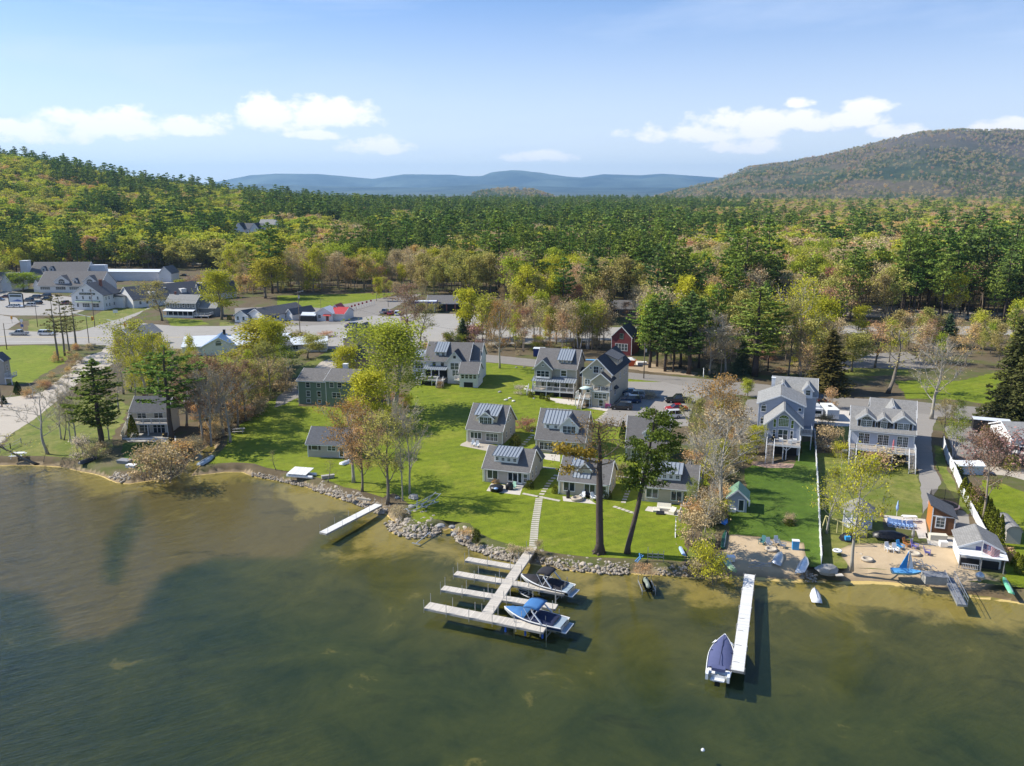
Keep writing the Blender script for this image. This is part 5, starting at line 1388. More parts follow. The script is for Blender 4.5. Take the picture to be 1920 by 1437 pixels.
h.part(MB().beam((3.6, -3.2, 1.7), (2.7, -3.2, 2.5), .1).beam((3.6, -3.2, 1.7), (4.5, -3.2, 2.5), .1).box(3.52, 3.68, -3.28, -3.12, 0, 2.5), 'deck_brace', WHITE)
for i, (x, y) in enumerate(((1.0, -1.0), (2.2, -1.4), (3.8, -2.2), (4.6, -1.2))): h.box('deck_furniture', BLACK if i < 1 else WHITE, x, x + .7, y, y + .6, 2.71, 3.3)
h.deck(6.0, 8.0, 4.0, 8.0, 2.9, rail=('f', 'r'), npost=2); h.chimney(.6, 17.4, 8, 10.3, .7, WHITE)
# ---- blue house with three dormers
h = House('house', 'pale blue house with three gabled dormers, white deck and twin stairs', 'house', (1591, 858), 10.4, -21)
h.gable(0, 10.2, 0, 9.5, 0, 5.5, 8.3, 'x', BLUE2, RGREY, .5); h.corner(0, 10.2, 0, 9, 0, 5.4)
for (a, b, arch, n) in ((.9, 3.9, True, 2), (4.2, 6.2, True, 1), (6.7, 9.9, False, 2)):
  c = (a + b) / 2; w = b - a
  h.gable(a, b, .35, 4.6, 5.5, 7.1, 7.2 + w * .32, 'y', BLUE2, RGREY, .28, name='dormer')
  ww = 1.7 if n == 2 else .9
  h.win('f', c, 6.45, ww, 1.05, n, at=.35, grid=(3, 3), arch=arch); h.shutters(c, 6.45, ww, 1.05, at=.35)
for c in (2.2, 5.3, 8.4): h.win('f', c, 3.75, 1.7, 1.9, 2, grid=(3, 4))
h.deck(-.2, 10.4, -3.0, -.02, 2.65, gap=(0, 1.1), npost=4); h.stairs(-.1, 1.0, -3.0, 2.65, 2.0); h.stairs(9.3, 10.3, -3.05, 2.65, 2.9); h.box('undercroft_shade', DARKW, 1.3, 9.2, -.4, -.15, 0, 2.3)  # black slab in place of the shade below the deck
h.gable(3.6, 11.2, 11.5, 18, 0, 5.6, 7.8, 'x', BLUE2, RGREY, .4, name='rear_block'); h.gable(5.6, 8.8, 9.0, 15, 5, 5.9, 7.9, 'y', BLUE2, RLIGHT, .3, name='link_roof'); h.win('f', 10.6, 5.0, .9, 1.1, 1, at=11.4, frame=BLACK)
h.part(MB().lathe([(.16, 0), (.13, 1.5), (.03, 1.9)], 8, (6.9, -1.6, 2.66)), 'closed_parasol', M('pink_cloth', (.55, .16, .17)))
h.part(MB().box(-1.1, -.25, 1.0, 1.9, 0, .9), 'air_conditioner', STEEL)
# ---- brown sheds above the green house
h = House('barn', 'plain brown gabled barn with dark roof above the green house', 'barn', (632, 695), 5.6, -16)
h.gable(0, 5.4, 0, 8, 0, 3.1, 5.6, 'y', BROWN, RDARK, .35); h.win('r', 3, 1.7, .6, .7, 1, at=5.4)
h = House('barn', 'tan gabled building half hidden behind the bright green tree', 'barn', (651, 652), 5.5, -14)
h.gable(0, 5.6, 0, 9, 0, 4.2, 6.6, 'y', TANS, RTAUPE, .35); h.win('f', 2.6, 3.4, .8, 1.0, 1)
h.box('annex', TANS, -1.9, -.02, 1.5, 5, 0, 2.6); h.box('annex_roof', WHITE, -2.1, 0, 1.3, 5.2, 2.602, 2.78)
# ---- white motel with blue roof
h = House('building', 'long white roadside building with pale blue roof and blue gable', 'building', (343, 668), 32, 12)
h.gable(0, 30, 0, 13, 0, 2.7, 4.6, 'x', SNOW, RPALE, .5, name='wall'); h.gable(5.5, 15, -1.2, 9, 0, 2.6, 5.1, 'y', SNOW, RBLUE, .4, name='front_gable'); h.win('f', 2.2, 1.5, 1.6, 1.5, 2); h.win('f', 10.2, 3.3, 1.6, .8, 1, at=-1.2, arch=True)
for i in range(4): h.win('f', 17.5 + i * 3.2, 1.6, 1.2, 1.1, 2)
h.chimney(11, 6.8, 4.2, 6.2, .7, BLACK); h.chimney(26, 9, 3.5, 5.2, .8, WHITE); h.part(MB().box(14, 18, 9.2, 11.4, 3.2, 4.6), 'roof_unit', M('roof_unit_paint', (.25, .38, .50)))
h.box('step', WHITE, 1.2, 3.4, -1.6, -.02, 0, .35)
h = House('barn', 'low grey barn behind the yellow green bending tree', 'barn', (485, 672), 9, 5)
h.gable(0, 8, 0, 9, 0, 2.6, 5.0, 'y', GREY, RGREY, .4)
h = House('building', 'low pale roofed building beside the birch and the yellow tree', 'building', (535, 662), 13, 10)
h.gable(0, 12, 0, 9, 0, 2.4, 3.8, 'x', SNOW, RPALE, .4); h.win('f', 3, 1.5, 1.4, 1, 2); h.win('f', 8, 1.5, 1.4, 1, 2)
# ---- grey porch house, shop, snack bar
h = House('house', 'grey two storey house with white arched porch across the road', 'house', (313, 594), 12.5, -8)
h.gable(0, 12, 0, 8, 0, 5.4, 8.0, 'x', GREY, RLIGHT, .4); h.corner(0, 12, 0, 8, 0, 5.3)
for i in range(6): h.win('f', 1.1 + i * 2.0, 4.4, .8, 1.3, 1)
for z in (1.8, 4.3): h.win('r', 2.4, z, .8, 1.3, 1, at=12); h.win('r', 5.2, z, .8, 1.3, 1, at=12)
h.win('r', 4, 6.5, .6, .7, 1, at=12)
h.part(MB().prism([(-.2, -2.5, 2.6), (-.2, -.02, 3.1), (-.2, -.02, 2.95), (-.2, -2.5, 2.45)], (12.4, 0, 0)), 'porch_roof', RPALE)
for i in range(7): h.box('porch_column', WHITE, i * 1.97, i * 1.97 + .16, -2.4, -2.24, 0, 2.5)
h.box('porch_rail', WHITE, 0, 12, -2.42, -2.36, .1, .9); h.chimney(2.0, 4, 7.2, 9, .6); h.box('screen_wall', DARKW, .2, 11.8, -.1, -.01, .9, 2.4)
h.gable(12.02, 19, 2, 8, 0, 3.4, 5.2, 'x', GREY, RLIGHT, .3, name='rear_wing'); h.deck(12.1, 18, -2.2, 1.9, 1.0, npost=3)
h = House('building', 'long low white shop with black roof between parking yards', 'building', (441, 604), 7.5, -28)
h.gable(0, 6.5, 0, 7, 0, 2.6, 4.4, 'y', SNOW, RSLATE, .4, name='front_gable'); h.gable(5.2, 13.5, 1.0, 22, 0, 2.9, 5.2, 'y', SNOW, RSLATE, .5); h.gable(13.5, 16.5, 12, 24, 0, 2.5, 4.2, 'y', SNOW, RSLATE, .4, name='rear_wing')
h.win('f', 1.5, 1.5, 1.0, 1.3, 1); h.win('f', 4.3, 1.5, 1.0, 1.3, 1); h.box('door', GREEN, 6.6, 7.5, .9, .996, 0, 2.2)
for y in (4, 5.3, 6.6, 7.9, 12, 13.3, 14.6): h.win('r', y, 1.7, .9, 1.3, 1, at=13.5 if y < 11 else 13.5)
h = House('snack_bar', 'small white snack bar with bright red roof beside a row of flags', 'kiosk', (592, 602), 6.6, -10)
h.gable(0, 6.6, 0, 6, 0, 2.9, 4.9, 'y', SNOW, RPALE, .4); h.gable(5.2, 10.6, 1.5, 11, 0, 2.7, 4.4, 'x', SNOW, RRED, .6, name='red_wing'); h.gable(3.6, 7, 6, 12, 0, 3.2, 5.2, 'y', SNOW, RRED, .4, name='rear_gable')
h.win('f', 1.6, 1.7, 1.0, 1.1, 1); h.door('f', 4.6, .1, 1.1, 2.0, m=RRED); h.part(MB().prism([(3.2, -.02, 2.6), (3.2, -1.1, 2.1), (3.2, -.02, 2.1)], (3.0, 0, 0)), 'awning', RRED)
h = House('shed', 'low white and dark shed left of the snack bar', 'shed', (563, 603), 5.8, -8)
h.box('wall', BLACK, 0, 5.6, 0, 3.5, 0, 1.9); h.gable(.3, 5.3, 1, 4, 1.9, 2.2, 3.0, 'x', SNOW, RPALE, .3, name='roof_box')
# ---- filling station and ranch house
h = House('filling_station', 'filling station shop with taupe roof and blue edged canopy', 'filling station', (800, 585), 19, 0)
h.gable(0, 16.5, 2, 13, 0, 3.4, 5.6, 'x', TANS, RTAUPE, 1.0); h.box('porch_shade', DARKW, 4.2, 14.6, 1.7, 1.98, 0, 3.0)  # near-black slab across the shop front stands for porch shade
for x in (4.2, 7.6, 11, 14.4): h.box('porch_column', BRICK, x, x + .5, .9, 1.4, 0, 3.1)
h.part(MB().box(-5.5, 4.2, -3.5, 2.2, 3.9, 4.35), 'canopy', RPALE); h.part(MB().box(-5.6, 4.3, -3.6, -3.503, 3.8, 4.6).box(4.203, 4.3, -3.5, 2.3, 3.8, 4.6), 'canopy_edge', M('blue_band', (.05, .07, .28), .5))
for x in (-4.5, 3.0): h.box('canopy_post', WHITE, x, x + .3, -1.0, -.7, 0, 3.9)
h = House('house', 'low grey ranch house behind the red house and the pines', 'house', (1143, 592), 17, -4)
h.gable(0, 16, 0, 8, 0, 2.8, 5.4, 'x', GREY, RTAUPE, .5)
for x in (3, 8, 12): h.win('f', x, 1.6, 1.4, 1.2, 2)
# ---- the white inn: one long complex of joined wings, each wing a building of its own
h = House('inn', 'white gabled inn building with long name board facing the traffic lights', 'inn', (137, 581), 14, -8)
h.gable(0, 13.6, 0, 12, 0, 6.0, 10.6, 'y', SNOW, RSLATE, .4); h.corner(0, 13.6, 0, 12, 0, 5.9)
for x in (2.3, 5.0, 8.0, 11.4): h.win('f', x, 4.9, .7, 1.2, 1)
for x in (5.2, 8.6): h.win('f', x, 7.9, .6, 1.0, 1)
h.win('f', 2.4, 1.9, .8, 1.4, 1); h.win('f', 6.0, 1.9, 3.0, 1.5, 4); h.win('f', 10.3, 1.9, 2.6, 1.4, 2)
for y in (2, 4, 7, 9):
  for z in (1.9, 4.6): h.win('r', y, z, .6, 1.2, 1, at=13.6)
h.part(MB().prism([(1.8, -1.2, 3.3), (1.8, -.02, 3.8), (1.8, -.02, 3.3)], (10.5, 0, 0)), 'porch_roof', GREEN)
sb = h.part(MB().box(3.6, 10.4, -.16, -.06, 6.15, 6.95), 'name_board', M('sign_green', (.05, .07, .055), .6))
h.chimney(9.2, 6.0, 8.5, 11.6, .9); h.box('bay', SNOW, 13.62, 17.5, 7.5, 12, 0, 4.6); h.part(MB().prism([(13.4, 7.2, 4.6), (17.9, 7.2, 4.6), (17.9, 7.2, 4.8), (13.4, 7.2, 5.6)], (0, 5.0, 0)), 'bay_roof', RSLATE)
lt = MB()
for i in range(17):
  if i not in (6, 11): lt.box(3.9 + i * .37, 4.08 + i * .37, -.18, -.162, 6.34, 6.5 + .22 * ((i * 7) % 3) / 2)
lt.build('lettering', M('sign_letters', (.55, .52, .42), .5), sb)
h = House('inn_wing', 'long white inn wing with two arched roof gables behind the parked cars', 'inn', (73, 549), 27, -2)
h.gable(0, 30, 0, 15, 0, 3.6, 9.4, 'x', SNOW, RTAUPE, .5)
for (a, w) in ((7.6, 7.2), (21.5, 6.5)):
  h.gable(a, a + w, .6, 8, 3.4, 5.2, 7.9, 'y', SNOW, RTAUPE, .3, name='dormer'); h.win('f', a + w / 2, 4.7, 3.0, .8, 3, at=.6, arch=True)
for a in (16.3,): h.gable(a, a + 2.2, 1.2, 5, 4, 5.6, 6.6, 'y', SNOW, RSLATE, .2, name='dormer'); h.win('f', a + 1.1, 5.1, .9, .9, 1, at=1.2)
for a in (1.0, 8.5, 15.0, 22): h.win('f', a + 2.3, 2.1, 4.6, 1.2, 5)
h.gable(-3.2, -.02, 1.5, 8, 0, 3.0, 5.6, 'y', SNOW, RTAUPE, .2, name='end_bay')
h = House('inn_wing', 'tall rear inn wing with white chimney tower and small dormers', 'inn', (36, 532), 27, 2)
h.gable(4, 33, 4, 17, 0, 5.0, 10.2, 'x', SNOW, RTAUPE, .5); h.box('tower', WHITE, 0, 3.6, 3, 7, 0, 11.2); h.box('tower_cap', RPALE, -.2, 3.8, 2.8, 7.2, 11.202, 11.5)
for a in (9.5, 13.6): h.gable(a, a + 2.2, 5.2, 9, 5.2, 7.2, 8.3, 'y', SNOW, RSLATE, .2, name='dormer'); h.win('f', a + 1.1, 6.7, .9, .9, 1, at=5.2)
h.box('roof_plant', RPALE, 33.3, 41, 8, 12, 0, 8.8)
h = House('inn_wing', 'dark roofed inn wing running back to the side road', 'inn', (222, 574), 13, -38)
h.gable(0, 12.5, 0, 32, 0, 3.6, 8.2, 'y', SNOW, RSLATE, .5); h.gable(9.0, 12.8, 30, 48, 0, 3.4, 7.4, 'y', SNOW, RSLATE, .4, name='rear_wing')
for y in (3, 6, 9, 14, 18, 22, 26): h.win('r', y, 2.0, .9, 1.2, 1, at=12.5)
for y in (8, 22): h.part(MB().box(9.6, 11.8, y, y + 2.4, 4.2, 6.0), 'dormer', SNOW)
for y in (10, 16): h.part(MB().box(8.2, 8.9, y, y + .9, 6.7, 6.95), 'skylight', WHITE)
h = House('inn_wing', 'pale flat roofed link between the inn wings', 'inn', (118, 532), 48, -2)
h.box('wall', SNOW, 0, 46, 14, 30, 0, 4.6); h.box('roof', RPALE, -.3, 46.3, 13.7, 30.3, 4.602, 4.9)
h.gable(46.4, 53, 10, 20, 0, 4.5, 8.0, 'y', SNOW, RTAUPE, .3, name='end_gable')
h = House('house', 'white gabled house with grey roof at the left edge behind the inn', 'house', (-14, 545), 12, -10)
h.gable(0, 12, 0, 9, 0, 4.5, 8.5, 'x', SNOW, RTAUPE, .4); h.gable(7, 12.4, -2, 6, 0, 4.5, 8.0, 'y', SNOW, RSLATE, .3, name='front_gable')
# ---- far white houses in the hillside woods
def hill(px, py, Y):
  t = (px - 960) / 1592.; x = t * Y; return (x, Y, float(terrain(np.array([x]), np.array([Y]))[0]) - .2)
a = hill(436, 425, 640)
h = House('house', 'large white house with two gables alone in the hillside woods', 'house', None, 26, -6, anchor=(a[0], a[1], a[2] + 9))
h.gable(0, 20, 0, 12, -8, 6, 10, 'x', SNOW, RSLATE, .5); h.gable(1, 8, -3, 6, -8, 6, 10.5, 'y', SNOW, RDARK, .4, name='front_gable'); h.gable(13, 20, -3, 6, -8, 6, 10.5, 'y', SNOW, RDARK, .4, name='front_gable'); h.gable(14, 26, 12, 22, -8, 9, 12.5, 'x', SNOW, RLIGHT, .5, name='rear_block')
for x in (3, 6, 9.5, 11.5, 15, 18): h.win('f', x, 3, .9, 1.5, 1, at=-3 if (x < 8 or x > 13) else 0)
a = hill(522, 466, 520)
h = House('house', 'small grey blue gable peeping out of the woods below the hilltop house', 'house', None, 8, 0, anchor=(a[0], a[1], a[2] + 3))
h.gable(0, 6.5, 0, 9, -5, 4, 7.5, 'y', BLUES, RSLATE, .4); h.win('f', 3.25, 5.0, 1.2, 1.2, 2)
h = House('shed', 'small dark shed at the back of the rear parking lot', 'shed', (362, 502), 5, 0)
h.gable(0, 5, 0, 4, 0, 2.2, 3.2, 'x', GREY, RLIGHT, .3)
# ---- house with taupe roof between the trees and the junction
h = House('house', 'brown house with taupe roof in front of the junction behind the green trees', 'house', (216, 652), 8.5, -20)
h.gable(0, 7, 0, 12, 0, 3.6, 5.8, 'y', BROWN, RLIGHT, .5); h.win('f', 2.0, 2.4, 1.0, 1.2, 1); h.win('f', 5.0, 2.4, 1.0, 1.2, 1)
h = House('house', 'low brown house hidden behind the budding trees near the creek', 'house', (350, 775), 10, 8)
h.gable(0, 11, 0, 7, 0, 2.6, 4.2, 'x', BROWN, RTAUPE, .4); h.win('f', 7.5, 1.5, .9, .9, 1); h.win('f', 2.5, 1.5, 1.4, .9, 2)
h = House('play_tower', 'grey tower like playhouse with slide at the left edge of the photo', 'playhouse', (-14, 722), 3.4, 5)
h.gable(0, 3.2, 0, 3, 0, 6.0, 7.6, 'y', GREIGE, RSLATE, .3); h.deck(3.22, 4.9, -.4, 2.4, 1.8, npost=2); h.win('r', 1.4, 4, .7, 1.2, 1, at=3.2)
# ---- lakeside sheds at the right
h = House('garden_shed', 'blue grey shed with green panel roof and latticed door on the dark lawn', 'shed', (1364, 958), 2.9, -17)
h.gable(0, 2.7, 0, 3.6, 0, 2.2, 3.4, 'y', BLUES, RGRN, .3, th=.07); h.door('f', 1.9, .05, .95, 1.95); h.part(MB().tube([(2.9, .9, 1.2), (3.15, .9, 1.2)], .5, 12), 'round_table_top', WHITE)
h.part(MB().box(.2, 1.2, -.5, -.04, 0, .5), 'bench', WHITE)
h = House('studio_shed', 'orange and brown shed with slanted dark roof beside the trampoline', 'shed', (1744, 1000), 2.5, -20)
h.part(MB().prism([(0, 0, 0), (0, 0, 3.9), (2.9, 0, 2.6), (2.9, 0, 0)][::-1], (0, 4.6, 0)), 'wall', BRWN); h.part(MB().box(-.03, -.004, .1, 4.5, .1, 3.75), 'cedar_panel', ORNG)
h.part(MB().prism([(-.35, -.3, 4.07), (3.2, -.3, 2.48), (3.2, -.3, 2.62), (-.35, -.3, 4.21)], (0, 5.2, 0)), 'roof', RSLATE); h.win('f', 1.1, 1.75, 1.0, 1.4, 1, grid=(2, 3), fw=.13)
h.part(MB().box(-.04, .1, -.03, -.004, 0, 3.8).box(2.8, 2.94, -.03, -.004, 0, 2.6).box(.102, 2.798, -.03, -.004, 2.55, 2.68), 'trim', WHITE)
h = House('boathouse', 'small white boathouse with pale porch roof and two flags', 'boathouse', (1797, 1058), 4.5, -20)
h.gable(0, 4.6, 0, 5.2, 0, 2.5, 3.6, 'y', SNOW, RGREY, .35, th=.1); h.win('f', 1.0, 1.9, .9, .45, 1); h.win('f', 3.6, 1.9, .9, .45, 1)
h.part(MB().prism([(-.4, -1.5, 1.95), (-.4, -.02, 2.25), (-.4, -.02, 2.17), (-.4, -1.5, 1.87)], (5.5, 0, 0)), 'porch_roof', WHITE)
for x in (-.2, 2.2, 4.7): h.box('porch_post', WGREY, x, x + .1, -1.4, -1.3, 0, 1.9)
h.part(MB().box(.1, 2.0, -1.36, -1.32, .7, .78).box(.1, 2.0, -1.36, -1.32, .1, .16), 'railing', WHITE);
pk = MB()
for i in range(10): pk.box(.15 + i * .19, .2 + i * .19, -1.355, -1.325, .16, .7)
h.part(pk, 'pickets', WHITE); h.box('undercroft_shade', DARKW, 0.1, 4.4, -.35, -.05, 0, 1.0)  # dark slab at the foot of the wall painted as porch shade
h = House('arched_shed', 'narrow grey shed with rounded roof on the striped lawn', 'shed', (1885, 1019), 1.9, -14)
ar = [(0, 0, 0), (0, 0, 1.7)] + [(.9 + .9 * -math.cos(math.pi * k / 6), 0, 1.7 + .75 * math.sin(math.pi * k / 6)) for k in range(1, 6)] + [(1.8, 0, 1.7), (1.8, 0, 0)]
h.part(MB().prism([Vector(p) for p in ar][::-1], (0, 5.0, 0)), 'wall', GREIGE)
rr_ = MB(); ar2 = [Vector((.9 + (1.02) * -math.cos(math.pi * k / 8), -.1, 1.7 + .86 * math.sin(math.pi * k / 8))) for k in range(9)]; ar1 = [Vector((.9 + .92 * -math.cos(math.pi * k / 8), -.1, 1.7 + .77 * math.sin(math.pi * k / 8))) for k in range(9)]
rr_.prism(ar1 + ar2[::-1], (0, 5.2, 0)); h.part(rr_, 'roof', RGREY)
h = House('carport', 'low white panelled shelter beyond the white fence', 'shelter', (1798, 890), 3.9, -4)
h.gable(0, 3.9, 0, 3, 0, 1.5, 1.9, 'x', M('pale_panels', (.55, .58, .60)), WHITE, .15, th=.05)
h = House('house', 'white house with grey roof cut by the right edge of the photo', 'house', (1893, 852), 9, -8)
h.gable(0, 12, 0, 9, 0, 3.2, 4.8, 'x', SNOW, RLIGHT, .5); h.box('porch_column', WHITE, -.6, -.1, -1.2, -.8, 0, 3); h.win('f', 2.5, 1.9, 1.5, 1.2, 2); h.win('l', 3, 2.0, 1.2, 1.2, 1, at=0)
# ------------------------------------------------------------------ trees and shrubs of the village, each where it grows
def width_of(k):
  me = k.cm or k.tm; a = np.empty(len(me.vertices) * 3, np.float32); me.vertices.foreach_get('co', a); a = a.reshape(-1, 3)
  lo, hi = np.percentile(a[:, 0], [2, 98]); lo2, hi2 = np.percentile(a[:, 1], [2, 98])
  return max(.3, ((hi - lo) + (hi2 - lo2)) / 2)
KW = {}
def put(kind, base, top, wpx, label, rz=None, group=None, name=None, cat=None, z=1.0, H=None):
  if isinstance(kind, list): kind = RZ.choice(kind)
  g = G(base[0], base[1], z); h = H or HG(base[0], base[1], top, z)
  w = wpx * SC(base[0], base[1], z)
  key = id(kind)
  if key not in KW: KW[key] = width_of(kind)
  k = h / kind.H; wide = (w / KW[key]) / k if wpx else 1.0
  return kind.plant((g.x, g.y, z - .05), h, label, group, RZ.uniform(0, 6.28) if rz is None else rz, wide, name, cat)
# close-range shapes
NB = [Kind('leafy_tree', 'tree', broadleaf(500 + i, 5200, .36, .75, H=16, spread=.42, base=.24, limbs=12, sub=5, subsub=4, minr=.02, r0=.26, tn=6), L_GR, BARK, 16) for i in range(3)]
NS = [Kind('budding_tree', 'tree', broadleaf(520 + i, 3000, .24, .40, H=16, spread=.44, base=.25, limbs=13, sub=5, subsub=5, fine=1, minr=.024, r0=.26, tn=6), L_TN, BARK, 16) for i in range(3)]
NBARE = [Kind('bare_tree', 'tree', broadleaf(540 + i, 900, .16, .35, H=16, spread=.46, base=.22, limbs=13, sub=5, subsub=5, fine=2, minr=.026, r0=.24, tn=6, wob=.06), L_GY, BARKP, 16) for i in range(3)]
NSLIM = [Kind('bare_tree', 'tree', broadleaf(560 + i, 350, .18, .35, H=15, spread=.24, base=.38, limbs=9, sub=3, subsub=3, fine=1, minr=.024, r0=.16, tn=6, lean=(l, 0), wob=.05), L_OL, BARK, 15) for i, l in enumerate((0, .14, -.35))]
NBL = Kind('bare_tree', 'tree', broadleaf(571, 300, .14, .3, H=15, spread=.42, base=.30, limbs=8, sub=4, subsub=4, fine=2, minr=.026, r0=.2, lean=(-.16, 0)), L_GY, BARKP, 15)
NPINE = [Kind('pine_tree', 'pine', pine(580 + i, 20, .26, .155, .32, .85, .36, 8, 1.0, sparse=.12), L_PB, BARKD, 20) for i in range(2)]
NPINE2 = Kind('pine_tree', 'pine', pine(590, 20, .40, .18, .28, 1.1, .38, 7, 1.0, sparse=.25), L_PN, BARKD, 20)
NTHIN = [Kind('pine_tree', 'pine', pine(595 + i, 20, .40, .10, .22, 1.25, .45, 2.6, .9, sparse=.35), leafmat('thin_needles', [(.19, .17, .075), (.14, .145, .06)], .2, .6), BARK, 20) for i in range(2)]
NSPR = [Kind('spruce_tree', 'spruce', pine(600 + i, 18, .05, .19, .25, .62, .40, 7, 1.0, droop=.1, shape='spruce', sparse=.04), L_SP, BARKD, 18) for i in range(2)]
NSPB = NSPR[0].re(leafmat('brown_spruce', [(.17, .135, .045), (.13, .12, .04)], .2, .5)); NSPL = NSPR[1].re(leafmat('olive_spruce', [(.150, .160, .055), (.12, .135, .05)], .2, .5))
NMULTI = [Kind('leafy_tree', 'tree', broadleaf(610 + i, 12000, .32, .95, H=20, spread=.40, base=.26, limbs=26, sub=5, subsub=4, minr=.022, r0=.2, stems=5, tn=6), leafmat('bright_spring_leaves', [(.44, .47, .07), (.38, .44, .07)], .4, .6), BARKP, 20) for i in range(1)]
NBIRCH = Kind('birch_tree', 'birch', broadleaf(620, 2600, .28, .6, H=17, spread=.30, base=.3, limbs=12, sub=4, subsub=4, minr=.022, r0=.16, stems=3), leafmat('birch_leaves', [(.27, .32, .05), (.24, .31, .06)], .4, .6), BARKB, 17)
BUSH = [Kind('bush', 'bush', broadleaf(630 + i, 1300, .16, .30, H=3, spread=.62, base=.05, limbs=14, sub=4, subsub=4, fine=1, minr=.012, r0=.05, stems=5, tn=4, up=.3), L_GY, TWIG, 3) for i in range(2)]
BUSHG = [k.re(L_YG, BARK) for k in BUSH]; BUSHT = [k.re(L_TN, TWIG) for k in BUSH]; BUSHR = [k.re(L_RU, TWIG) for k in BUSH]; BUSHW = [k.re(L_WH, BARK) for k in BUSH]; BUSHP = [k.re(L_PK, BARK) for k in BUSH]
BALL = Kind('bush', 'bush', ballbush(640, 1.0, 1.3, 800, .17), leafmat('round_bush_leaves', [(.075, .10, .022), (.11, .125, .03), (.16, .16, .04)], .2, .5), BARK, 1.45)
BALLO = BALL.re(L_OL); BALLT = BALL.re(L_TN); BALLG = BALL.re(L_AR); BALLR = BALL.re(L_PK)
CONE = Kind('arborvitae', 'hedge tree', conebush(650, 3.4, .75, 1500, .17), L_AR, BARK, 3.4)
CONED = CONE.re(leafmat('dark_cone', [(.05, .085, .03), (.07, .11, .035)], .15, .5), None, 'spruce_tree', 'spruce')
re_ = lambda ks, lm, bm=None, name=None: [k.re(lm, bm, name) for k in ks]
NB_Y = re_(NB, L_YG); NB_O = re_(NB, L_OL, None, 'budding_tree'); NS_Y = re_(NS, L_YG, BARKP, 'budding_tree'); NS_R = re_(NS, leafmat('orange_red_buds', [(.42, .20, .09), (.40, .25, .10)], .35, .6), BARKP, 'maple_tree')
NS_O = re_(NS, L_OL, BARK, 'budding_tree'); NS_RB = re_(NS, leafmat('brown_red_buds', [(.30, .19, .14), (.32, .21, .14)], .3, .6), TWIG, 'maple_tree')
NWILL = re_(NB, leafmat('willow_yellow', [(.46, .42, .075), (.42, .40, .06)], .4, .55), BARK, 'willow_tree')
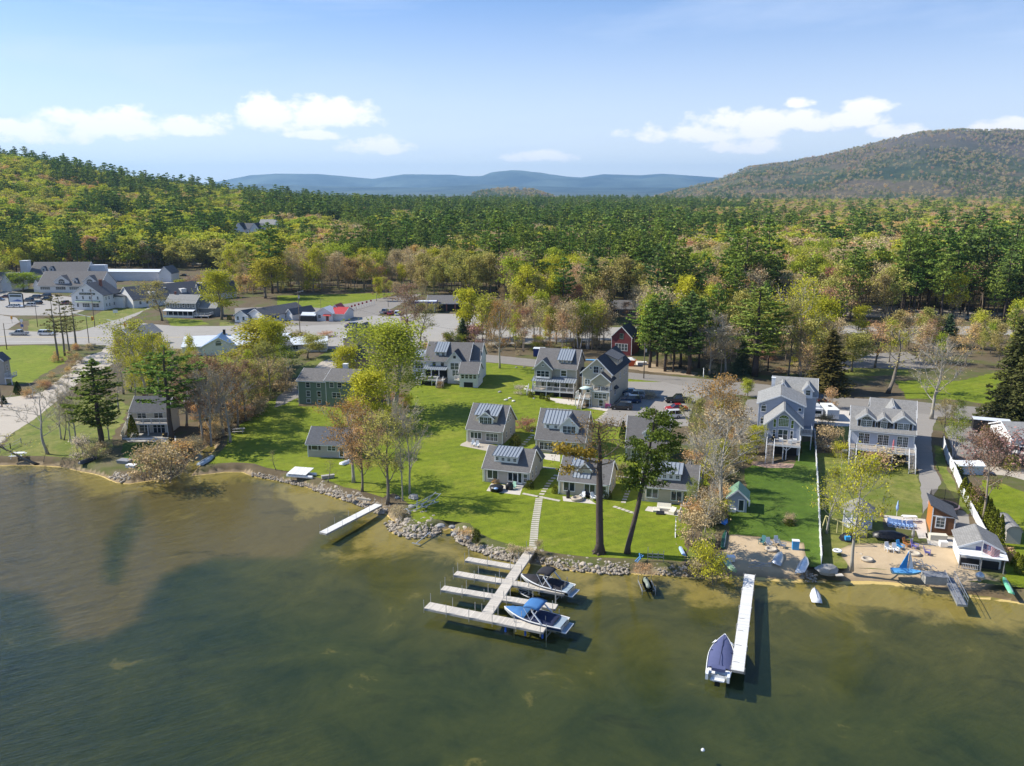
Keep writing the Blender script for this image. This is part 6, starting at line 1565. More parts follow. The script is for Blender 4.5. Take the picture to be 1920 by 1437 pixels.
# the two great lakeside pines
def old_pine():
  g = G(1123, 1037); H = 18.3; rr = random.Random(3); rng = np.random.RandomState(3)
  o = thing('pine_tree', 'thick old pine with bare trunk and yellowing branch in front of the beige cottage', 'pine', g)
  P = lambda px, py, y=0: Vector(((px - 1123) / 13.2, y, HG(1123, 1037, py)))
  mb = MB(); tr = [P(1124, 1045), P(1124, 1020), P(1122, 960), P(1121, 910), P(1120, 880), P(1121, 860), P(1120, 835), P(1117, 810), P(1119, 792)]
  tr[0].z = -.2
  mb.tube(tr, [.90, .52, .46, .42, .36, .26, .2, .11, .03], 10)
  for k in range(7):
    a = k * .9; mb.tube([(0, 0, .5), (math.cos(a) * .8, math.sin(a) * .8, .05), (math.cos(a) * 1.15, math.sin(a) * 1.15, -.15)], [.3, .2, .05], 5)
  for k in range(60):
    z = rr.uniform(1.5, 12); a = rr.uniform(0, 6.28); r = .52 - z * .012; mb.tube([(math.cos(a) * r * .8, math.sin(a) * r * .8, z), (math.cos(a) * (r + rr.uniform(.02, .14)), math.sin(a) * (r + .1), z + rr.uniform(-.1, .1))], [.05, .02], 4)
  mb.build('trunk', BARKD, o, True)
  br = []
  def limb(nm, pts, r):
    m = MB(); m.tube(pts, [r * (1 - .8 * i / (len(pts) - 1)) for i in range(len(pts))], 5)
    for k in range(len(pts) * 3):
      i = rr.randint(1, len(pts) - 1); p = pts[i - 1].lerp(pts[i], rr.random()); d = Vector((rr.gauss(0, 1), rr.gauss(0, 1), rr.gauss(.2, .6))).normalized()
      L = rr.uniform(.5, 1.6); m.tube([p, p + d * L * .6, p + d * L + Vector((0, 0, .15))], [.04, .025, .012], 3, False); br.append(p + d * L)
    m.build(nm, BARK, o, True)
  limb('branch', [P(1121, 868), P(1100, 862, -.6), P(1080, 852, -1.2), P(1058, 842, -1.6), P(1044, 838, -2)], .17)
  limb('branch', [P(1121, 862), P(1140, 850, .3), P(1155, 838, .8), P(1162, 830, 1)], .10)
  limb('branch', [P(1121, 872), P(1138, 866, -.5), P(1150, 852, -1.), P(1158, 848, -1)], .10)
  limb('branch', [P(1120, 845), P(1100, 838, .6), P(1085, 832, 1.0)], .08)
  limb('branch', [P(1119, 828), P(1132, 815, .5), P(1145, 800, .8)], .07); limb('branch', [P(1118, 815), P(1105, 806, 0), P(1098, 800, .4)], .06)
  limb('branch', [P(1121, 878), P(1100, 875, -.8), P(1080, 872, -1.3), P(1062, 876, -1.5)], .09)
  for k in range(14):
    y0_ = RZ.uniform(795, 858); x0_ = 1119 + (y0_ - 795) * .03; e_ = RZ.choice((-1, 1)) * RZ.uniform(14, 42); limb('branch', [P(x0_, y0_), P(x0_ + e_ * .5, y0_ - 7, RZ.uniform(-1, 1)), P(x0_ + e_, y0_ - RZ.uniform(6, 16), RZ.uniform(-1.6, 1.6))], .06)
  c = []
  for k in range(330): u = rng.rand(); q = P(1112 - 70 * u, 858 - 22 * u, -1.7 * u); c.append((q.x + rng.normal() * .35, q.y + rng.normal() * .6, q.z + .25 + rng.normal() * .28))
  for k in range(60): q = P(1075 - rng.rand() * 20, 873, -1.4); c.append((q.x + rng.normal() * .3, q.y + rng.normal() * .4, q.z + rng.normal() * .2))
  link('yellowing_foliage', leafmesh('yellowing_foliage', quads(np.repeat(np.array(c), 3, 0) + rng.normal(size=(len(c) * 3, 3)) * .16, .30, rng, .2), L_YP), o)
  b = np.array([tuple(q) for q in br]); b = np.repeat(b, 9, 0) + rng.normal(size=(len(b) * 9, 3)) * .35
  link('budding_foliage', leafmesh('budding_foliage', quads(b, .17, rng), leafmat('tired_needles', [(.36, .22, .11), (.27, .23, .09)], .3, .5)), o)
old_pine()
def leaning_pine():
  g = G(1176, 1038); rr = random.Random(8); rng = np.random.RandomState(8)
  o = thing('pine_tree', 'slender pine leaning right with green top, beside the thick old pine', 'pine', g)
  P = lambda px, py, y=0: Vector(((px - 1176) / 13.4, y, HG(1176, 1038, py)))
  tr = [P(1176, 1045), P(1177, 1025), P(1184, 990), P(1192, 950), P(1198, 910), P(1203, 880), P(1207, 850), P(1211, 815), P(1215, 785), P(1217, 768)]; tr[0].z = -.2
  mb = MB(); mb.tube(tr, [.5, .36, .33, .30, .27, .23, .19, .14, .08, .03], 9)
  for k in range(26):
    i = rr.randint(1, 3); p = tr[i].lerp(tr[i + 1], rr.random()); a = rr.uniform(0, 6.28); mb.tube([p, p + Vector((math.cos(a) * .5, math.sin(a) * .5, rr.uniform(-.1, .1)))], [.04, .015], 4)
  mb.build('trunk', BARKD, o, True)
  cents = []; bm_ = MB(); z0, z1 = tr[4].z - .6, tr[-1].z
  for k in range(58):
    f = k / 57.; z = z0 + (z1 - z0) * f; i = min(8, 4 + int(f * 5)); j = max(4, i); t = (z - tr[j - 1].z) / max(.1, tr[j].z - tr[j - 1].z); p = tr[j - 1].lerp(tr[j], max(0, min(1.2, t)))
    a = rr.uniform(0, 6.28); L = (1.7 + 1.9 * math.sin(math.pi * min(1, .2 + f * .75))) * rr.uniform(.5, 1.15) * (1.15 if math.cos(a) > .3 else .9)
    d = Vector((math.cos(a), math.sin(a), rr.uniform(-.05, .35))); bm_.tube([p, p + d * L * .6, p + d * L + Vector((0, 0, .1))], [.06, .04, .02], 4, False)
    for q in range(int(L * 7)):
      u = rr.uniform(.35, 1.08); c = p + d * L * u + Vector((rr.gauss(0, .25), rr.gauss(0, .25), rr.gauss(.08, .16))); cents.append(tuple(c))
  bm_.build('branch', BARKD, o, True)
  c = np.array(cents); c = np.repeat(c, 9, 0) + rng.normal(size=(len(c) * 9, 3)) * np.array([.26, .26, .14])
  link('crown', leafmesh('crown', quads(c, .27, rng, .3), leafmat('lake_pine', [(.15, .20, .04), (.13, .19, .035)], .25, .42)), o)
leaning_pine()
put(NS_O[0], (727, 944), 776, 92, 'large budding tree with thick pale trunk at the shore by the left dock')
put(NBARE[0], (755, 940), 748, 46, 'slender grey bare tree with two long stems right of the thick pale trunk')
put(NBARE[1], (768, 926), 757, 66, 'grey bare tree behind the twin slender stems by the boulder')
put(NS[0], (679, 922), 800, 70, 'small tan budding tree with forked trunk on the shore bank')
put(NS_R[0], (663, 905), 752, 92, 'orange red budding maple in front of the small grey cottage')
put(NS[1], (688, 860), 778, 74, 'brownish budding tree between the red maple and the grey bare trees')
put(NMULTI[0], (736, 772), 600, 128, 'tallest bright yellow green tree with many pale stems in the middle of the village')
put(NB_Y[1], (690, 800), 696, 74, 'yellow green leafy tree beside the green house')
put(NB_Y[0], (655, 735), 645, 44, 'yellow green tree above the brown barn')
put(NBIRCH, (748, 905), 800, 20, 'thin pale birch among the shore trees') if False else None
put(NS_RB[0], (768, 650), 532, 64, 'dark red budding maple left of the filling station')
put(NS_O[1], (788, 646), 565, 52, 'grey olive budding tree right of the dark red maple')
put(NS_R[1], (937, 691), 560, 54, 'tan orange budding tree standing alone on the lawn by the lane')
put(NSPR[1], (868, 642), 596, 26, 'small green spruce behind the big white house'); put(BUSHP[0], (892, 650), 608, 34, 'purple plum tree next to the small spruce', cat='tree', name='plum_tree')
for x in (877, 903): put(CONED, (x, 628), 606, 7, 'narrow dark cedar in front of the brick sign behind the white house', group='narrow cedars at the brick sign')
put(NPINE[0], (190, 838), 672, 84, 'dense dark pine at the lakeside lane, left of the white cottage')
put(NPINE2, (322, 834), 648, 112, 'open branched pine in front of the white cottage')
put(NS_Y[1], (275, 745), 598, 88, 'tall yellow green budding tree behind the white cottage')
put(NSLIM[0], (232, 740), 640, 40, 'slim budding tree left of the tall yellow green tree'); put(NSLIM[1], (245, 735), 655, 34, 'thin leaning tree beside the tall yellow green tree')
put(NWILL[0], (468, 694), 600, 112, 'bending yellow willow above the white roadside building')
put(NB_Y[2], (513, 706), 600, 46, 'tall narrow yellow green tree right of the bending willow'); put(NBIRCH, (540, 712), 640, 48, 'pale stemmed birch right of the tall narrow tree')
put(NS_O[2], (506, 752), 640, 62, 'olive budding tree at the head of the long lawn'); put(NB_O[0], (488, 765), 675, 50, 'green brown tree by the hedge of the long lawn')
for i, (x, y, t, w, k, l) in enumerate([(432, 830, 690, 80, NBARE[0], 'grey bare tree leaning over the long lawn edge'), (478, 775, 672, 70, NS_RB[1], 'brown red tree halfway up the long lawn edge'), (406, 800, 668, 80, NS_O[1], 'olive tree in the creek trees'), (380, 825, 700, 66, NBARE[1], 'pale bare tree by the creek boat'), (350, 800, 690, 64, NS_RB[0], 'reddish tree right of the open branched pine'), (300, 742, 625, 60, NS_Y[0], 'yellow green tree right of the tall yellow green one'), (255, 760, 668, 50, NS_Y[2], 'yellow green tree above the cream fence'), (418, 818, 662, 92, NS_RB[1], 'large red brown budding tree beside the creek'), (396, 836, 690, 60, NBARE[2], 'grey bare tree at the mouth of the creek'), (446, 800, 680, 70, NS_RB[2], 'red brown budding tree above the lawn edge'), (462, 790, 700, 60, NS_O[0], 'olive budding tree on the long lawn edge'), (376, 800, 672, 56, NS_RB[0], 'reddish bare tree behind the open branched pine')]): put(k, (x, y), t, w, l)
for i, (x, y, t, w, k, l) in enumerate([(90, 852, 725, 95, NBL, 'bare tree leaning left over the lakeside grass'), (70, 870, 795, 90, NSLIM[2], 'bare trunk leaning far out towards the left edge'), (115, 824, 728, 44, NBARE[1], 'thin bare tree nearest the lane bend'), (120, 826, 745, 26, NSLIM[1], 'thin bare tree just right of the first one'), (132, 828, 735, 40, NBARE[2], 'thin straight bare tree left of the crooked one'), (143, 828, 716, 56, NBARE[0], 'crooked bare tree with dark fine twigs'), (82, 866, 830, 16, NSLIM[0], 'small bare sapling at the water edge'), (205, 826, 740, 44, NBARE[1], 'thin bare tree right of the dense dark pine'), (222, 768, 680, 50, NBARE[2], 'leaning thin tree beyond the dense dark pine')]): put(k, (x, y), t, w, l, rz=0.0)
for i, (x, y, t, w) in enumerate([(109, 677, 556, 34), (122, 668, 550, 30), (130, 662, 575, 26), (143, 650, 568, 30)]): put(NTHIN[i % 2], (x, y), t, w, ['tall thin pine nearest the bright lawn', 'second tall thin pine by the main road', 'third and shortest thin pine by the main road', 'thin pine nearest the traffic lights'][i])
put(NS_O[1], (304, 602), 526, 60, 'round olive budding tree left of the grey porch house'); put(NB_Y[1], (416, 600), 508, 54, 'yellow green tree right of the grey porch house')
put(NWILL[1], (498, 560), 486, 56, 'yellow willow with dark forked trunk behind the long white shop'); put(NWILL[2], (522, 548), 466, 44, 'tall yellow tree behind the dark forked willow')
put(NB[0], (43, 547), 512, 50, 'bright green round tree in front of the inn'); put(NB[1], (2, 540), 508, 34, 'green tree at the left edge beside the inn')
put(BUSHG[0], (340, 545), 524, 22, 'round green shrub in the rear parking lot'); put(BUSHP[1], (361, 552), 520, 22, 'purple bush by the side road'); put(NS[2], (377, 550), 515, 20, 'small pinkish tree by the side road')
for i, (x, y, t, w) in enumerate([(1218, 690, 560, 46), (1232, 688, 548, 52), (1247, 697, 560, 44), (1262, 698, 580, 40), (1291, 702, 545, 66), (1199, 655, 572, 44), (1275, 690, 560, 44), (1310, 690, 560, 50)]):
  put(MP[i % 5] if i % 2 else NPINE[i % 2].re(L_PN), (x, y), t, w, ['pine directly right of the red house', 'tall pine second from the red house', 'pine third from the red house behind the pole', 'slimmer pine above the parking entrance', 'broadest pine of the lane group', 'pine standing just behind the red house', 'dark pine between the broad one and the slim one', 'last pine at the right end of the group'][i])
put(NBIRCH, (1085, 655), 552, 46, 'white stemmed birch left of the red house'); put(NBIRCH, (1102, 655), 560, 34, 'second birch closer to the red house')
put(NS_RB[1], (1043, 646), 552, 46, 'brown budding tree with dark trunk above the beige three storey house'); put(NS_R[2], (1172, 598), 566, 30, 'small pinkish tree in front of the grey ranch house')
put(NPINE[1].re(L_PN), (1415, 706), 538, 96, 'largest dark green pine beside the lane'); put(NS_Y[0], (1500, 704), 520, 84, 'tall yellow green tree right of the largest dark pine'); put(NS_O[2], (1478, 706), 560, 56, 'brownish tree between the big pine and the yellow green tree')
put(NBARE[0], (1360, 700), 588, 80, 'large grey bare tree at the bend of the lane'); put(NBARE[1], (1330, 702), 610, 60, 'smaller grey bare tree near the parking entrance')
put(NSPB, (1553, 735), 618, 66, 'brownish spruce behind the driveway'); put(NSPR[0], (1390, 700), 640, 30, 'low dark spruce under the big pine')
put(NB_O[1], (1597, 698), 626, 56, 'round yellow green tree beyond the shaded side lane'); put(NS[0], (1640, 690), 606, 60, 'tan budding tree right of the round yellow green tree'); put(NS[2], (1625, 640), 600, 56, 'orange tan shrubby tree by the far road', name='budding_tree')
put(NSLIM[1], (1664, 738), 598, 80, 'bare tree leaning right behind the three dormer house', rz=0); put(NBARE[2], (1746, 786), 632, 92, 'large spreading bare tree at the corner of the blue house drive')
put(NSPR[1].re(leafmat('blue_spruce', [(.12, .19, .105), (.13, .2, .11)], .15, .55)), (1776, 652), 588, 36, 'blue green spruce near the far road'); put(CONED, (1748, 652), 632, 14, 'small dark spruce left of the blue green spruce')
put(NSPL, (1893, 790), 596, 76, 'tall olive spruce at the right edge'); put(NSPL, (1912, 800), 640, 60, 'second tall spruce cut by the right edge')
put(NS_O[0], (1769, 822), 748, 36, 'olive yellow tree beside the white fence'); put(NBIRCH, (1788, 860), 766, 36, 'thin pale tree beyond the white fence')
put(NBIRCH, (1798, 790), 745, 24, 'small bare sapling by the lane'); put(NS_RB[2], (1841, 981), 800, 86, 'reddish tree with leaning grey trunk beyond the hedge'); put(BUSHP[1], (1880, 872), 812, 84, 'wide dark pink flowering shrub by the gravel yard'); put(BUSHP[0], (1838, 862), 815, 60, 'pink brown shrub in front of the black trailer')
put(NS_Y[2], (1597, 1068), 848, 108, 'large budding tree with thick trunk on the beach edge'); put(NS_Y[1], (1550, 1001), 868, 62, 'double stemmed budding tree just right of the white fence')
put(NBARE[1], (1352, 968), 772, 118, 'tall pale bare tree beside the green roofed shed'); put(NS_R[0], (1350, 880), 704, 92, 'tall orange budding maple above the hedge'); put(NB_Y[2], (1340, 915), 826, 34, 'bright yellow green tree inside the hedge')
put(NBARE[2], (1316, 925), 800, 66, 'grey bare tree between the last cottage and the hedge'); put(NS_O[1], (1305, 880), 745, 52, 'grey olive tree left of the orange maple'); put(NB_Y[0], (1418, 850), 795, 32, 'small bright green tree left of the blue house stairs')
put(NBIRCH, (1295, 975), 888, 22, 'slim light green tree at the corner of the cottage patio'); put(NB_Y[1], (1402, 745), 712, 22, 'small bright green tree by the lane')
put(NBARE[0], (1322, 1000), 905, 46, 'leaning bare tree in the hedge above the beach'); put(BUSHW[0], (1386, 820), 770, 28, 'white blossoming tree left of the blue house', name='blossom_tree', cat='tree'); put(BUSHW[1], (1391, 850), 800, 28, 'second white blossoming tree left of the blue house', name='blossom_tree', cat='tree')
put(CONED, (1168, 823), 789, 13, 'small dark cone shaped spruce by the parking area')
put(NB_O[0], (577, 672), 630, 52, 'green and orange tree above the gravel drive'); put(NS_Y[0], (600, 660), 645, 30, 'small yellow green tree by the gravel drive')
put(NSLIM[0], (615, 905), 862, 26, 'young sapling on the lawn by the stone bank'); put(NSLIM[1], (518, 882), 840, 18, 'tiny sapling on the long lawn')
# shrubs
for (k, x, y, t, w, l) in [(BUSH[0], 275, 896, 842, 64, 'large grey brown bush on the point'), (BUSH[1], 312, 898, 834, 74, 'widest grey brown bush at the creek mouth'), (BUSHT[0], 338, 868, 828, 50, 'tan bush behind the widest bush'), (BUSH[0], 292, 880, 838, 50, 'grey bush in the middle of the point'),
    (BUSHW[0], 154, 858, 818, 40, 'white blossoming shrub at the shore'), (BUSH[1], 176, 862, 832, 34, 'dark bare shrub right of the white blossom'), (BUSH[0], 196, 850, 828, 26, 'small brown shrub by the rocks'),
    (BUSHG[0], 1318, 1080, 1020, 52, 'yellow green waterside bush'), (BUSHG[1], 1338, 1090, 1036, 46, 'dark leaved bush over the water by the beach'), (BUSH[0], 1303, 1018, 962, 60, 'big brown bare bush beside the upright paddleboard'), (BUSHT[1], 1298, 985, 940, 44, 'orange tan bush at the patio corner'), (BUSH[1], 1330, 985, 935, 50, 'brown bush under the leaning bare tree'), (BUSH[0], 1312, 1078, 1050, 40, 'low grey bush at the end of the stone wall'),
    (BUSHG[1], 1328, 900, 862, 34, 'green bush by the last cottage'), (BUSH[1], 1370, 880, 850, 40, 'grey bush above the green roofed shed'), (BUSHG[0], 1400, 868, 832, 34, 'leafy bush left of the white stairs'),
    (BUSHT[0], 873, 1008, 992, 26, 'reddish brown shrub on the stone bank'), (BUSH[0], 990, 1040, 1026, 22, 'dry grassy clump left of the dock'), (BUSH[0], 1010, 1038, 1012, 16, 'dry ornamental grass right of the stone path'), (BUSH[1], 962, 1036, 1022, 26, 'dark twiggy shrub on the stone wall'),
    (BUSH[0], 745, 968, 950, 30, 'twiggy shrub at the shore end of the left dock'), (BUSHT[1], 1205, 1075, 1058, 34, 'dry brown shrub behind the jet ski'), (BUSHW[0], 975, 740, 722, 20, 'pale shrub left of the beige three storey house'), (BUSHR[0], 985, 806, 786, 40, 'low red brown hedge behind the tall cottage'), (BUSHR[1], 1160, 900, 870, 40, 'reddish shrub between two cottages'),
    (BUSHR[0], 1548, 800, 778, 34, 'red twig shrub in front of the camper trailers'), (BUSH[0], 1556, 845, 800, 44, 'dark vine covered mound beside the fence'), (BUSHG[0], 1575, 858, 830, 30, 'green shrub left of the three dormer house'), (BUSHT[0], 1640, 880, 850, 60, 'tan shrub below the white deck'), (BUSH[1], 1650, 868, 838, 90, 'wide dry shrub in front of the white deck'),
    (BUSHT[0], 1556, 765, 728, 26, 'tan bush at the corner of the pale drive'), (BUSHR[0], 826, 728, 715, 14, 'small dark red maple bush at the white house stairs'), (BUSH[0], 860, 700, 690, 12, 'dark shrub beside the white house'), (BUSH[0], 1215, 745, 735, 40, 'brown mulch bed shrub in the parking area'),
    (BUSHR[1], 560, 635, 622, 40, 'rust coloured shrub bed beside the main road'), (BUSHT[0], 610, 632, 622, 30, 'dry flower bed by the main road'), (BUSH[0], 1480, 980, 964, 26, 'small shrub in the round bed on the dark lawn')]: put(k, (x, y), t, w, l)
for (k, x, y, t, w, l) in [(BALL, 901 - 8, 1006, 990, 15, 'round dark green bush on the shore lawn'), (BALL, 893, 1017, 1003, 14, 'round dark green bush nearest the water'), (BALL, 1035, 740 + 5, 736, 9, 'round bush under the beige porch'), (BALLG, 1027, 752, 740, 9, 'yellow green ball bush by the patio slab'), (BALL, 1016, 748, 736, 10, 'left ball bush below the beige porch'), (BALLG, 995, 745, 733, 10, 'ball bush at the left end of the beige porch'),
    (BALLT, 930, 905, 893, 18, 'tan bush at the left corner of the low grey cottage'), (BALL, 993, 916, 898, 16, 'dark bush at the right corner of the low grey cottage'), (BALL, 1140, 935, 918, 16, 'dark bush right of the low beige cottage'), (BALLG, 1041, 925, 908, 12, 'green bush left of the low beige cottage'),
    (BALL, 966, 835, 812, 20, 'dark bush beside the left tall cottage'), (BALLT, 1000, 855, 840, 12, 'tan bush beside the middle tall cottage'), (BALLG, 1848, 815, 795, 20, 'yellow green bush beside the black trailer') , (BALLG, 1795, 890, 870, 18, 'yellow green bush beside the low white shelter'), (BALLO, 1895, 880, 850, 28, 'olive bush at the right edge'),
    (BALLT, 1885, 1050, 1022, 34, 'round tan bush left of the arched shed'), (BALL, 1480, 985, 972, 18, 'green bush in the round bed on the dark lawn'), (BALL, 1447, 820, 800, 16, 'dark bush under the white deck') , (BALL, 1497, 850, 822, 14, 'brown bush right of the white deck'), (BALLG, 430, 600, 590, 9, 'bush at the corner of the white shop'), (BALLO, 700, 750, 735, 20, 'olive bush under the tallest green tree'), (BALLO, 672, 770, 752, 24, 'olive bush right of the green house')]: put(k, (x, y), t, w, l)
# hedge of arborvitae along the white fence
for i, (x, y, t) in enumerate([(1815, 945, 905), (1822, 955, 912), (1830, 962, 918), (1838, 972, 922), (1846, 980, 930), (1852, 990, 935), (1858, 1000, 950), (1864, 1010, 955), (1872, 1025, 965), (1806, 930, 895), (1912, 1075, 1040), (1905, 1062, 1035), (250, 822, 778)]):
  put(CONE, (x, y), t, 17, 'yellow green arborvitae in the hedge beyond the white fence' if i < 10 else ['golden arborvitae at the right edge below the arched shed', 'golden arborvitae beside the round tan bush', 'slim arborvitae at the left end of the white cottage'][i - 10], group='arborvitae hedge beyond the white fence' if i < 10 else None)
# thickets: small trees and brush filling the strips between roads and houses
def thicket(poly, n, kinds, hr, wr, place, seed, group):
  rr = random.Random(seed); P = gp(poly); xs = [p[0] for p in P]; ys = [p[1] for p in P]; k = 0; tries = 0
  while k < n and tries < n * 30:
    tries += 1; x = rr.uniform(min(xs), max(xs)); y = rr.uniform(min(ys), max(ys))
    if not in_poly(np.array([x]), np.array([y]), P)[0]: continue
    kd, adj = rr.choice(kinds); h = rr.uniform(*hr); kd.plant((x, y, .95), h, adj + ' ' + place, group + ', ' + adj, rr.uniform(0, 6.28), rr.uniform(*wr)); k += 1
TT = [(MR[0], 'red budding maple'), (MBR[0], 'grey bare tree'), (MT[0], 'tan budding tree'), (MY[0], 'yellow green tree'), (MD[1], 'green leafy tree'), (MO[0], 'olive budding tree'), (MBR[2], 'grey bare tree'), (MY[3], 'yellow green tree')]
BB = [(BUSH[0], 'grey brown bush'), (BUSHT[0], 'tan bush'), (BUSHG[0], 'yellow green bush'), (BUSH[1], 'grey brown bush')]
thicket([(870, 634), (1130, 632), (1135, 660), (1000, 668), (890, 655)], 44, TT, (9, 17), (.8, 1.1), 'in the strip between the main road and the lakeside lane', 1, 'strip between the two roads')
thicket([(900, 600), (960, 596), (1140, 610), (1140, 600), (960, 580)], 12, TT, (9, 14), (.8, 1.1), 'on the far side of the main road right of the filling station', 12, 'far roadside')
thicket([(880, 645), (1130, 645), (1130, 668), (1010, 672), (890, 660)], 22, BB, (1.5, 3), (.9, 1.4), 'in the strip between the main road and the lakeside lane', 2, 'brush between the two roads')
thicket([(1330, 628), (1580, 628), (1560, 700), (1530, 730), (1340, 706)], 52, TT + [(MP[0], 'green pine')] * 3, (10, 19), (.8, 1.1), 'behind the lane between the big pine and the far road', 3, 'woods behind the lane')
thicket([(1200, 625), (1350, 625), (1360, 692), (1210, 682)], 30, TT + [(MP[1], 'green pine')] * 9, (12, 22), (.8, 1.1), 'among the pines right of the red house', 4, 'red house woods')
thicket([(960, 592), (1140, 600), (1140, 606), (960, 600)], 16, TT, (12, 18), (.8, 1.1), 'just beyond the main road', 21, 'beyond the main road')
thicket([(1580, 640), (1740, 636), (1860, 660), (1840, 700), (1700, 690), (1600, 660)], 30, TT[:6], (6, 12), (.9, 1.2), 'in the park between far road and lane', 5, 'park trees')
thicket([(1780, 640), (1930, 640), (1940, 700), (1850, 700)], 12, TT + [(MP[2], 'green pine')], (8, 14), (.8, 1.1), 'at the right end of the park', 6, 'park end trees')
thicket([(1220, 650), (1560, 650), (1550, 712), (1340, 702), (1230, 690)], 40, BB, (1.2, 3), (1, 1.6), 'under the trees behind the lane', 23, 'undergrowth behind the lane')
thicket([(780, 640), (900, 632), (900, 655), (800, 662)], 16, BB + TT[:2], (1.5, 5), (.9, 1.3), 'behind the big white house', 22, 'brush behind the white house')
thicket([(1300, 860), (1370, 850), (1345, 1000), (1300, 990)], 22, BB, (1.6, 3.4), (.9, 1.4), 'in the hedge between the last cottage and the beach', 7, 'lakeside hedge')
thicket([(1320, 775), (1400, 770), (1390, 860), (1310, 860)], 26, BB + TT[1:3], (2.5, 5), (.9, 1.4), 'behind the last cottage below the orange maple', 8, 'thicket below the orange maple')
thicket([(345, 850), (360, 835), (480, 762), (500, 765), (420, 815), (380, 850)], 22, BB, (1.5, 3.2), (1, 1.5), 'along the creek side of the long lawn', 24, 'brush along the creek')
thicket([(355, 745), (440, 730), (520, 740), (440, 800), (400, 830), (370, 830)], 26, BB + TT[:3], (2.5, 7), (.8, 1.2), 'between the creek and the long lawn', 9, 'creek thicket')
thicket([(200, 665), (330, 680), (420, 720), (350, 735), (240, 740)], 22, [(MY[1], 'yellow green tree'), (MO[1], 'olive budding tree'), (MBR[1], 'grey bare tree'), (BUSHG[0], 'yellow green bush')], (3, 9), (.8, 1.1), 'behind the white cottage below the roadside building', 10, 'trees behind the white cottage')
thicket([(450, 700), (560, 700), (545, 735), (480, 770)], 14, [(MY[2], 'yellow green tree'), (MO[0], 'olive budding tree'), (BUSH[0], 'grey brown bush')], (3, 9), (.8, 1.1), 'around the head of the long lawn', 11, 'trees at the head of the long lawn')
thicket([(110, 660), (200, 640), (205, 655), (140, 700), (60, 760), (40, 750)], 26, [(BUSH[0], 'grey brown bush'), (BUSHT[1], 'tan bush')], (1, 2.2), (1, 1.5), 'on the bank beside the gravel lane', 13, 'bank brush')
thicket([(640, 775), (780, 720), (775, 770), (700, 840), (650, 800)], 18, [(BUSHT[0], 'tan bush'), (BUSH[0], 'grey brown bush'), (BUSHG[1], 'yellow green bush')], (1.5, 3.5), (.9, 1.3), 'under the tallest green tree', 14, 'brush under the tall tree')
thicket([(380, 556), (560, 552), (600, 548), (600, 540), (400, 542)], 16, TT[3:7] + BB[1:3], (3, 9), (.9, 1.2), 'behind the long white shop', 15, 'trees behind the shop')
thicket([(700, 568), (800, 562), (800, 548), (720, 552)], 12, TT, (6, 11), (.9, 1.2), 'left of the filling station at the woods edge', 16, 'trees beside the station')
thicket([(-20, 735), (30, 730), (45, 745), (20, 762), (-20, 765)], 7, [(CONED, 'dark evergreen shrub')], (1.5, 3), (1.5, 2), 'below the playhouse at the left edge', 17, 'evergreens below the playhouse')
thicket([(1040, 598), (1300, 598), (1500, 600), (1500, 608), (1040, 608)], 22, BB + TT[:2], (2, 6), (.9, 1.3), 'along the far edge of the main road', 18, 'far road edge')
thicket([(395, 545), (480, 540), (480, 555), (400, 560)], 6, TT[:4], (5, 9), (.9, 1.2), 'left behind the long white shop', 19, 'trees left of the shop')
thicket([(1950, 640), (2400, 660), (2400, 960), (2000, 900)], 26, TT + [(MP[3], 'green pine')], (8, 16), (.9, 1.2), 'on the neighbouring plot past the right edge', 25, 'trees of the neighbouring plot')
# ------------------------------------------------------------------ docks
def plankmat(name, col, pitch=.15):
  t = NT(name); sp = t.n('ShaderNodeSeparateXYZ'); t.l(t.obj(), sp.inputs[0])
  x = t.math('DIVIDE', sp.outputs[0], pitch); fr = t.math('FRACT', x); fl = t.math('FLOOR', x)
  wn_ = t.n('ShaderNodeTexWhiteNoise', noise_dimensions='1D'); t.l(fl, wn_.inputs['W'])
  w3 = t.n('ShaderNodeTexWhiteNoise', noise_dimensions='1D'); t.l(t.math('FLOOR', t.math('DIVIDE', x, 8.0)), w3.inputs['W'])
  c = t.mix(wn_.outputs[0], var(col, .80), var(col, 1.15)); c = t.mix(t.math('MULTIPLY', w3.outputs[0], .35), c, var(col, .72))
  c = t.mix(t.math('MULTIPLY', t.noise(2.5, 5, .7, t.obj()), .4), c, var(col, .7))
  c = t.mix(t.math('MULTIPLY', t.math('LESS_THAN', fr, .10), .6), c, var(col, .25))
  return t.done(t.pbr(c, .8, 0, None, .3))
PLK = plankmat('grey_planks', (0.56, 0.515, 0.445)); PLKW = plankmat('white_planks', (0.72, 0.72, 0.70), .2); PLKA = plankmat('metal_planks', (0.22, 0.23, 0.25), .2)
ALU = M('dull_aluminium', (0.50, 0.52, 0.54), .35, .6, .1); PIPE = M('dock_pipe', (0.42, 0.42, 0.40), .5, .4)
def seg(parent, a, b, w, z, m, name='deck_section', wm=None):
  """one straight run of decking from a to b, its own x along the run"""
  a = Vector(a); b = Vector(b); d = b - a; L = d.length; ang = math.atan2(d.y, d.x)
  mb = MB().box(0, L, -w / 2, w / 2, -.06, 0)
  o = mb.build(name, m, parent); pr = parent.location; o.location = (a.x - pr.x, a.y - pr.y, z); o.rotation_euler = (0, 0, ang)
  f = MB().box(-.02, L + .02, -w / 2 - .04, -w / 2 - .002, -.26, -.01).box(-.02, L + .02, w / 2 + .002, w / 2 + .04, -.26, -.01).box(L + .003, L + .04, -w / 2, w / 2, -.26, -.01).box(-.04, -.003, -w / 2, w / 2, -.26, -.01)
  f.build('frame', wm or WGREY, o)
  return o, L
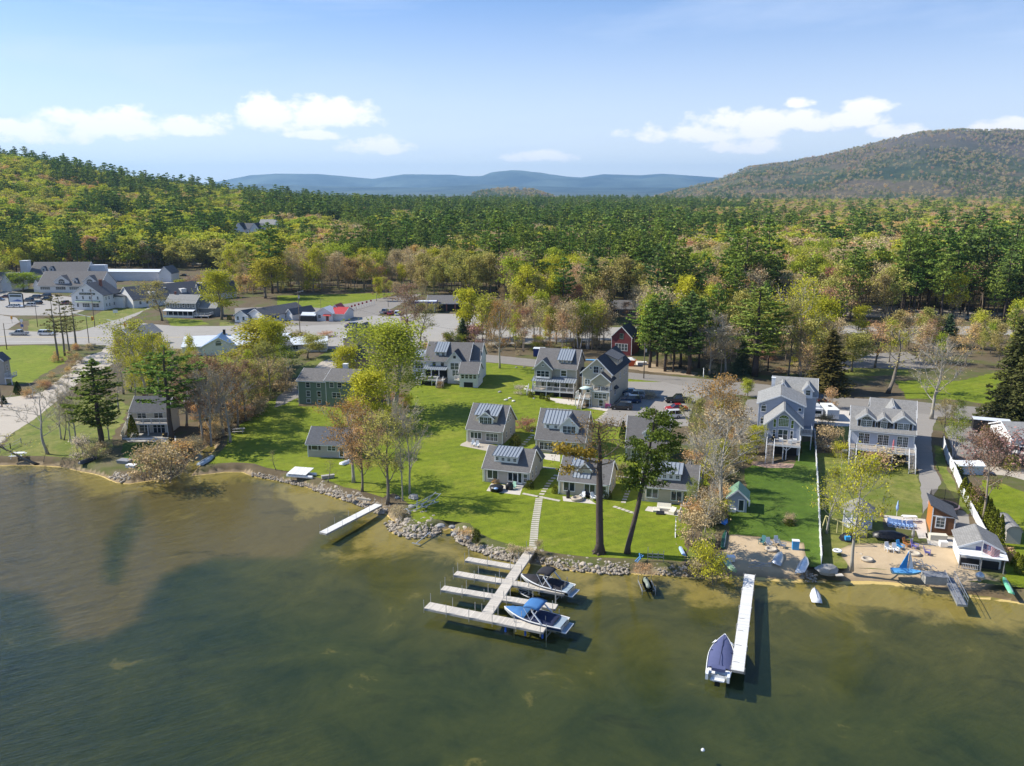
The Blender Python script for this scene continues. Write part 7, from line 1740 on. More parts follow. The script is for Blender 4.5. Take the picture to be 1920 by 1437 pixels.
def posts(parent, seg_o, L, w, every=2.6, h=1.0, both=True, m=None, r=.035, dn=-.55):
  n = max(1, int(L / every + .5))
  for i in range(n + 1):
    for sg in ((-1, 1) if both else (1,)):
      mb = MB().tube([(L * i / n * .98 + .03, sg * (w / 2 + .09), dn), (L * i / n * .98 + .03, sg * (w / 2 + .09), h)], r, 5)
      mb.build('post', m or PIPE, seg_o)
ZD = 0.62
def gd(px, py, z=ZD): return G(px, py, z)
o = thing('dock', 'grey plank dock with four cross fingers at the end of the stone path', 'dock', gd(997, 1036))
a, b = gd(997, 1036), gd(913, 1160); sg_, L = seg(o, a, b, 1.25, ZD + .004, PLK); posts(o, sg_, L, 1.25, 4, .9)
for (l, r, ww) in (((875, 1056), (962, 1071), 1.15), ((854, 1083), (1060, 1119), 1.15), ((830, 1111), (1043, 1147), 1.15), ((801, 1144), (1022, 1189), 1.5)):
  s_, L = seg(o, gd(*l), gd(*r), ww, ZD - .008, PLK); posts(o, s_, L, ww, 2.7, 1.05)
for px, py in ((948, 1180), (985, 1187), (1017, 1192)):
  g = gd(px, py, .55); f = MB().lathe([(.0, -.35), (.11, -.25), (.12, .2), (.05, .32)], 8, (0, 0, 0)).build('dock_fender', M('blue_fender', (.02, .10, .42), .4)); f.location = (g.x, g.y - .1, g.z)
  tag(f, {948: 'blue dock fender hanging left of the other two on the outer finger', 985: 'middle blue fender on the outer dock finger', 1017: 'blue fender at the tip of the outer dock finger'}[px], 'fender')
o = thing('dock', 'pale slender dock reaching out left of the stone point', 'dock', gd(710, 953))
s_, L = seg(o, gd(710, 953), gd(606, 1007), 1.25, ZD, PLKW); posts(o, s_, L, 1.25, 2.9, 1.0, r=.025)
o = thing('dock', 'long white dock with the covered motorboat tied at its end', 'dock', gd(1405, 1085))
s_, L = seg(o, gd(1405, 1086), gd(1382, 1268), 1.2, ZD, PLKW); posts(o, s_, L, 1.2, 4.2, .12, r=.05)
for k in (.52, .64, .78, .93): MB().box(L * k, L * k + .03, -.5, .1, .004, .03).build('cleat_line', BLACK, s_)
o = thing('gangway', 'dark aluminium gangway sloping into the water with side rails', 'gangway', G(1777, 1093, .8))
s_, L = seg(o, G(1777, 1093, .8), G(1803, 1146, .3), 1.0, .75, PLKA, wm=ALU)
s_.rotation_euler[1] = 0.07
rl = MB()
for sy in (-.52, .52):
  rl.beam((0, sy, .9), (L, sy, .9), .05); rl.beam((0, sy, .45), (L, sy, .45), .03)
  for i in range(5): rl.beam((L * i / 4, sy, 0), (L * i / 4, sy, .9), .04)
rl.build('railing', ALU, s_)
# ------------------------------------------------------------------ boats
def hullrings(L, B, H, sheer=.35, n=11, keel=.0, bowr=1.9, flare=.78, tr=.9):
  R_ = []
  for i in range(n):
    t = i / (n - 1); x = L * t; w = B / 2 * (tr + (1 - tr) * min(1, t * 3)) * (1 - max(0, (t - .45) / .55) ** bowr); w = max(w, .02)
    zs = H + sheer * t ** 2; zk = keel + (H * .95) * max(0, (t - .72) / .28) ** 2.2
    R_.append([(x, -w, zs), (x, -w * flare, zk + (zs - zk) * .35), (x, 0, zk), (x, w * flare, zk + (zs - zk) * .35), (x, w, zs)])
  return R_
GEL = M('white_gelcoat', (.70, .72, .74), .2, vary=.03, spec=.6, coat=.4)
def motorboat(name, label, bow, stern, B, z, cover, cov2=None, bimini=None, hullm=None, stripe=None, arch=True, plat=True, lift=False, H=.95):
  a = G(stern[0], stern[1], z + H); b = G(bow[0], bow[1], z + H); d = b - a; L = d.length
  o = thing(name, label, 'motorboat', (a.x, a.y, z), math.atan2(d.y, d.x))
  Rg = hullrings(L, B, H, .30); hm = MB().loft(Rg, close=False, cap=True)
  hu = hm.build('hull', hullm or GEL, o, True)
  gw = MB()
  for s in (0, 4): gw.tube([Rg[i][s] for i in range(len(Rg))], .055, 6)
  gw.build('gunwale', WHITE, hu)
  if stripe:
    for sg in (1, -1):
      st = MB(); lo = [Vector(Rg[i][0 if sg < 0 else 4]) for i in range(9)]; md_ = [Vector(Rg[i][1 if sg < 0 else 3]) for i in range(9)]
      for i in range(8):
        p, q, r, u = lo[i].lerp(md_[i], .25), lo[i + 1].lerp(md_[i + 1], .25), lo[i + 1].lerp(md_[i + 1], .8), lo[i].lerp(md_[i], .8); off = Vector((0, sg * .02, 0)); st.poly([p + off, q + off, r + off, u + off])
      st.build('stripe', stripe, hu)
  # foredeck cover and cockpit cover: crowned cloth between the gunwales
  def cloth(t0, t1, crown, nm, m, shr=.93):
    R2 = []
    for k in range(9):
      t = t0 + (t1 - t0) * k / 8; i = min(int(t * 10), 9); f = t * 10 - i; p = Vector(Rg[i][0]).lerp(Vector(Rg[i + 1][0]), f) if i < 10 else Vector(Rg[10][0])
      w = abs(p.y) * shr; c = crown * math.sin(math.pi * min(1, .15 + .8 * k / 8)) * (.6 + .4 * min(1, w)) ; c += .05 * math.sin(k * 2.3)
      R2.append([(p.x, -w, p.z + .06), (p.x, -w * .6, p.z + .06 + c * .75), (p.x, 0, p.z + .06 + c), (p.x, w * .6, p.z + .06 + c * .75), (p.x, w, p.z + .06)])
    return MB().loft(R2, close=False, cap=False).build(nm, m, o, True)
  t1 = .58 if bimini else .97
  cloth(.14, t1, .42, 'cockpit_cover', cover)
  if bimini: cloth(.60, .97, .30, 'bow_cover', cov2 or cover)
  else:
    for sg in (1, -1): MB().poly([(L * .80, sg * .32 * B, H + .35), (L * .70, sg * .45 * B, H + .30), (L * .74, sg * .25 * B, H + .47)]).build('bow_panel', WHITE, o)
    st = MB(); st.beam((L * .12, 0, H + .58), (L * .9, 0, H + .60), .04).beam((L * .52, -B * .45, H + .33), (L * .52, B * .45, H + .33), .05); st.build('cover_strap', M('navy_strap', (.01, .015, .04)), o)
  sp = MB().poly([(L * .02, -B * .40, H - .02), (L * .14, -B * .42, H), (L * .14, B * .42, H), (L * .02, B * .40, H - .02)]); sp.build('aft_deck', M('grey_swim_mat', (.26, .33, .38), .6) if plat else WHITE, o)
  if plat: MB().box(-.55, -.02, -B * .40, B * .40, .38, .48).build('swim_platform', GEL, o); MB().box(-.50, -.08, -B * .35, B * .35, .484, .50).build('platform_mat', M('grey_swim_mat', (.26, .33, .38), .6), o)
  if bimini:
    zt = H + 1.55; R3 = []
    for k in range(6): x = L * (.36 + .26 * k / 5); c = .16 * math.sin(math.pi * k / 5); R3.append([(x, -B * .46, zt - .12 + c), (x, -B * .2, zt + .02 + c), (x, B * .2, zt + .02 + c), (x, B * .46, zt - .12 + c), (x, B * .2, zt - .03 + c), (x, -B * .2, zt - .03 + c)])
    MB().loft(R3).build('bimini_top', bimini, o, True)
    fr = MB()
    for sg in (-1, 1):
      fr.tube([(L * .48, sg * B * .47, H + .15), (L * .38, sg * B * .45, zt - .1)], .03, 5); fr.tube([(L * .48, sg * B * .47, H + .15), (L * .60, sg * B * .45, zt - .1)], .03, 5)
      fr.beam((L * .30, sg * B * .5, H + .1), (L * .46, sg * B * .46, H + 1.25), .12);
    fr.beam((L * .46, -B * .46, H + 1.25), (L * .46, B * .46, H + 1.25), .12); fr.build('tower_frame', GEL, o)
    ws = MB(); ws.poly([(L * .60, -B * .42, H + .22), (L * .56, -B * .30, H + .72), (L * .56, B * .30, H + .72), (L * .60, B * .42, H + .22)]); ws.poly([(L * .60, -B * .42, H + .22), (L * .50, -B * .46, H + .25), (L * .50, -B * .38, H + .62), (L * .56, -B * .30, H + .72)]); ws.build('windscreen', GLASS, o)
  else:
    MB().box(-.35, .0, -.25, .25, -.1, .35).build('outdrive', BLACK, o)
    for sg in (-1, 1): MB().box(-.5, .55, sg * B * .40 - .13, sg * B * .40 + .13, .55, H + .22).build('stern_corner', GEL, o)
    MB().box(.1, .75, -B * .26, B * .26, H + .3, H + .62).build('engine_hump', cover, o); MB().box(-.45, .08, -B * .26, B * .26, .5, .62).build('swim_platform', GEL, o)
  if lift:
    lf = thing('boat_lift', label.split(' ')[0] + ' boat lift frame under the ' + lift, 'boat lift', (a.x, a.y, 0), math.atan2(d.y, d.x))
    fm = MB()
    for x in (L * .2, L * .72):
      for sg in (-1, 1): fm.tube([(x, sg * (B / 2 + .35), -.8), (x, sg * (B / 2 + .35), 1.9)], .05, 5)
      fm.beam((x, -B / 2 - .35, z - .15), (x, B / 2 + .35, z - .15), .1)
    fm.build('lift_frame', ALU, lf)
    for sg in (-1, 1): MB().beam((L * .12, sg * .5, z - .06), (L * .8, sg * .5, z - .06), .14, .08).build('bunk', WGREY, lf)
  return o
NAVY = M('navy_canvas', (.014, .022, .062), .85); NAVY2 = M('faded_navy_canvas', (.075, .088, .185), .85, vary=.15); BLKC = M('black_canvas', (.022, .021, .026), .85, vary=.2); CBLUE = M('bright_blue_canvas', (.045, .155, .36), .8, vary=.12)
motorboat('motorboat', 'white motorboat with bright blue top and bow cover beside the outer dock finger', (946, 1142), (1060, 1169), 2.9, .5, NAVY, CBLUE, CBLUE, stripe=M('hull_blue', (.02, .05, .14), .3), lift='blue topped motorboat')
motorboat('motorboat', 'white motorboat with black canvas top on the lift nearest shore', (977, 1081), (1072, 1104), 2.6, .5, BLKC, BLKC, BLKC, stripe=M('hull_black', (.015, .015, .02), .3), lift='black topped motorboat')
motorboat('motorboat', 'white motorboat under a faded navy cover at the end of the white dock', (1359, 1194), (1346, 1266), 2.55, .02, NAVY2, plat=False)
def dinghy(name, label, bow, stern, B, m, flip=True, z=1.05, H=.5, cat='rowboat', tilt=0, bowr=1.6):
  a = G(stern[0], stern[1], z); b = G(bow[0], bow[1], z); d = b - a; L = d.length
  o = thing(name, label, cat, (a.x, a.y, z), math.atan2(d.y, d.x)); o.rotation_euler[0] = tilt
  Rg = hullrings(L, B, H, .08, 9, bowr=bowr)
  if flip: Rg = [[(p[0], -p[1], H + .1 - p[2]) for p in r] for r in Rg]
  MB().loft(Rg, close=False, cap=True).build('hull', m, o, True)
  if flip: MB().beam((0, 0, H + .12), (L * .8, 0, H + .12), .05).build('keel', ALU, o)
  else:
    MB().tube([Rg[i][0] for i in range(9)], .035, 5).tube([Rg[i][4] for i in range(9)], .035, 5).build('gunwale', WHITE, o)
    for t in (.25, .5, .72): MB().box(L * t, L * t + .25, -B * .36, B * .36, H * .75, H * .8).build('seat', ALU, o)
  return o
dinghy('rowboat', 'upturned grey aluminium rowboat on the sand', (1464, 1037), (1455, 1060), 1.35, ALU, tilt=.25)
dinghy('rowboat', 'upturned white rowboat leaning at the grass edge by the boulder', (1514, 1046), (1500, 1076), 1.35, GEL, tilt=-.35)
dinghy('rowboat', 'small white upturned boat floating off the beach', (1525, 1106), (1532, 1132), 1.3, GEL, z=.05, H=.6)
dinghy('canoe', 'pale green upturned boat at the hedge end of the beach', (1350, 1045), (1374, 1073), 1.05, M('pale_green_hull', (.28, .42, .24), .4), tilt=.5, cat='canoe')
dinghy('rowboat', 'pale blue upturned boat lying by the creek mouth', (402, 856), (374, 874), 1.3, M('pale_blue_hull', (.33, .40, .46), .4)); dinghy('canoe', 'black canoe on the rocks left of the point', (183, 858), (150, 872), 1.0, M('black_hull', (.04, .045, .05), .4), cat='canoe')
dinghy('canoe', 'half sunk grey canoe between the dock fingers', (972, 1113), (996, 1125), 1.0, M('grey_hull', (.13, .13, .12), .5), flip=False, z=-.22, cat='canoe')
for (nm, l, p, q, B, m, tl) in (('kayak', 'mint green kayak at the right edge of the beach', (1880, 1083), (1896, 1115), .8, M('mint_hull', (.16, .50, .30), .4), .3), ('kayak', 'blue kayak half hidden at the hedge above the beach', (1343, 1042), (1350, 1062), .7, M('blue_hull', (.05, .22, .50), .4), .2), ('paddleboard', 'pale blue paddleboard lying on the dry grass', (1273, 1026), (1282, 1044), .7, M('pale_board', (.35, .48, .68), .4), .5),
    ('kayak', 'blue upturned pool boat at the top of the hedge row', (1362, 973), (1354, 984), 1.0, M('royal_hull', (.03, .20, .62), .4), .2), ('kayak', 'dark green kayak stack beside the hedge', (1360, 995), (1354, 1030), .8, M('dark_green_hull', (.015, .09, .055), .5), .6)): dinghy(nm, l, p, q, B, m, tilt=tl, H=.28, cat=nm, bowr=2.0)
def board(label, px, py, h, m, lean=.12, w=.62):
  g = G(px, py); o = thing('paddleboard', label, 'paddleboard', g, R(10)); r = [(math.sin(math.pi * k / 8) ** .6 * w / 2, h * k / 8) for k in range(9)]
  MB().prism([Vector((x, 0, z)) for x, z in r] + [Vector((-x, 0, z)) for x, z in r[::-1][1:-1]], (0, .09, 0)).build('board', m, o); MB().beam((0, .05, h * .5), (0, .6, 0), .04).build('prop', WGREY, o)
board('white paddleboard standing upright at the lawn corner', 1276, 981, 2.4, GEL); board('white canoe standing upright beside the last cottage', 1312, 935, 3.6, GEL, w=.7); board('second upright pale board further back in the hedge', 1341, 925, 2.0, GEL)
# jet ski on its lift
g = G(1217, 1112, .3); o = thing('jet_ski', 'dark green and black jet ski on a small shore lift', 'jet ski', (g.x, g.y, .35), R(92))
Rg = hullrings(3.1, 1.15, .5, .12, 9); MB().loft(Rg, close=False).build('hull', M('jetski_black', (.02, .028, .026), .25), o, True)
MB().loft([[(x, -w, .5), (x, -w * .6, h), (x, w * .6, h), (x, w, .5)] for x, w, h in ((.3, .28, .62), (.9, .25, .86), (1.5, .22, .82), (1.9, .34, .98), (2.5, .28, .78), (2.9, .1, .62))], close=False).build('seat', M('jetski_grey', (.19, .22, .18), .4), o, True)
MB().beam((1.85, -.38, 1.15), (1.85, .38, 1.15), .06).beam((1.85, 0, .9), (1.85, 0, 1.15), .1).build('handlebar', BLACK, o)
l_ = thing('jet_ski_lift', 'aluminium side rails carrying the jet ski', 'boat lift', (g.x, g.y, 0), R(92)); fm = MB()
for sg in (-.8, .8):
  fm.beam((0, sg, .5), (3, sg, .5), .09)
  for x in (.1, 2.8): fm.tube([(x, sg, -.6), (x, sg, 1.2)], .035, 5)
fm.beam((.6, -.8, .25), (.6, .8, .25), .07).beam((2.3, -.8, .25), (2.3, .8, .25), .07); fm.build('lift_frame', ALU, l_)
# ------------------------------------------------------------------ vehicles
TYRE = M('tyre', (.015, .015, .016), .9); RIM = M('rim', (.35, .36, .38), .3, .6); LAMPW = M('headlight_glass', (.75, .77, .8), .15); LAMPR = M('tail_light', (.35, .012, .012), .3)
CARS = {}
def car_proto(kind, paint):
  key = (kind, paint.name)
  if key in CARS: return CARS[key]
  L, Wd, Hh = dict(sedan=(4.7, 1.82, 1.45), suv=(4.75, 1.9, 1.72), van=(5.1, 1.98, 1.8), pickup=(5.7, 2.0, 1.88))[kind]; p = {}
  h1 = Hh * .56; w = Wd / 2
  low = dict(sedan=[(0, .38), (.05, h1 * .96), (.85, h1), (3.5, h1), (4.5, h1 * .82), (4.7, .42)], suv=[(0, .4), (.04, h1), (3.4, h1), (4.5, h1 * .90), (4.75, .45)], van=[(0, .4), (.04, h1), (3.9, h1), (4.9, h1 * .84), (5.1, .42)], pickup=[(0, .5), (.02, h1), (3.9, h1), (5.5, h1 * .92), (5.7, .5)])[kind]
  mb = MB(); rings = []
  pts = [(x, z) for x, z in low]
  mb.loft([[(x, y * s, z if k else z) for k, (x, z) in enumerate(pts)] for y, s in ((-w, .97),)] + [[(x, -w, z) for x, z in [(a, b * .8 + .1) for a, b in pts]]][:0] + [[(x, y, z) for x, z in pts] for y in (-w * .94, w * .94)] + [[(x, w * .97, z) for x, z in pts]][:0], cap=True)
  body = MB().prism([Vector((x, -w, z)) for x, z in pts] , (0, 2 * w, 0)); body.box(.0, L, -w * .98, w * .98, .28, .40)
  p['body'] = (body.mesh('body'), None); body_m = p['body'][0]; body_m.materials.append(paint)
  cab = dict(sedan=[(.75, h1), (1.45, Hh - .04), (2.7, Hh - .04), (3.5, h1)], suv=[(.08, h1), (.35, Hh - .04), (2.7, Hh - .04), (3.4, h1)], van=[(.08, h1), (.3, Hh - .04), (3.0, Hh - .04), (4.2, h1)], pickup=[(1.75, h1), (1.95, Hh - .04), (3.2, Hh - .04), (3.95, h1)])[kind]
  gl = MB(); n = len(cab); lo = [Vector((x, -w * .93 if z < Hh - .1 else -w * .76, z + .002)) for x, z in cab]; hi = [Vector((v.x, -v.y, v.z)) for v in lo]
  gl.add(lo + hi, [(0, 1, 2, 3), (7, 6, 5, 4), (0, 4, 5, 1), (1, 5, 6, 2), (2, 6, 7, 3)]); gm = gl.mesh('window'); gm.materials.append(M('car_glass', (.012, .016, .020), .06, spec=.9)); p['window'] = (gm, None)
  x0, x1 = cab[1][0] - .04, cab[2][0] + .04; rf_ = MB().box(x0, x1, -w * .77, w * .77, Hh - .04 + .001, Hh)
  for sg in (-1, 1):
    for (a, b) in ((cab[0], cab[1]), (cab[3], cab[2])): rf_.beam((a[0], sg * w * .935, a[1]), (b[0], sg * w * .765, b[1]), .07)
    xm = (x0 + x1) / 2; rf_.beam((xm, sg * w * .94, h1), (xm, sg * w * .77, Hh - .03), .08)
  rm = rf_.mesh('roof'); rm.materials.append(paint); p['roof'] = (rm, None)
  wh = MB().tube([(0, -.12, 0), (0, .12, 0)], .34, 14); wm = wh.mesh('tyre'); wm.materials.append(TYRE); rmm = MB().tube([(0, -.125, 0), (0, .125, 0)], .2, 10).mesh('rim'); rmm.materials.append(RIM)
  wp = [(L * .18, -w + .1), (L * .18, w - .1), (L * .80, -w + .1), (L * .80, w - .1)]
  lt = MB().box(-.04, .04, -.2, .2, -.08, .08).mesh('headlight'); lt.materials.append(LAMPW); lt2 = MB().box(-.03, .03, -.14, .14, -.12, .12).mesh('tail_light'); lt2.materials.append(LAMPR)
  bed = None
  if kind == 'pickup': b_ = MB().box(.12, 1.65, -w * .8, w * .8, h1 + .002, h1 + .012); bed = b_.mesh('bed'); bed.materials.append(DARKW)
  CARS[key] = (L, Wd, Hh, h1, p, wm, rmm, wp, lt, lt2, bed); return CARS[key]
def car(kind, paint, px, py, deg, label, name=None, group=None, rack=False):
  L, Wd, Hh, h1, p, wm, rmm, wp, lt, lt2, bed = car_proto(kind, paint); g = G(px, py)
  a = R(deg); o = thing(name or {'suv': 'parked_car', 'sedan': 'parked_car', 'van': 'minivan', 'pickup': 'pickup_truck'}[kind], label, {'suv': 'car', 'sedan': 'car', 'van': 'minivan', 'pickup': 'pickup truck'}[kind], (g.x - math.cos(a) * L / 2, g.y - math.sin(a) * L / 2, 1.05), a, group)
  for k, (me, _) in p.items(): link(k, me, o)
  for x, y in wp: t_ = link('wheel', wm, o, (x, y, .34)); link('rim', rmm, t_)
  for sg in (-1, 1): link('headlight', lt, o, (L - .03, sg * Wd * .36, h1 * .76)); link('tail_light', lt2, o, (-.01, sg * Wd * .42, h1 * .85))
  if bed: link('bed', bed, o)
  if rack: MB().beam((.7, -.5, Hh + .09), (2.6, -.5, Hh + .09), .05).beam((.7, .5, Hh + .09), (2.6, .5, Hh + .09), .05).build('roof_rack', ALU, o)
  return o
def paint(n, c): return M(n, c, .25, .15, .03, spec=.6, coat=.6)
PB, PN, PS, PW, PR, PM, PD, PG = paint('black_car_paint', (.012, .014, .02)), paint('navy_car_paint', (.02, .05, .12)), paint('silver_car_paint', (.38, .41, .45)), paint('white_car_paint', (.72, .73, .74)), paint('red_car_paint', (.42, .015, .02)), paint('maroon_car_paint', (.10, .012, .02)), paint('slate_car_paint', (.07, .085, .105)), paint('grey_car_paint', (.20, .22, .26))
for a_ in [('suv', PB, 1165, 768, 170, 'black car with roof rails nearest the cottages'), ('suv', PN, 1182, 755, 172, 'navy car in the middle of the shaded row beside the townhouse'), ('suv', PS, 1190, 746, 172, 'silver blue car second from the back of the shaded row'), ('sedan', PN, 1181, 740, 172, 'navy car at the back of the shaded row'),
    ('pickup', PB, 1271, 755, 178, 'black pickup truck half under the orange maple'), ('sedan', PR, 1268, 770, 185, 'red car parked in front of the black pickup'), ('suv', PW, 1256, 784, 190, 'white car behind the last cottage by the parking area'), ('pickup', PS, 36, 629, 178, 'silver pickup truck driving on the main road'), ('van', PW, 88, 629, 0, 'white van on the main road behind the thin pines'),
    ('van', PG, 659, 614, 195, 'grey minivan turning off the main road'), ('sedan', PM, 11, 559, 180, 'maroon car at the left edge of the inn parking lot'), ('sedan', PN, -2, 564, 0, 'blue car cut by the left edge'), ('suv', PD, 53, 566, 170, 'dark car left of the inn car cluster'), ('suv', PB, 69, 571, 168, 'black car in front of the inn car cluster'), ('suv', PD, 66, 560, 172, 'dark car at the back left of the inn car cluster'),
    ('sedan', PB, 87, 563, 172, 'black car on the right of the inn car cluster'), ('suv', PD, 86, 557, 172, 'dark car at the back right of the inn car cluster'), ('suv', PW, 56, 575, 178, 'white car nearest the inn lawn'), ('sedan', PW, 22, 577, 178, 'white car below the big sign board'), ('sedan', PW, 33, 577, 0, 'second white car directly under the big sign board'), ('suv', PM, 125, 571, 90, 'maroon car beside the white gabled inn'),
    ('sedan', PB, 346, 519, 0, 'black car alone in the rear parking lot'), ('pickup', PS, 722, 588, 70, 'silver pickup truck by the red maple at the filling station'), ('sedan', PR, 733, 590, 80, 'red car beside the silver pickup at the filling station'), ('suv', PW, 745, 591, 90, 'white car right of the red car at the filling station'), ('suv', PD, 879, 567, 90, 'first dark car in the row behind the filling station'), ('suv', PB, 889, 567, 90, 'second dark car in the row behind the filling station'),
    ('suv', PD, 902, 568, 90, 'third dark car in the row behind the filling station'), ('suv', PW, 914, 568, 90, 'white car at the end of the row behind the filling station'), ('pickup', PB, 882, 586, 60, 'black pickup truck at the right wall of the filling station'), ('sedan', PS, 1664, 617, 0, 'silver car driving on the far right road'), ('pickup', PB, 1533, 753, 90, 'black pickup truck behind the camper trailer'), ('suv', PW, 1906, 852, 120, 'white car at the right edge in front of the white house')]:
  car(*a_, rack='rails' in a_[-1])
def trailer(label, px, py, L, Wd, H, deg, m, name='camper_trailer', cat='trailer', top=None):
  g = G(px, py); o = thing(name, label, cat, g, R(deg)); MB().box(-L / 2, L / 2, -Wd / 2, Wd / 2, .5, H).build('body', m, o); MB().box(-L / 2 - .05, L / 2 + .05, -Wd / 2 - .05, Wd / 2 + .05, H + .002, H + .09).build('roof', top or m, o)
  for sg in (-1, 1): MB().tube([(0, sg * Wd / 2 - .1, .33), (0, sg * Wd / 2 + .1, .33)], .33, 12).build('wheel', TYRE, o)
  MB().beam((L / 2, 0, .5), (L / 2 + 1.1, 0, .45), .1).build('tow_bar', BLACK, o); return o
t_ = trailer('white cabin trailer beside the blue gabled house', 1528, 781, 4.6, 2.2, 2.1, 80, GEL); MB().box(-1.2, 1.4, -.7, .7, 2.2, 2.6).build('cabin_top', GEL, t_); MB().box(-2.34, -2.31, -.8, .8, 1.2, 1.8).build('window', GLASS, t_)
t_ = trailer('long white camper trailer behind the red twig shrub', 1554, 783, 6.0, 2.4, 2.3, 84, GEL, top=PLKW); MB().box(-.3, .3, -.3, .3, 2.4, 2.6).build('roof_vent', BLACK, t_)
t_ = trailer('black box trailer with scraps lying on its pale roof', 1856, 812, 6.4, 2.4, 2.7, -22, BLACK, 'box_trailer', 'trailer', RPALE)
g = G(1178, 686); o = thing('skip', 'orange rubbish skip filled with white debris by the red house', 'skip', g, R(-12)); MB().loft([[(-1.5, -1, .1), (1.5, -1, .1), (1.5, 1, .1), (-1.5, 1, .1)], [(-2.1, -1.1, 1.7), (2.1, -1.1, 1.7), (2.1, 1.1, 1.7), (-2.1, 1.1, 1.7)]], cap=True).build('body', M('orange_paint', (.50, .085, .02), .6), o)
MB().loft([[(-1.9, -.95, 1.72), (1.9, -.95, 1.72), (1.9, .95, 1.72), (-1.9, .95, 1.72)], [(-1.0, -.5, 2.2), (1.2, -.5, 2.1), (.9, .5, 2.3), (-.8, .6, 2.15)]]).build('debris', PLKW, o)
g = G(1011, 668); o = thing('container', 'dark blue container across the lane behind the beige house', 'container', g, R(-8)); MB().box(-1.6, 1.6, -1.2, 1.2, .1, 2.3).build('body', M('blue_steel', (.012, .03, .16), .5), o); MB().box(-1.7, 1.7, -1.3, 1.3, 2.302, 2.4).build('cover', RPALE, o)
# ------------------------------------------------------------------ stones
STONE = M('field_stone', (.50, .435, .345), .9, vary=.35, scale=2, bump=.4, bscale=5, objrand=.45); STONEB = M('boulder_stone', (.30, .295, .28), .9, vary=.3, scale=1.2, bump=.5)
SM = []
for i in range(6):
  rr = random.Random(70 + i); bm_ = MB(); n = 7; rings = []
  for j in range(5):
    ph = math.pi * (j + .35) / 4.7; rings.append([(math.sin(ph) * math.cos(2 * math.pi * k / n) * rr.uniform(.75, 1.2), math.sin(ph) * math.sin(2 * math.pi * k / n) * rr.uniform(.75, 1.15), -math.cos(ph) * .72 * rr.uniform(.85, 1.1)) for k in range(n)])
  bm_.loft(rings); me = bm_.mesh('stone', False); me.materials.append(STONE); SM.append(me)
def walk(px, step, seedv):
  P = [Vector((a, b)) for a, b in gp(px, .3)]; rr = random.Random(seedv)
  for a, b in zip(P[:-1], P[1:]):
    d = b - a; n = max(1, int(d.length / step)); nr = Vector((-d.y, d.x)).normalized()
    for k in range(n): yield a + d * ((k + rr.random()) / n), nr, rr
WALLS = [([(590, 915), (620, 925), (650, 934), (690, 948), (718, 960)], 'stone bank left of the thin dock', 1.6, 1.0), ([(733, 975), (738, 990), (762, 1001), (800, 1001), (828, 994)], 'stone point right of the left dock', 2.9, 1.2), ([(742, 965), (770, 968), (800, 985)], 'stone point right of the left dock', 2.0, 1.0),
    ([(850, 994), (862, 1012), (890, 1026), (930, 1042), (985, 1052)], 'stone wall left of the main dock', 1.5, 1.0), ([(1006, 1050), (1060, 1062), (1120, 1069), (1180, 1071)], 'stone wall right of the main dock', 1.9, 1.0), ([(1228, 1072), (1290, 1077)], 'short stone wall behind the jet ski', 1.2, .9), ([(212, 893), (240, 902)], 'pale stone point at the creek bush', 2.6, 1.1), ([(1588, 1035), (1592, 1058)], 'stone pile under the budding beach tree', 1.6, .9), ([(470, 889), (540, 903), (590, 914)], 'sparse stones below the long lawn', .6, .7), ([(1500, 1084), (1530, 1090)], 'stones beside the beach boulder', 1.2, .9)]
tot = 0; restv = MB(); NROCK = 290
allr = []
for wi, (pl, lab, wd, sz) in enumerate(WALLS):
  for p, nr, rr in walk(pl, .028 if wd > 1.3 else .06, 90 + wi):
    q = p + nr * rr.uniform(-.3, 1.05) * wd; s = rr.uniform(.11, .27) * sz * (1.7 if rr.random() < .06 else 1); allr.append((s, q.x, q.y, lab, rr.uniform(0, 6.28), (rr.uniform(.7, 1.3), rr.uniform(.7, 1.2))))
allr.sort(key=lambda a: -a[0])
rv, rf2 = [], []
for i, (s, x, y, lab, a, sc2) in enumerate(allr):
  d0 = float(shore_dist(np.array([x]), np.array([y]))[0]); z = .08 + .75 * float(sstep(d0, -.4, 1.6)) if d0 > -.6 else -.05
  if i < NROCK:
    o = link('rock', SM[i % 6], None, (x, y, z), a, (s * sc2[0], s * sc2[1], s)); tag(o, 'larger rounded stone in the ' + lab, 'rock', 'larger stones of the ' + lab)
  else:
    me = SM[i % 6]; ca, sa = math.cos(a), math.sin(a); n0 = len(restv.v)
    for v in me.vertices: c = v.co; X_, Y_ = c.x * s * sc2[0], c.y * s * sc2[1]; restv.v.append((x + X_ * ca - Y_ * sa, y + X_ * sa + Y_ * ca, z + c.z * s))
    for f in me.polygons: restv.f.append(tuple(k + n0 for k in f.vertices)); restv.m.append(0)
tag(restv.build('small_stones', STONE), 'countless small rounded stones banked along the shore', 'stones', None, 'stuff')
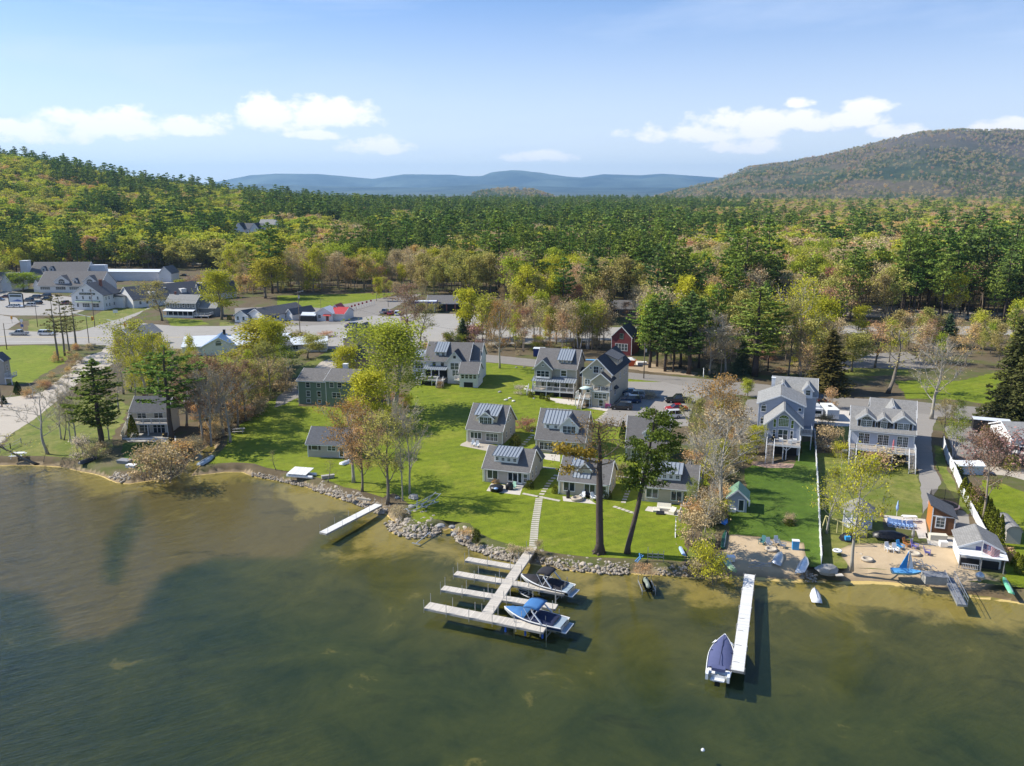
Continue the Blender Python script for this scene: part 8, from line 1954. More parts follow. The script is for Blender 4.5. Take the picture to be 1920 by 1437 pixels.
for (x, y, s, l) in ((1552, 1073, 1.25, 'big round boulder at the water edge right of the white fence'), (775, 935, .85, 'grey boulder beside the slender bare trees'), (848, 990, .5, 'upright pale boulder at the right end of the beach notch'), (826, 988, .6, 'flat pale boulder at the left end of the beach notch'), (876, 1010, .45, 'grey boulder among the shore stones'), (655, 932, .5, 'dark boulder on the left stone bank'),
    (772, 952, .55, 'dark boulder by the folded metal frames'), (852, 1003, .4, 'small pale boulder below the beach notch'), (937, 733 + 3, .45, 'lone white boulder on the upper lawn'), (968, 690, .35, 'white stone on the lawn beside the lane'), (983, 689, .3, 'small white stone near the lane edge'), (997, 809, .4, 'white stone in the red brown hedge'), (1001, 748, .3, 'stone in the bed left of the beige porch'), (745, 935, .4, 'brown stone at the foot of the pale trunk')):
  g = G(x, y); o = link('boulder', with_mat(SM[int(x) % 6], STONEB), None, (g.x, g.y, 1.0 + s * .25), x, (s * 1.15, s, s * .8)); tag(o, l, 'boulder')
for i, (x, y) in enumerate([(985, 731), (992, 733), (999, 736), (988, 726), (949, 751), (956, 748), (963, 753)]):
  g = G(x, y); o = link('boulder', with_mat(SM[i % 6], M('white_rock', (.60, .58, .54))), None, (g.x, g.y, 1.1), x, (.5, .45, .35)); tag(o, 'white garden rock ' + ('in the heap left of the beige porch' if i < 4 else 'in the heap behind the left tall cottage'), 'rock', 'white garden rocks ' + ('by the beige porch' if i < 4 else 'behind the left cottage'))
# ------------------------------------------------------------------ stepping slabs and patios
SLAB = M('path_slab', (.46, .42, .35), .85, vary=.2)
def steps(pts, n, w, L, label):
  P = [Vector((a, b, 0)) for a, b in gp(pts)]; tot = sum((b - a).length for a, b in zip(P[:-1], P[1:])); k = 0; acc = 0
  for a, b in zip(P[:-1], P[1:]):
    d = b - a; m = max(1, int(n * d.length / tot + .5)); ang = math.atan2(d.y, d.x)
    for i in range(m):
      c = a + d * ((i + .5) / m); mb = MB().box(-L / 2, L / 2, -w / 2, w / 2, 0, .035); o = mb.build('stepping_slab', SLAB); o.location = (c.x, c.y, Z0 + .006 + .0007 * (k % 3)); o.rotation_euler = (0, 0, ang + RZ.uniform(-.04, .04)); tag(o, 'flat slab of the ' + label, 'slab', 'slabs of the ' + label); k += 1
steps([(999, 1034), (1003, 985), (1011, 935)], 26, 1.1, .52, 'straight path down to the main dock'); steps([(1011, 935), (1030, 905), (1045, 890)], 9, .8, .6, 'path climbing between the two low cottages'); steps([(980, 926), (1050, 940)], 9, .6, .7, 'path crossing in front of the low cottages'); steps([(1002, 875), (1046, 880)], 6, .6, .7, 'path behind the low grey cottage')
steps([(1150, 950), (1195, 965)], 6, .6, .6, 'path in front of the last cottage'); steps([(975, 840), (1000, 815)], 6, .8, .6, 'path beside the left tall cottage'); steps([(1040, 755), (1085, 762), (1130, 770)], 12, .5, .7, 'path edge before the beige houses'); steps([(1138, 773), (1118, 790)], 6, .7, .7, 'path from the parking area to the cottages'); steps([(1168, 945), (1180, 915)], 6, .7, .6, 'path between the last two cottages'); steps([(1145, 892), (1200, 899)], 6, .5, .7, 'path behind the low beige cottage')
def patio(pts, label, m=None): sheet('patio', pts, Z0 + .008, m or CONC, label, 0, 1)
patio([(912, 920), (982, 930), (974, 930), (970, 934), (912, 924)][:0] or [(921, 907), (980, 914), (975, 929), (912, 921)], 'pale patio of the low grey cottage'); patio([(1055, 931), (1105, 937), (1118, 946), (1056, 940)], 'pale patio of the low beige cottage'); patio([(1215, 950), (1275, 957), (1276, 969), (1209, 958)], 'pale patio of the cottage by the hedge')
patio([(866, 832), (880, 826), (940, 838), (912, 846), (862, 836)], 'stone patio of the left tall cottage', GRAV); patio([(1010, 850), (1050, 853), (1050, 866), (1022, 862)], 'pale slab beside the middle tall cottage'); patio([(1020, 745), (1090, 752), (1088, 760), (1050, 757)], 'flagstones below the beige porch'); patio([(1110, 758), (1150, 764), (1140, 772), (1100, 766)], 'pale paving below the townhouse')
patio([(1410, 866), (1490, 870), (1486, 878), (1440, 878), (1408, 872)], 'brick paving below the white deck', BRICKP); patio([(1655, 966), (1735, 974), (1740, 1010), (1722, 1010), (1718, 996), (1665, 988)], 'pale stone terrace with blue chairs'); patio([(1735, 1000), (1800, 1010), (1800, 1030), (1740, 1022)], 'weathered boards between sheds and beach', PLK)
patio([(1765, 950), (1815, 960), (1820, 1000), (1790, 1005), (1778, 985)], 'paved yard behind the orange shed', ASPH3); patio([(225, 816), (330, 818), (330, 829), (240, 829)], 'timber terrace of the white cottage', CONC)
# ------------------------------------------------------------------ fences, poles, signs
def fence(name, pts, h, th, m, label, zs=1.0, cap=True, post=2.4):
  P = gp(pts); g0 = Vector((P[0][0], P[0][1], zs)); o = thing(name, label, 'fence', g0)
  for (a, b) in zip(P[:-1], P[1:]):
    d = Vector((b[0] - a[0], b[1] - a[1], 0)); n = max(1, int(d.length / post));
    for k in range(n):
      p = Vector((a[0], a[1], 0)) + d * (k / n) - Vector((g0.x, g0.y, 0)); q = p + d / n
      MB().beam(p + Vector((0, 0, h / 2)), q + Vector((0, 0, h / 2)), th, h * .94).build('fence_panel', m, o); MB().box(p.x - .07, p.x + .07, p.y - .07, p.y + .07, -.1, h + .08).build('fence_post', m, o)
  return o
fence('fence', [(1527, 822), (1532, 900), (1535, 960), (1537, 1010), (1540, 1060)], 1.35, .05, WHITE, 'straight white fence between the dark lawn and the gazebo lawn')
fence('fence', [(1768, 838), (1774, 862), (1790, 895), (1802, 925)], 1.9, .06, WHITE, 'tall white panel fence down the right driveway'); fence('fence', [(1803, 928), (1830, 980), (1855, 1028), (1875, 1068)], 1.5, .05, WHITE, 'lower white fence beside the arborvitae hedge')
fence('fence', [(246, 780), (240, 800), (229, 826)], 1.7, .05, CREAM, 'cream fence left of the white cottage')
def railfence(pts, h, label, m, posts_, pen=None):
  P = gp(pts); g0 = Vector((P[0][0], P[0][1], 1.0)); o = thing('rail_fence', label, 'fence', g0)
  for a, b in zip(P[:-1], P[1:]):
    a = Vector((a[0], a[1], 0)) - Vector((g0.x, g0.y, 0)); b = Vector((b[0], b[1], 0)) - Vector((g0.x, g0.y, 0)); MB().beam(a + Vector((0, 0, h * .9)), b + Vector((0, 0, h * .9)), .06).beam(a + Vector((0, 0, h * .45)), b + Vector((0, 0, h * .45)), .06).build('rail', m, o)
    n = max(1, int((b - a).length / posts_))
    for k in range(n + 1): p = a.lerp(b, k / n); MB().box(p.x - .06, p.x + .06, p.y - .06, p.y + .06, -.1, h).build('fence_post', m, o)
railfence([(640, 592), (668, 581), (702, 571)], 1.3, 'white and dark rail fence running back from the snack bar', WHITE, 2.2); railfence([(0, 850), (20, 842), (40, 832)], 1.1, 'grey rail fence on the lakeside grass', WGREY, 2.0)
for i, (x, y) in enumerate([(640, 590), (646, 588), (652, 586), (658, 583.5), (664, 581.5), (671, 579.5), (678, 577.5), (686, 575), (694, 572.5)]):
  g = G(x, y); o = thing('flag', 'small red flag on the rail fence by the snack bar', 'flag', g, 0, 'red flags along the rail fence'); MB().tube([(0, 0, 0), (0, 0, 2.3)], .03, 5).build('flagpole', WHITE, o); MB().box(.03, .75, -.02, .02, 1.5, 2.25).build('flag_cloth', M('red_cloth', (.35, .03, .04), .8), o)
WOODP = M('pole_wood', (.17, .135, .10), .9, vary=.2)
def pole(px, py, top, label, arms=1, lean=0, lamp=False, m=None, r=.15):
  h = HG(px, py, top); o = thing('utility_pole', label, 'pole', G(px, py)); MB().tube([(0, 0, -.2), (lean, 0, h)], [r, r * .65], 7).build('pole_shaft', m or WOODP, o, True)
  for k in range(arms): MB().beam((lean - 1.1, 0, h - .5 - k * .9), (lean + 1.1, 0, h - .5 - k * .9), .12).build('crossarm', WOODP, o)
  if arms: MB().tube([(lean + .35, -.1, h - 2.4), (lean + .35, -.1, h - 1.5)], .22, 8).build('transformer', STEEL, o)
  if lamp: MB().beam((lean, 0, h - .3), (lean + 1.6, -.2, h), .07).build('lamp_arm', STEEL, o); MB().box(lean + 1.3, lean + 1.9, -.35, -.05, h - .06, h + .06).build('lamp_head', STEEL, o)
  return Vector(o.location) + Vector((lean, 0, h - .4))
w1 = pole(13, 656, 606, 'utility pole at the left end of the bright lawn', 0); w2 = pole(71, 614, 571, 'lamp pole on the verge near the inn sign', 0, r=.12); w3 = pole(178, 614, 543, 'tall utility pole in front of the white gabled inn'); w4 = pole(563, 628, 546, 'utility pole beside the snack bar with a lamp arm', 1, lamp=True)
w5 = pole(1207, 710, 643, 'utility pole by the parking entrance'); w6 = pole(1554, 728, 640, 'utility pole inside the brownish spruce'); w7 = pole(728, 576, 548, 'light pole at the filling station', 0, lamp=True, r=.1); w8 = pole(602, 584, 560, 'thin pole behind the snack bar', 0, r=.09); w9 = pole(4, 764, 722, 'brown pole beside the lane at the left edge', 0)
w10 = pole(1582, 612, 556, 'utility pole at the far road clearing', 1); w11 = pole(1316, 760, 690, 'lamp pole in the thicket by the parking area', 0, r=.07, m=STEEL); w12 = pole(338, 540, 512, 'light pole in the rear parking lot', 0, r=.08)
def wire(a, b, label, sag=1.0):
  pts = [a.lerp(b, k / 10) - Vector((0, 0, sag * 4 * (k / 10) * (1 - k / 10))) for k in range(11)]; tag(MB().tube(pts, .022, 4).build('power_line', BLACK), label, 'cable')
wire(w1, w3, 'power line from the left pole to the inn pole', 2); wire(w3, w4, 'power line over the main road', 3); wire(w5, w6, 'power line along the lakeside lane', 2.5); wire(w5 - Vector((0, 0, .9)), w6 - Vector((0, 0, .9)), 'lower power line along the lakeside lane', 2.5); wire(w4, w5, 'long power line behind the tall green tree', 4)
# traffic lights
def traffic(px, py, top, arm, label, dy=0):
  h = HG(px, py, top); o = thing('traffic_light', label, 'traffic light', G(px, py)); MB().tube([(0, 0, 0), (0, 0, h)], [.14, .1], 8).build('mast', WOODP, o); MB().beam((-5, 1.5, h + .6), (arm, -.5, h - .5), .12).build('mast_arm', WHITE, o)
  y_ = M('signal_yellow', (.70, .30, .02), .5)
  q = MB().box(arm - .3, arm + .3, -.75, -.35, h - 1.5, h - .3).build('signal_head', y_, o)
  for k in range(3): MB().tube([(arm, -.76, h - .5 - k * .38), (arm, -.80, h - .5 - k * .38)], .13, 8).build('lens', M('lens_red', (.45, .03, .02), .3) if k == 0 else DARKW, q)
traffic(167, 644, 592, 2.2, 'traffic light on a long mast arm over the junction'); traffic(228, 632, 604, 1.8, 'second orange traffic light across the junction')
g = G(23, 607); o = thing('traffic_light', 'small orange signal at the slip road island', 'traffic light', g); MB().tube([(0, 0, 0), (0, 0, 2)], .05, 6).build('mast', BLACK, o); MB().box(-.25, .25, -.2, .2, 1.6, 2.7).build('signal_head', M('signal_yellow', (.7, .3, .02)), o)
g = G(32, 577); o = thing('sign_board', 'big two post sign board with arched top in front of the inn', 'sign', g, R(-8));
MB().box(-3.1, 3.1, -.12, .12, 2.2, 5.6).build('sign_panel', M('sign_pale', (.50, .56, .60), .5), o); MB().prism([Vector((-3.3, -.2, 5.6)), Vector((3.3, -.2, 5.6)), Vector((2.4, -.2, 6.2)), Vector((-2.4, -.2, 6.2))], (0, .4, 0)).build('sign_top', M('sign_green', (.05, .07, .055)), o)
for x in (-3.2, 3.2): MB().box(x - .15, x + .15, -.15, .15, 0, 5.7).build('sign_post', BLACK, o)
MB().box(-2.6, 2.6, -.15, -.123, 4.4, 5.2).build('sign_band', M('sign_green', (.05, .07, .055)), o); MB().prism([Vector((-2.4, -.123, 2.6)), Vector((2.5, -.123, 2.6)), Vector((2.5, -.123, 3.0)), Vector((.8, -.123, 3.4)), Vector((-.6, -.123, 2.95))], (0, -.03, 0)).build('sign_emblem', M('sign_blue', (.08, .13, .35)), o)
g = G(217, 592); o = thing('road_sign', 'small white road sign on the shaded inn lawn', 'sign', g); MB().box(-.9, .9, -.04, .04, 1.0, 2.2).build('sign_plate', WHITE, o); MB().tube([(0, .06, 0), (0, .06, 1.2)], .05, 5).build('sign_post', BLACK, o)
g = G(42, 617); o = thing('road_sign', 'blue and white sign stack on the traffic island', 'sign', g); MB().tube([(0, .06, 0), (0, .06, 3.4)], .06, 5).build('sign_post', WHITE, o); MB().box(-.5, .5, -.03, .0, 2.4, 3.4).build('sign_plate', WHITE, o); MB().box(-.5, .5, -.03, .0, .7, 1.6).build('sign_plate', M('sign_blue', (.08, .13, .35)), o)
g = G(890, 615); o = thing('sign_board', 'brick entrance sign between two narrow dark cedars', 'sign', G(889, 626)); MB().box(-1.8, 1.8, -.3, .3, 0, 2.6).build('sign_wall', M('dark_red_board', (.13, .03, .03)), o); MB().box(-2.0, 2.0, -.4, .4, 2.602, 2.9).build('sign_top', PLKW, o)
# ------------------------------------------------------------------ garden, beach and patio things
def chair(px, py, deg, m, label, group=None, z=1.05, s=1.0):
  o = thing('adirondack_chair', label, 'chair', G(px, py, z), R(deg), group, s)
  MB().box(-.3, .3, -.35, .25, .30, .35).build('seat', m, o); MB().prism([Vector((-.32, .22, .3)), Vector((.32, .22, .3)), Vector((.26, .48, 1.05)), Vector((-.26, .48, 1.05))], (0, .05, .01)).build('backrest', m, o)
  for sx in (-.36, .36): MB().box(sx - .06, sx + .06, -.42, .3, .56, .60).build('armrest', m, o)
  for sx in (-.34, .34):
    for yy in (-.36, .2): MB().box(sx - .03, sx + .03, yy - .03, yy + .03, 0, .56).build('leg', m, o)
  return o
CB = M('pale_blue_plastic', (.30, .45, .72), .5); CM = M('mint_plastic', (.42, .68, .52), .5); CO = M('orange_wood', (.50, .20, .05), .6); CPU = M('violet_plastic', (.20, .18, .45), .5); CBB = M('blue_plastic', (.04, .30, .62), .5); TEAL = M('teal_canvas', (.05, .17, .17), .7)
chair(963, 917, -20, CM, 'mint green deck chair beside the covered round table'); chair(1092, 935, -30, WHITE, 'white deck chair left of the thick pine trunk'); chair(1112, 937, 20, WHITE, 'white deck chair behind the thick pine trunk'); chair(887, 836, 0, WHITE, 'left of two white chairs on the stone patio'); chair(895, 838, 0, WHITE, 'right of two white chairs on the stone patio')
for i, (x, y) in enumerate([(1668, 985), (1675, 987), (1682, 988), (1689, 989), (1697, 990), (1705, 991), (1711, 990)]): chair(x, y, -10 + i * 4, CB, 'pale blue chair in the row on the stone terrace', 'pale blue chairs on the stone terrace', s=.9)
for (x, y, d, m, l) in ((1665, 1033, 10, WHITE, 'white and green lounge chair on the sand'), (1678, 1035, 0, WHITE, 'plain white lounge chair on the sand'), (1687, 1029, 20, CBB, 'bright blue chair on the sand'), (1699, 1024, 30, CO, 'orange wooden chair on the sand'), (1714, 1028, 40, CPU, 'violet chair at the closed parasol'), (1738, 1040, 60, CPU, 'blue violet chair by the right fire ring'), (1429, 1020, -40, TEAL, 'dark blue chair left of the beach fire pit'), (1441, 1024, 0, ALU, 'grey chair behind the beach fire pit'), (1456, 1021, 0, ALU, 'tall grey chair of the beach circle'), (1467, 1027, 60, ALU, 'grey chair right of the beach circle'), (1386, 859 - 2, 0, WHITE, 'white chair by the hedge')): chair(x, y, d, m, l)
chair(588 - 4, 850, 30, WHITE, 'left white chair on the deck of the small grey cottage'); chair(601, 852, -20, WHITE, 'right white chair on the deck of the small grey cottage')
def cyl(name, label, cat, px, py, prof_, m, z=1.03, n=16, sx=1, sy=1): o = MB().lathe(prof_, n, (0, 0, 0), sx, sy).build(name, m, None, True); o.location = G(px, py, z); return tag(o, label, cat)
cyl('covered_fire_table', 'round black covered fire table with blue cushion on the patio', 'table', 931, 920, [(1.0, 0), (1.0, .5), (1.12, .52), (1.12, .68), (0, .72)], BLACK); cyl('cushion', 'blue cushion on top of the black round table', 'cushion', 930, 917, [(.32, 0), (.38, .1), (.1, .22)], CB, z=1.74)
cyl('barbecue', 'black covered barbecue at the wall of the low grey cottage', 'barbecue', 955, 918, [(.45, 0), (.5, .8), (.3, 1.15), (0, 1.2)], BLACK, n=8, sx=1.3); cyl('barbecue', 'tall black smoker left of the cluttered patio', 'barbecue', 1065, 934, [(.28, 0), (.3, 1.1), (.15, 1.3), (0, 1.35)], BLACK); cyl('hot_tub', 'black covered tub behind the white chairs of the beige cottage', 'hot tub', 1104, 930, [(.9, 0), (.95, .7), (0, .85)], BLACK, n=8)
cyl('fire_pit', 'round stone fire pit with patio clutter left of the pine trunk', 'fire pit', 1082, 938, [(.9, 0), (.9, .45), (.6, .45), (.6, .2), (0, .2)], STONE, n=10); cyl('fire_pit', 'stone ring fire pit between the beach chairs', 'fire pit', 1446, 1032, [(.8, 0), (.8, .3), (.5, .3), (.5, .1), (0, .1)], STONE, n=10); cyl('fire_pit', 'left stone fire ring on the pale sand', 'fire pit', 1626, 1051, [(.75, 0), (.75, .3), (.5, .3), (.5, .1), (0, .1)], STONE, n=10); cyl('fire_pit', 'round fire ring in front of the violet chair', 'fire pit', 1714, 1040, [(.8, 0), (.8, .3), (.5, .3), (.5, .1), (0, .1)], STONE, n=12)
cyl('stone_pile', 'heap of pale stones below the gazebo', 'stones', 1610, 1003, [(1.3, 0), (1.1, .7), (.5, 1.3), (0, 1.45)], STONE, n=9)
def sofa(px, py, w, d_, h, deg, m, label, name='sofa'): o = thing(name, label, name, G(px, py, 1.04), R(deg)); MB().loft([[(-w / 2, -d_ / 2, 0), (w / 2, -d_ / 2, 0), (w / 2, d_ / 2, 0), (-w / 2, d_ / 2, 0)], [(-w / 2, -d_ / 2, h * .45), (w / 2, -d_ / 2, h * .45), (w / 2, d_ / 2, h * .5), (-w / 2, d_ / 2, h * .5)], [(-w / 2 + .05, d_ * .05, h * .55), (w / 2 - .05, d_ * .05, h * .55), (w / 2 - .05, d_ / 2, h), (-w / 2 + .05, d_ / 2, h)]]).build('cover', m, o); return o
CRM = M('cream_cover', (.62, .58, .47), .85, vary=.1)
sofa(1245, 957, 2.1, .9, 1.0, -12, CRM, 'cream covered sofa on the patio by the hedge'); sofa(1261, 963, .9, .9, .9, -40, CRM, 'cream covered armchair right of the cream sofa', 'armchair'); sofa(1231, 959, 1.0, .8, .55, -10, CRM, 'low cream covered table left of the sofa', 'table'); sofa(1238, 964, 1.2, .7, .35, -12, BLACK, 'low black table in front of the cream sofa', 'coffee_table')
def parasol(px, py, h, r, m, label, closed=False):
  o = thing('parasol', label, 'parasol', G(px, py), 0); MB().tube([(0, 0, 0), (0, 0, h)], .04, 6).build('pole', WHITE, o); MB().lathe([(r, h - .55), (r * .5, h - .2), (.02, h)] if not closed else [(.12, h * .35), (.22, h * .55), (.03, h + .1)], 8).build('canopy', m, o, True)
parasol(1098, 762, 4.6, 1.5, M('pale_green_cloth', (.50, .62, .58), .8), 'pale green open parasol on the townhouse deck'); parasol(1681, 968, 2.3, .2, CB, 'closed pale blue parasol behind the terrace', True); parasol(1710, 1020, 2.6, .2, WGREY, 'closed grey parasol by the orange chair', True)
# gazebo
o = thing('gazebo', 'white eight sided gazebo behind the budding beach tree', 'gazebo', G(1607, 985)); rl = MB();
MB().lathe([(2.1, 0), (2.1, .35)], 8).build('floor', WHITE, o); MB().lathe([(2.4, 2.6), (1.0, 3.6), (0, 4.2)], 8).build('roof', RGREY, o)
for k in range(8):
  a = math.pi * 2 * k / 8; b = a + math.pi / 4; p, q = Vector((1.95 * math.cos(a), 1.95 * math.sin(a), 0)), Vector((1.95 * math.cos(b), 1.95 * math.sin(b), 0)); MB().box(p.x - .07, p.x + .07, p.y - .07, p.y + .07, .352, 2.6).build('column', WHITE, o)
  if k != 5:
    rl.beam(p + Vector((0, 0, 1.2)), q + Vector((0, 0, 1.2)), .06)
    for j in range(1, 6): c = p.lerp(q, j / 6); rl.beam(c + Vector((0, 0, .36)), c + Vector((0, 0, 1.2)), .04)
rl.build('railing', WHITE, o)
# trampoline
o = thing('trampoline', 'round black netted trampoline behind the orange shed', 'trampoline', G(1768, 957)); MB().lathe([(1.95, .85), (1.95, .92), (0, .92)], 24).build('jumping_mat', BLACK, o); MB().lathe([(1.96, .80), (2.15, .80), (2.15, .96), (1.96, .96), (1.96, .80)], 24).build('pad', M('pink_grey_pad', (.42, .32, .34), .7), o)
t = NT('net_mesh'); d = t.n('ShaderNodeBsdfDiffuse'); d.inputs[0].default_value = (.03, .03, .032, 1); tr = t.n('ShaderNodeBsdfTransparent'); mx = t.n('ShaderNodeMixShader'); mx.inputs[0].default_value = .55; t.l(tr.outputs[0], mx.inputs[1]); t.l(d.outputs[0], mx.inputs[2]); NET = t.done(mx.outputs[0])
nb_ = MB();
for k in range(24): a, b = 2 * math.pi * k / 24, 2 * math.pi * (k + 1) / 24; nb_.poly([(1.95 * math.cos(a), 1.95 * math.sin(a), .96), (1.95 * math.cos(b), 1.95 * math.sin(b), .96), (2.0 * math.cos(b), 2.0 * math.sin(b), 2.6), (2.0 * math.cos(a), 2.0 * math.sin(a), 2.6)])
nb_.build('net', NET, o)
for k in range(6): a = 2 * math.pi * k / 6; MB().tube([(2.12 * math.cos(a), 2.12 * math.sin(a), 0), (2.12 * math.cos(a), 2.12 * math.sin(a), 2.7)], .035, 5).build('net_pole', BLACK, o)
# small blue sailboat shaped toy on the beach
o = thing('sailboat', 'bright blue small sailboat with furled blue sails on the sand', 'sailboat', G(1700, 1077), R(-8)); Rg = hullrings(3.6, 1.5, .45, .1, 9); ho = MB().loft(Rg, close=False).build('hull', M('sky_blue_hull', (.12, .38, .68), .4), o, True); ho.location = (-1.8, 0, 0)
MB().tube([(.1, 0, .4), (.1, 0, 3.1)], .05, 6).build('mast', ALU, o); MB().prism([Vector((-.95, 0, .8)), Vector((-.05, 0, .8)), Vector((.0, 0, 3.0))], (0, .12, 0)).build('sail', M('sail_blue', (.03, .25, .58), .7), o); MB().prism([Vector((.2, 0, .8)), Vector((.75, 0, .8)), Vector((.18, 0, 2.9))], (0, .12, 0)).build('sail', WHITE, o)
# flags on the boathouse
def stars(px, py):
  o = thing('flag', 'striped red and white flag with starry blue corner on the boathouse', 'flag', G(1836, 1068), R(-20)); MB().tube([(0, -.3, 0), (0, -.3, 3.9)], .03, 5).build('flagpole', WHITE, o)
  FR, FW, FB = M('flag_red', (.48, .03, .04), .8), M('flag_white', (.7, .68, .68), .8), M('flag_navy', (.04, .05, .18), .8); w, hh, x0, z0 = 1.9, 1.15, .05, 2.5; mb = MB();
  zf = lambda x, z: z - .38 * (x - x0) - .05 * math.sin(x * 5)
  def patch(b, xa, xb, za, zb, off=0.0):
    n = 6
    for k in range(n):
      u0, u1 = xa + (xb - xa) * k / n, xa + (xb - xa) * (k + 1) / n; y0_, y1_ = -.3 + .09 * math.sin(u0 * 4) - off, -.3 + .09 * math.sin(u1 * 4) - off; b.poly([(u0, y0_, zf(u0, za)), (u1, y1_, zf(u1, za)), (u1, y1_, zf(u1, zb)), (u0, y0_, zf(u0, zb))])
  for k in range(13): mb.mat(FR if k % 2 == 0 else FW); patch(mb, x0, x0 + w, z0 + hh * k / 13, z0 + hh * (k + 1) / 13)
  mb.mat(FB); patch(mb, x0, x0 + .8, z0 + hh * 6 / 13, z0 + hh, .012); mb.mat(FW)
  for r in range(5):
    for c in range(6): cx_, cz_ = x0 + .09 + c * .125, z0 + hh * .52 + r * .1; patch(mb, cx_ - .022, cx_ + .022, cz_ - .022, cz_ + .022, .02)
  mb.build('flag_cloth', None, o)
stars(0, 0)
o = thing('flag', 'small navy flag left of the striped flag on the boathouse', 'flag', G(1828, 1066), R(-20)); MB().tube([(.4, -.2, 0), (.4, -.2, 3.2)], .025, 5).build('flagpole', WHITE, o); MB().box(-.25, .38, -.21, -.19, 2.5, 3.05).build('flag_cloth', M('flag_navy', (.04, .05, .18)), o)
# picnic table, floats, swim raft, frames, racks, misc
def table(px, py, deg, m, label, L=1.9, z=1.03, s=1.0):
  o = thing('picnic_table', label, 'picnic table', G(px, py, z), R(deg), None, s); MB().box(-L / 2, L / 2, -.38, .38, .70, .75).build('tabletop', m, o)
  for sg in (-1, 1):
    MB().box(-L / 2, L / 2, sg * .72 - .14, sg * .72 + .14, .42, .46).build('bench_board', m, o)
    for x in (-L * .35, L * .35): MB().beam((x, sg * .3, .70), (x, sg * .75, 0), .07).build('leg', m, o)
table(34, 858, 4, WHITE, 'pale picnic table on the lakeside grass', s=1.2); table(1705, 977, -8, WHITE, 'white oval table behind the pale blue chairs'); table(448, 812, 10, WGREY, 'grey picnic table on the long lawn edge', s=1.2); table(357, 672, 10, WHITE, 'white picnic table behind the roadside building'); table(1815, 1012, 25, CRM, 'slatted wooden table by the white fence')
o = thing('swim_raft', 'white swim raft leaning over a pale frame on the lake lawn', 'raft', G(563, 893), R(-12)); MB().prism([Vector((-1.9, -1.1, .55)), Vector((1.5, -1.1, .55)), Vector((2.0, 1.1, 1.1)), Vector((-1.4, 1.1, 1.1))], (0, 0, .12)).build('raft_deck', PLKW, o)
for y in (-.8, .7): MB().tube([(-2.0, y, .25), (2.6, y, .25)], .26, 10).build('float', GEL, o)
o = thing('rowboat', 'white upturned hull leaning by the small grey cottage', 'rowboat', G(640, 873), R(60)); rg = [[(p[0], p[1], .6 - p[2]) for p in r] for r in hullrings(2.8, 1.2, .5, .1, 8)]; MB().loft(rg, close=False).build('hull', GEL, o, True)
def frame_thing(name, label, cat, px, py, deg, bars, m=None, r=.05, z=1.0): o = thing(name, label, cat, G(px, py, z), R(deg)); mb = MB(); [mb.beam(a, b, r * 2) for a, b in bars]; mb.build('frame', m or ALU, o); return o
frame_thing('boat_lift', 'folded white aluminium boat lift lying on the shore grass', 'boat lift', 790, 955, 30, [((-2.6, -.6, .2), (2.6, -.6, .9)), ((-2.6, .6, .2), (2.6, .6, .9)), ((-2.2, -.6, .3), (-2.2, .6, .3)), ((0, -.6, .6), (.3, .6, .6)), ((2.2, -.6, .8), (2.2, .6, .8)), ((-1, -.6, .2), (-.5, .3, 1.5)), ((1.2, .6, .5), (1.8, 0, 1.9)), ((-2, .6, .2), (1.8, 0, 1.9))])
frame_thing('boat_lift', 'second folded metal lift frame beside the first on the grass', 'boat lift', 808, 946, 55, [((-1.8, -.5, .1), (1.8, -.5, 1.3)), ((-1.8, .5, .1), (1.8, .5, 1.3)), ((-1.6, -.5, .1), (-1.6, .5, .1)), ((1.6, -.5, 1.2), (1.6, .5, 1.2)), ((-.8, -.5, .3), (-.8, -1.0, 1.0))])
frame_thing('metal_stand', 'white metal T shaped dock leg lying in the shallows', 'dock part', 795, 1012, 62, [((-1.9, 0, .15), (1.6, 0, .5)), ((-1.9, -.7, .1), (-1.9, .7, .1)), ((1.2, -.25, .4), (1.2, .25, .4))], z=0.0, r=.06)
frame_thing('kayak_rack', 'white tree shaped kayak rack standing on the lawn', 'rack', 1266, 1004, 80, [((0, 0, 0), (0, 0, 2.6)), ((-.7, 0, .1), (.7, 0, .1)), ((-.6, 0, .9), (.6, 0, .9)), ((-.6, 0, 1.5), (.6, 0, 1.5)), ((-.6, 0, 2.1), (.6, 0, 2.1)), ((-.9, 0, .0), (0, 0, .5))], WHITE, .05)
frame_thing('rack', 'grey metal post rack at the shore of the pine lawn', 'rack', 1229, 1053, -6, [((-1, 0, 0), (-1, 0, 1.9)), ((1, 0, 0), (1, 0, 1.5)), ((-1, 0, .6), (1, 0, .6)), ((-1, 0, 1.0), (1, 0, 1.0)), ((-.4, 0, .2), (-.4, 0, 1.3)), ((.3, 0, .2), (.3, 0, 1.3))], STEEL, .04)
frame_thing('beach_cart', 'upturned white cart with blue wheels at the shore grass', 'cart', 1200, 1055, 40, [((-.6, 0, .2), (.6, 0, .8)), ((-.6, .3, .2), (.6, .3, .8)), ((-.4, -.4, .7), (.5, .6, .9))], M('cart_blue', (.06, .2, .42)), .06)
frame_thing('swing_set', 'yellow beam swing with hanging white tyre at the lawn edge', 'swing', 1575, 1010, -60, [((-2.6, 0, 2.4), (2.6, 0, 2.4)), ((-2.6, -.8, 0), (-2.6, 0, 2.4)), ((-2.6, .8, 0), (-2.6, 0, 2.4)), ((2.6, -.8, 0), (2.6, 0, 2.4)), ((2.6, .8, 0), (2.6, 0, 2.4)), ((.3, 0, 2.4), (.3, 0, .8)), ((-.6, 0, 2.4), (-.6, 0, .6))], M('yellow_beam', (.50, .46, .20), .6), .05)
cyl('hanging_ring', 'white round swing ring above the grass', 'swing', 1570, 1034, [(.55, 0), (.62, .1), (.55, .2), (.35, .2), (.35, 0)], WHITE, z=1.5)
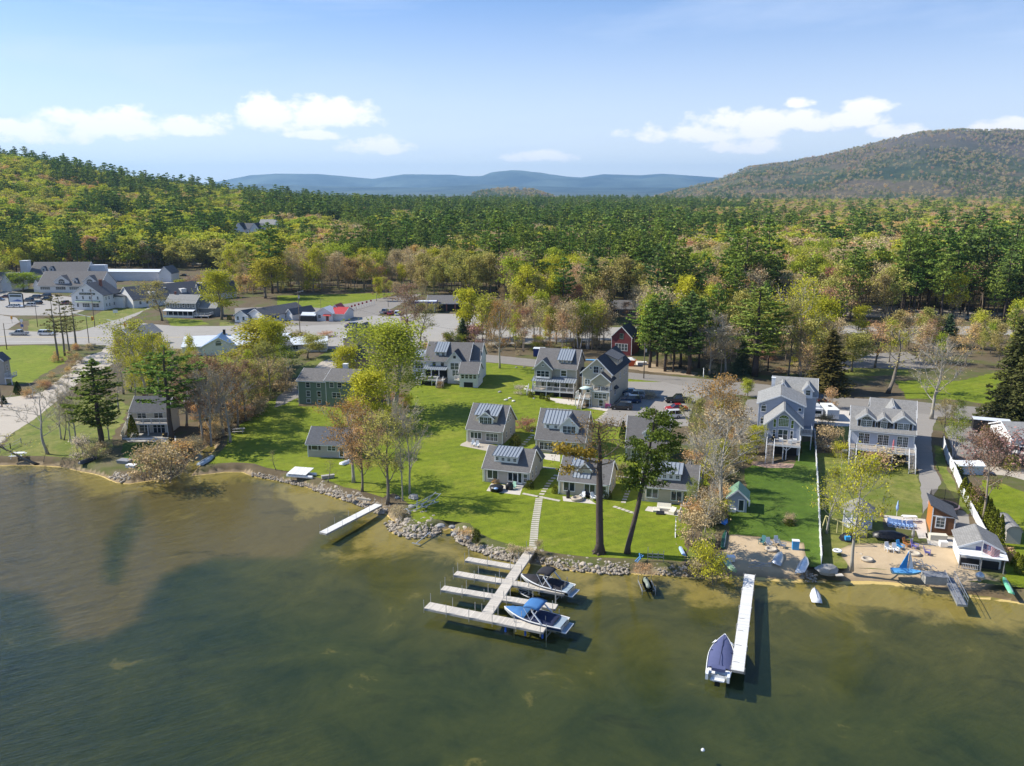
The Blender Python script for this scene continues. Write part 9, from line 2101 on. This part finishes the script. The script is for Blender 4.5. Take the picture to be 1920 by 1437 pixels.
for i, (x, y, d, s, l) in enumerate(((1712, 1062, 10, 1, 'left heap of grey lobster cage like dock frames on the sand'), (1730, 1068, -20, 1.1, 'stacked weathered dock frames behind the dark crate'), (1425, 1066, 5, .9, 'tangled metal frame on the shaded sand'))):
  rr = random.Random(i); frame_thing('metal_clutter', l.replace('lobster cage like ', ''), 'dock part', x, y, d, [((rr.uniform(-1.6, 1.6), rr.uniform(-.6, .6), rr.uniform(0, .8)), (rr.uniform(-1.6, 1.6), rr.uniform(-.6, .6), rr.uniform(0, .8))) for k in range(16)], STEEL, .03)
def bx(name, label, cat, px, py, deg, w, d_, h, m, z=1.03, lid=None): o = thing(name, label, cat, G(px, py, z), R(deg)); MB().loft([[(-w / 2, -d_ / 2, 0), (w / 2, -d_ / 2, 0), (w / 2, d_ / 2, 0), (-w / 2, d_ / 2, 0)], [(-w / 2 - .04, -d_ / 2 - .04, h), (w / 2 + .04, -d_ / 2 - .04, h), (w / 2 + .04, d_ / 2 + .04, h), (-w / 2 - .04, d_ / 2 + .04, h)]]).build('body', m, o); MB().box(-w / 2 - .07, w / 2 + .07, -d_ / 2 - .07, d_ / 2 + .07, h + .002, h + .07).build('lid', lid or m, o); return o
bx('crate', 'large dark weathered crate of dock sections on the beach', 'crate', 1752, 1092, -8, 2.6, 1.5, 1.0, WGREY, lid=PLKA); bx('cooler', 'white and blue upright cooler by the beach chairs', 'cooler', 1491, 1030, -10, .8, .6, 1.2, CBB, lid=WHITE); bx('storage_box', 'white box beside the green boat', 'box', 1370, 1052, 0, .9, .7, .6, WHITE); bx('cooler', 'white cooler box between the sheds', 'cooler', 1768, 1025, -6, .9, .6, .7, WHITE); bx('bench', 'long white covered bench by the orange shed', 'bench', 1758, 1012, -10, 2.1, .8, .7, CRM)
bx('hatch', 'pale square hatch board on the brown bank', 'board', 1551, 838, 40, 1.3, 1.3, .08, CRM); bx('stone_slab', 'pale flat slab at the water edge right of the boulder', 'slab', 1573, 1080, 0, .8, .5, .1, CONC); bx('storage_box', 'striped dark box by the fence beside the blue house', 'box', 1516, 815, -4, 1.9, 2.4, 1.2, M('dark_slats', (.10, .13, .16)), lid=siding('slatted_lid', (.22, .26, .30), .25, True))
bx('paddle_boat', 'covered grey boat lying by the creek point', 'boat', 234, 868, -15, 2.2, 1.3, .5, M('grey_cover', (.24, .25, .27))); bx('kayak_box', 'white wrapped boat beside the black canoe', 'boat', 247, 876, -10, 1.6, 1.0, .4, WHITE)
o = thing('trailer_boat', 'long boat under black cover on a trailer behind the beach', 'boat', G(1668, 1013), R(-10)); ho = MB().loft([[(x, -w, .5), (x, -w * .5, h), (x, w * .5, h), (x, w, .5)] for x, w, h in ((-2.2, .5, .9), (-1.2, .8, 1.2), (.4, .85, 1.3), (1.6, .6, 1.0), (2.4, .1, .7))], close=False).build('cover', BLACK, o, True); MB().tube([(-.3, -.9, .3), (-.3, -.7, .3)], .3, 10).build('wheel', TYRE, o); MB().beam((-2.2, 0, .4), (3.0, 0, .4), .1).build('trailer_frame', ALU, o)
o = thing('barbell_pile', 'pile of black and blue beach gear under the budding tree', 'beach gear', G(1588, 1012)); MB().lathe([(1.1, 0), (.9, .5), (.3, 1.0), (0, 1.1)], 7).build('cover', BLACK, o); MB().box(-.6, .1, -1.0, -.5, .3, .8).build('tub', CBB, o)
o = thing('kettle_grill', 'grey kettle grill on the sand by the boathouse', 'barbecue', G(1836, 1090)); MB().lathe([(.4, .4), (.55, .6), (.5, .9), (.15, 1.2), (0, 1.25)], 10).build('bowl', ALU, o, True); MB().beam((0, 0, 0), (0, 0, .5), .3).build('stand', WGREY, o)
for (x, y, l) in ((1653, 970, 'yellow toy goose by the stone terrace'),): g = G(x, y); o = thing('garden_ornament', l, 'ornament', g); MB().lathe([(.12, 0), (.3, .25), (.22, .5), (.08, .75), (.12, .9), (0, 1.0)], 8).build('body', M('toy_yellow', (.65, .42, .03)), o, True)
bx('log', 'thick cut log on the stone bank', 'log', 615, 897, 22, 2.0, .55, .5, WGREY); frame_thing('log', 'pale driftwood log on the shore bank', 'log', 683, 938, -22, [((-1.2, 0, .15), (1.2, 0, .15))], BARKP, .14)
g = G(1318, 1407, 0.05); o = thing('buoy', 'small white buoy floating alone in the open lake', 'buoy', (g.x, g.y, 0)); MB().lathe([(.0, -.1), (.16, 0), (.18, .1), (.08, .22), (0, .24)], 10).build('float', GEL, o, True)
frame_thing('garden_swing', 'small pink flower rack at the townhouse corner', 'ornament', 1140, 766, 0, [((-.5, 0, 0), (-.5, 0, 1.0)), ((.5, 0, 0), (.5, 0, 1.0)), ((-.5, 0, .6), (.5, 0, .6)), ((-.5, .1, .9), (.5, .1, .9))], M('pink_paint', (.55, .10, .25)), .12)
bx('tarp', 'blue tarpaulin on the bare building plot', 'tarpaulin', 1107, 676, -10, 2.4, 1.2, .15, M('tarp_blue', (.12, .32, .55))); bx('parcel', 'pale rubble heap beside the orange skip', 'rubble', 1203, 684, 10, 2.6, 1.4, .7, PLKW); frame_thing('chair_stack', 'grey metal table and chairs below the link wing', 'table', 1076, 752, 0, [((-.8, 0, .7), (.8, 0, .7)), ((-.6, -.4, 0), (-.6, -.4, .7)), ((.6, .4, 0), (.6, .4, .7)), ((1.2, 0, 0), (1.2, 0, 1)), ((-1.2, 0, 0), (-1.2, 0, 1))], BLACK, .05)
# ------------------------------------------------------------------ air
def haze():
  mb = MB().box(-30000, 30000, -400, 27500, -2.4, 900)
  t = NT('haze'); v = t.n('ShaderNodeVolumePrincipled'); v.inputs['Color'].default_value = (.42, .70, 1.0, 1); v.inputs['Density'].default_value = HAZE_D; v.inputs['Anisotropy'].default_value = 0.2
  t.l(v.outputs[0], t.out.inputs['Volume'])
  o = mb.build('haze', t.m); tag(o, 'thin blue air between the camera and the far hills', 'haze', None, 'stuff')
HAZE_D = 4.6e-5
haze()
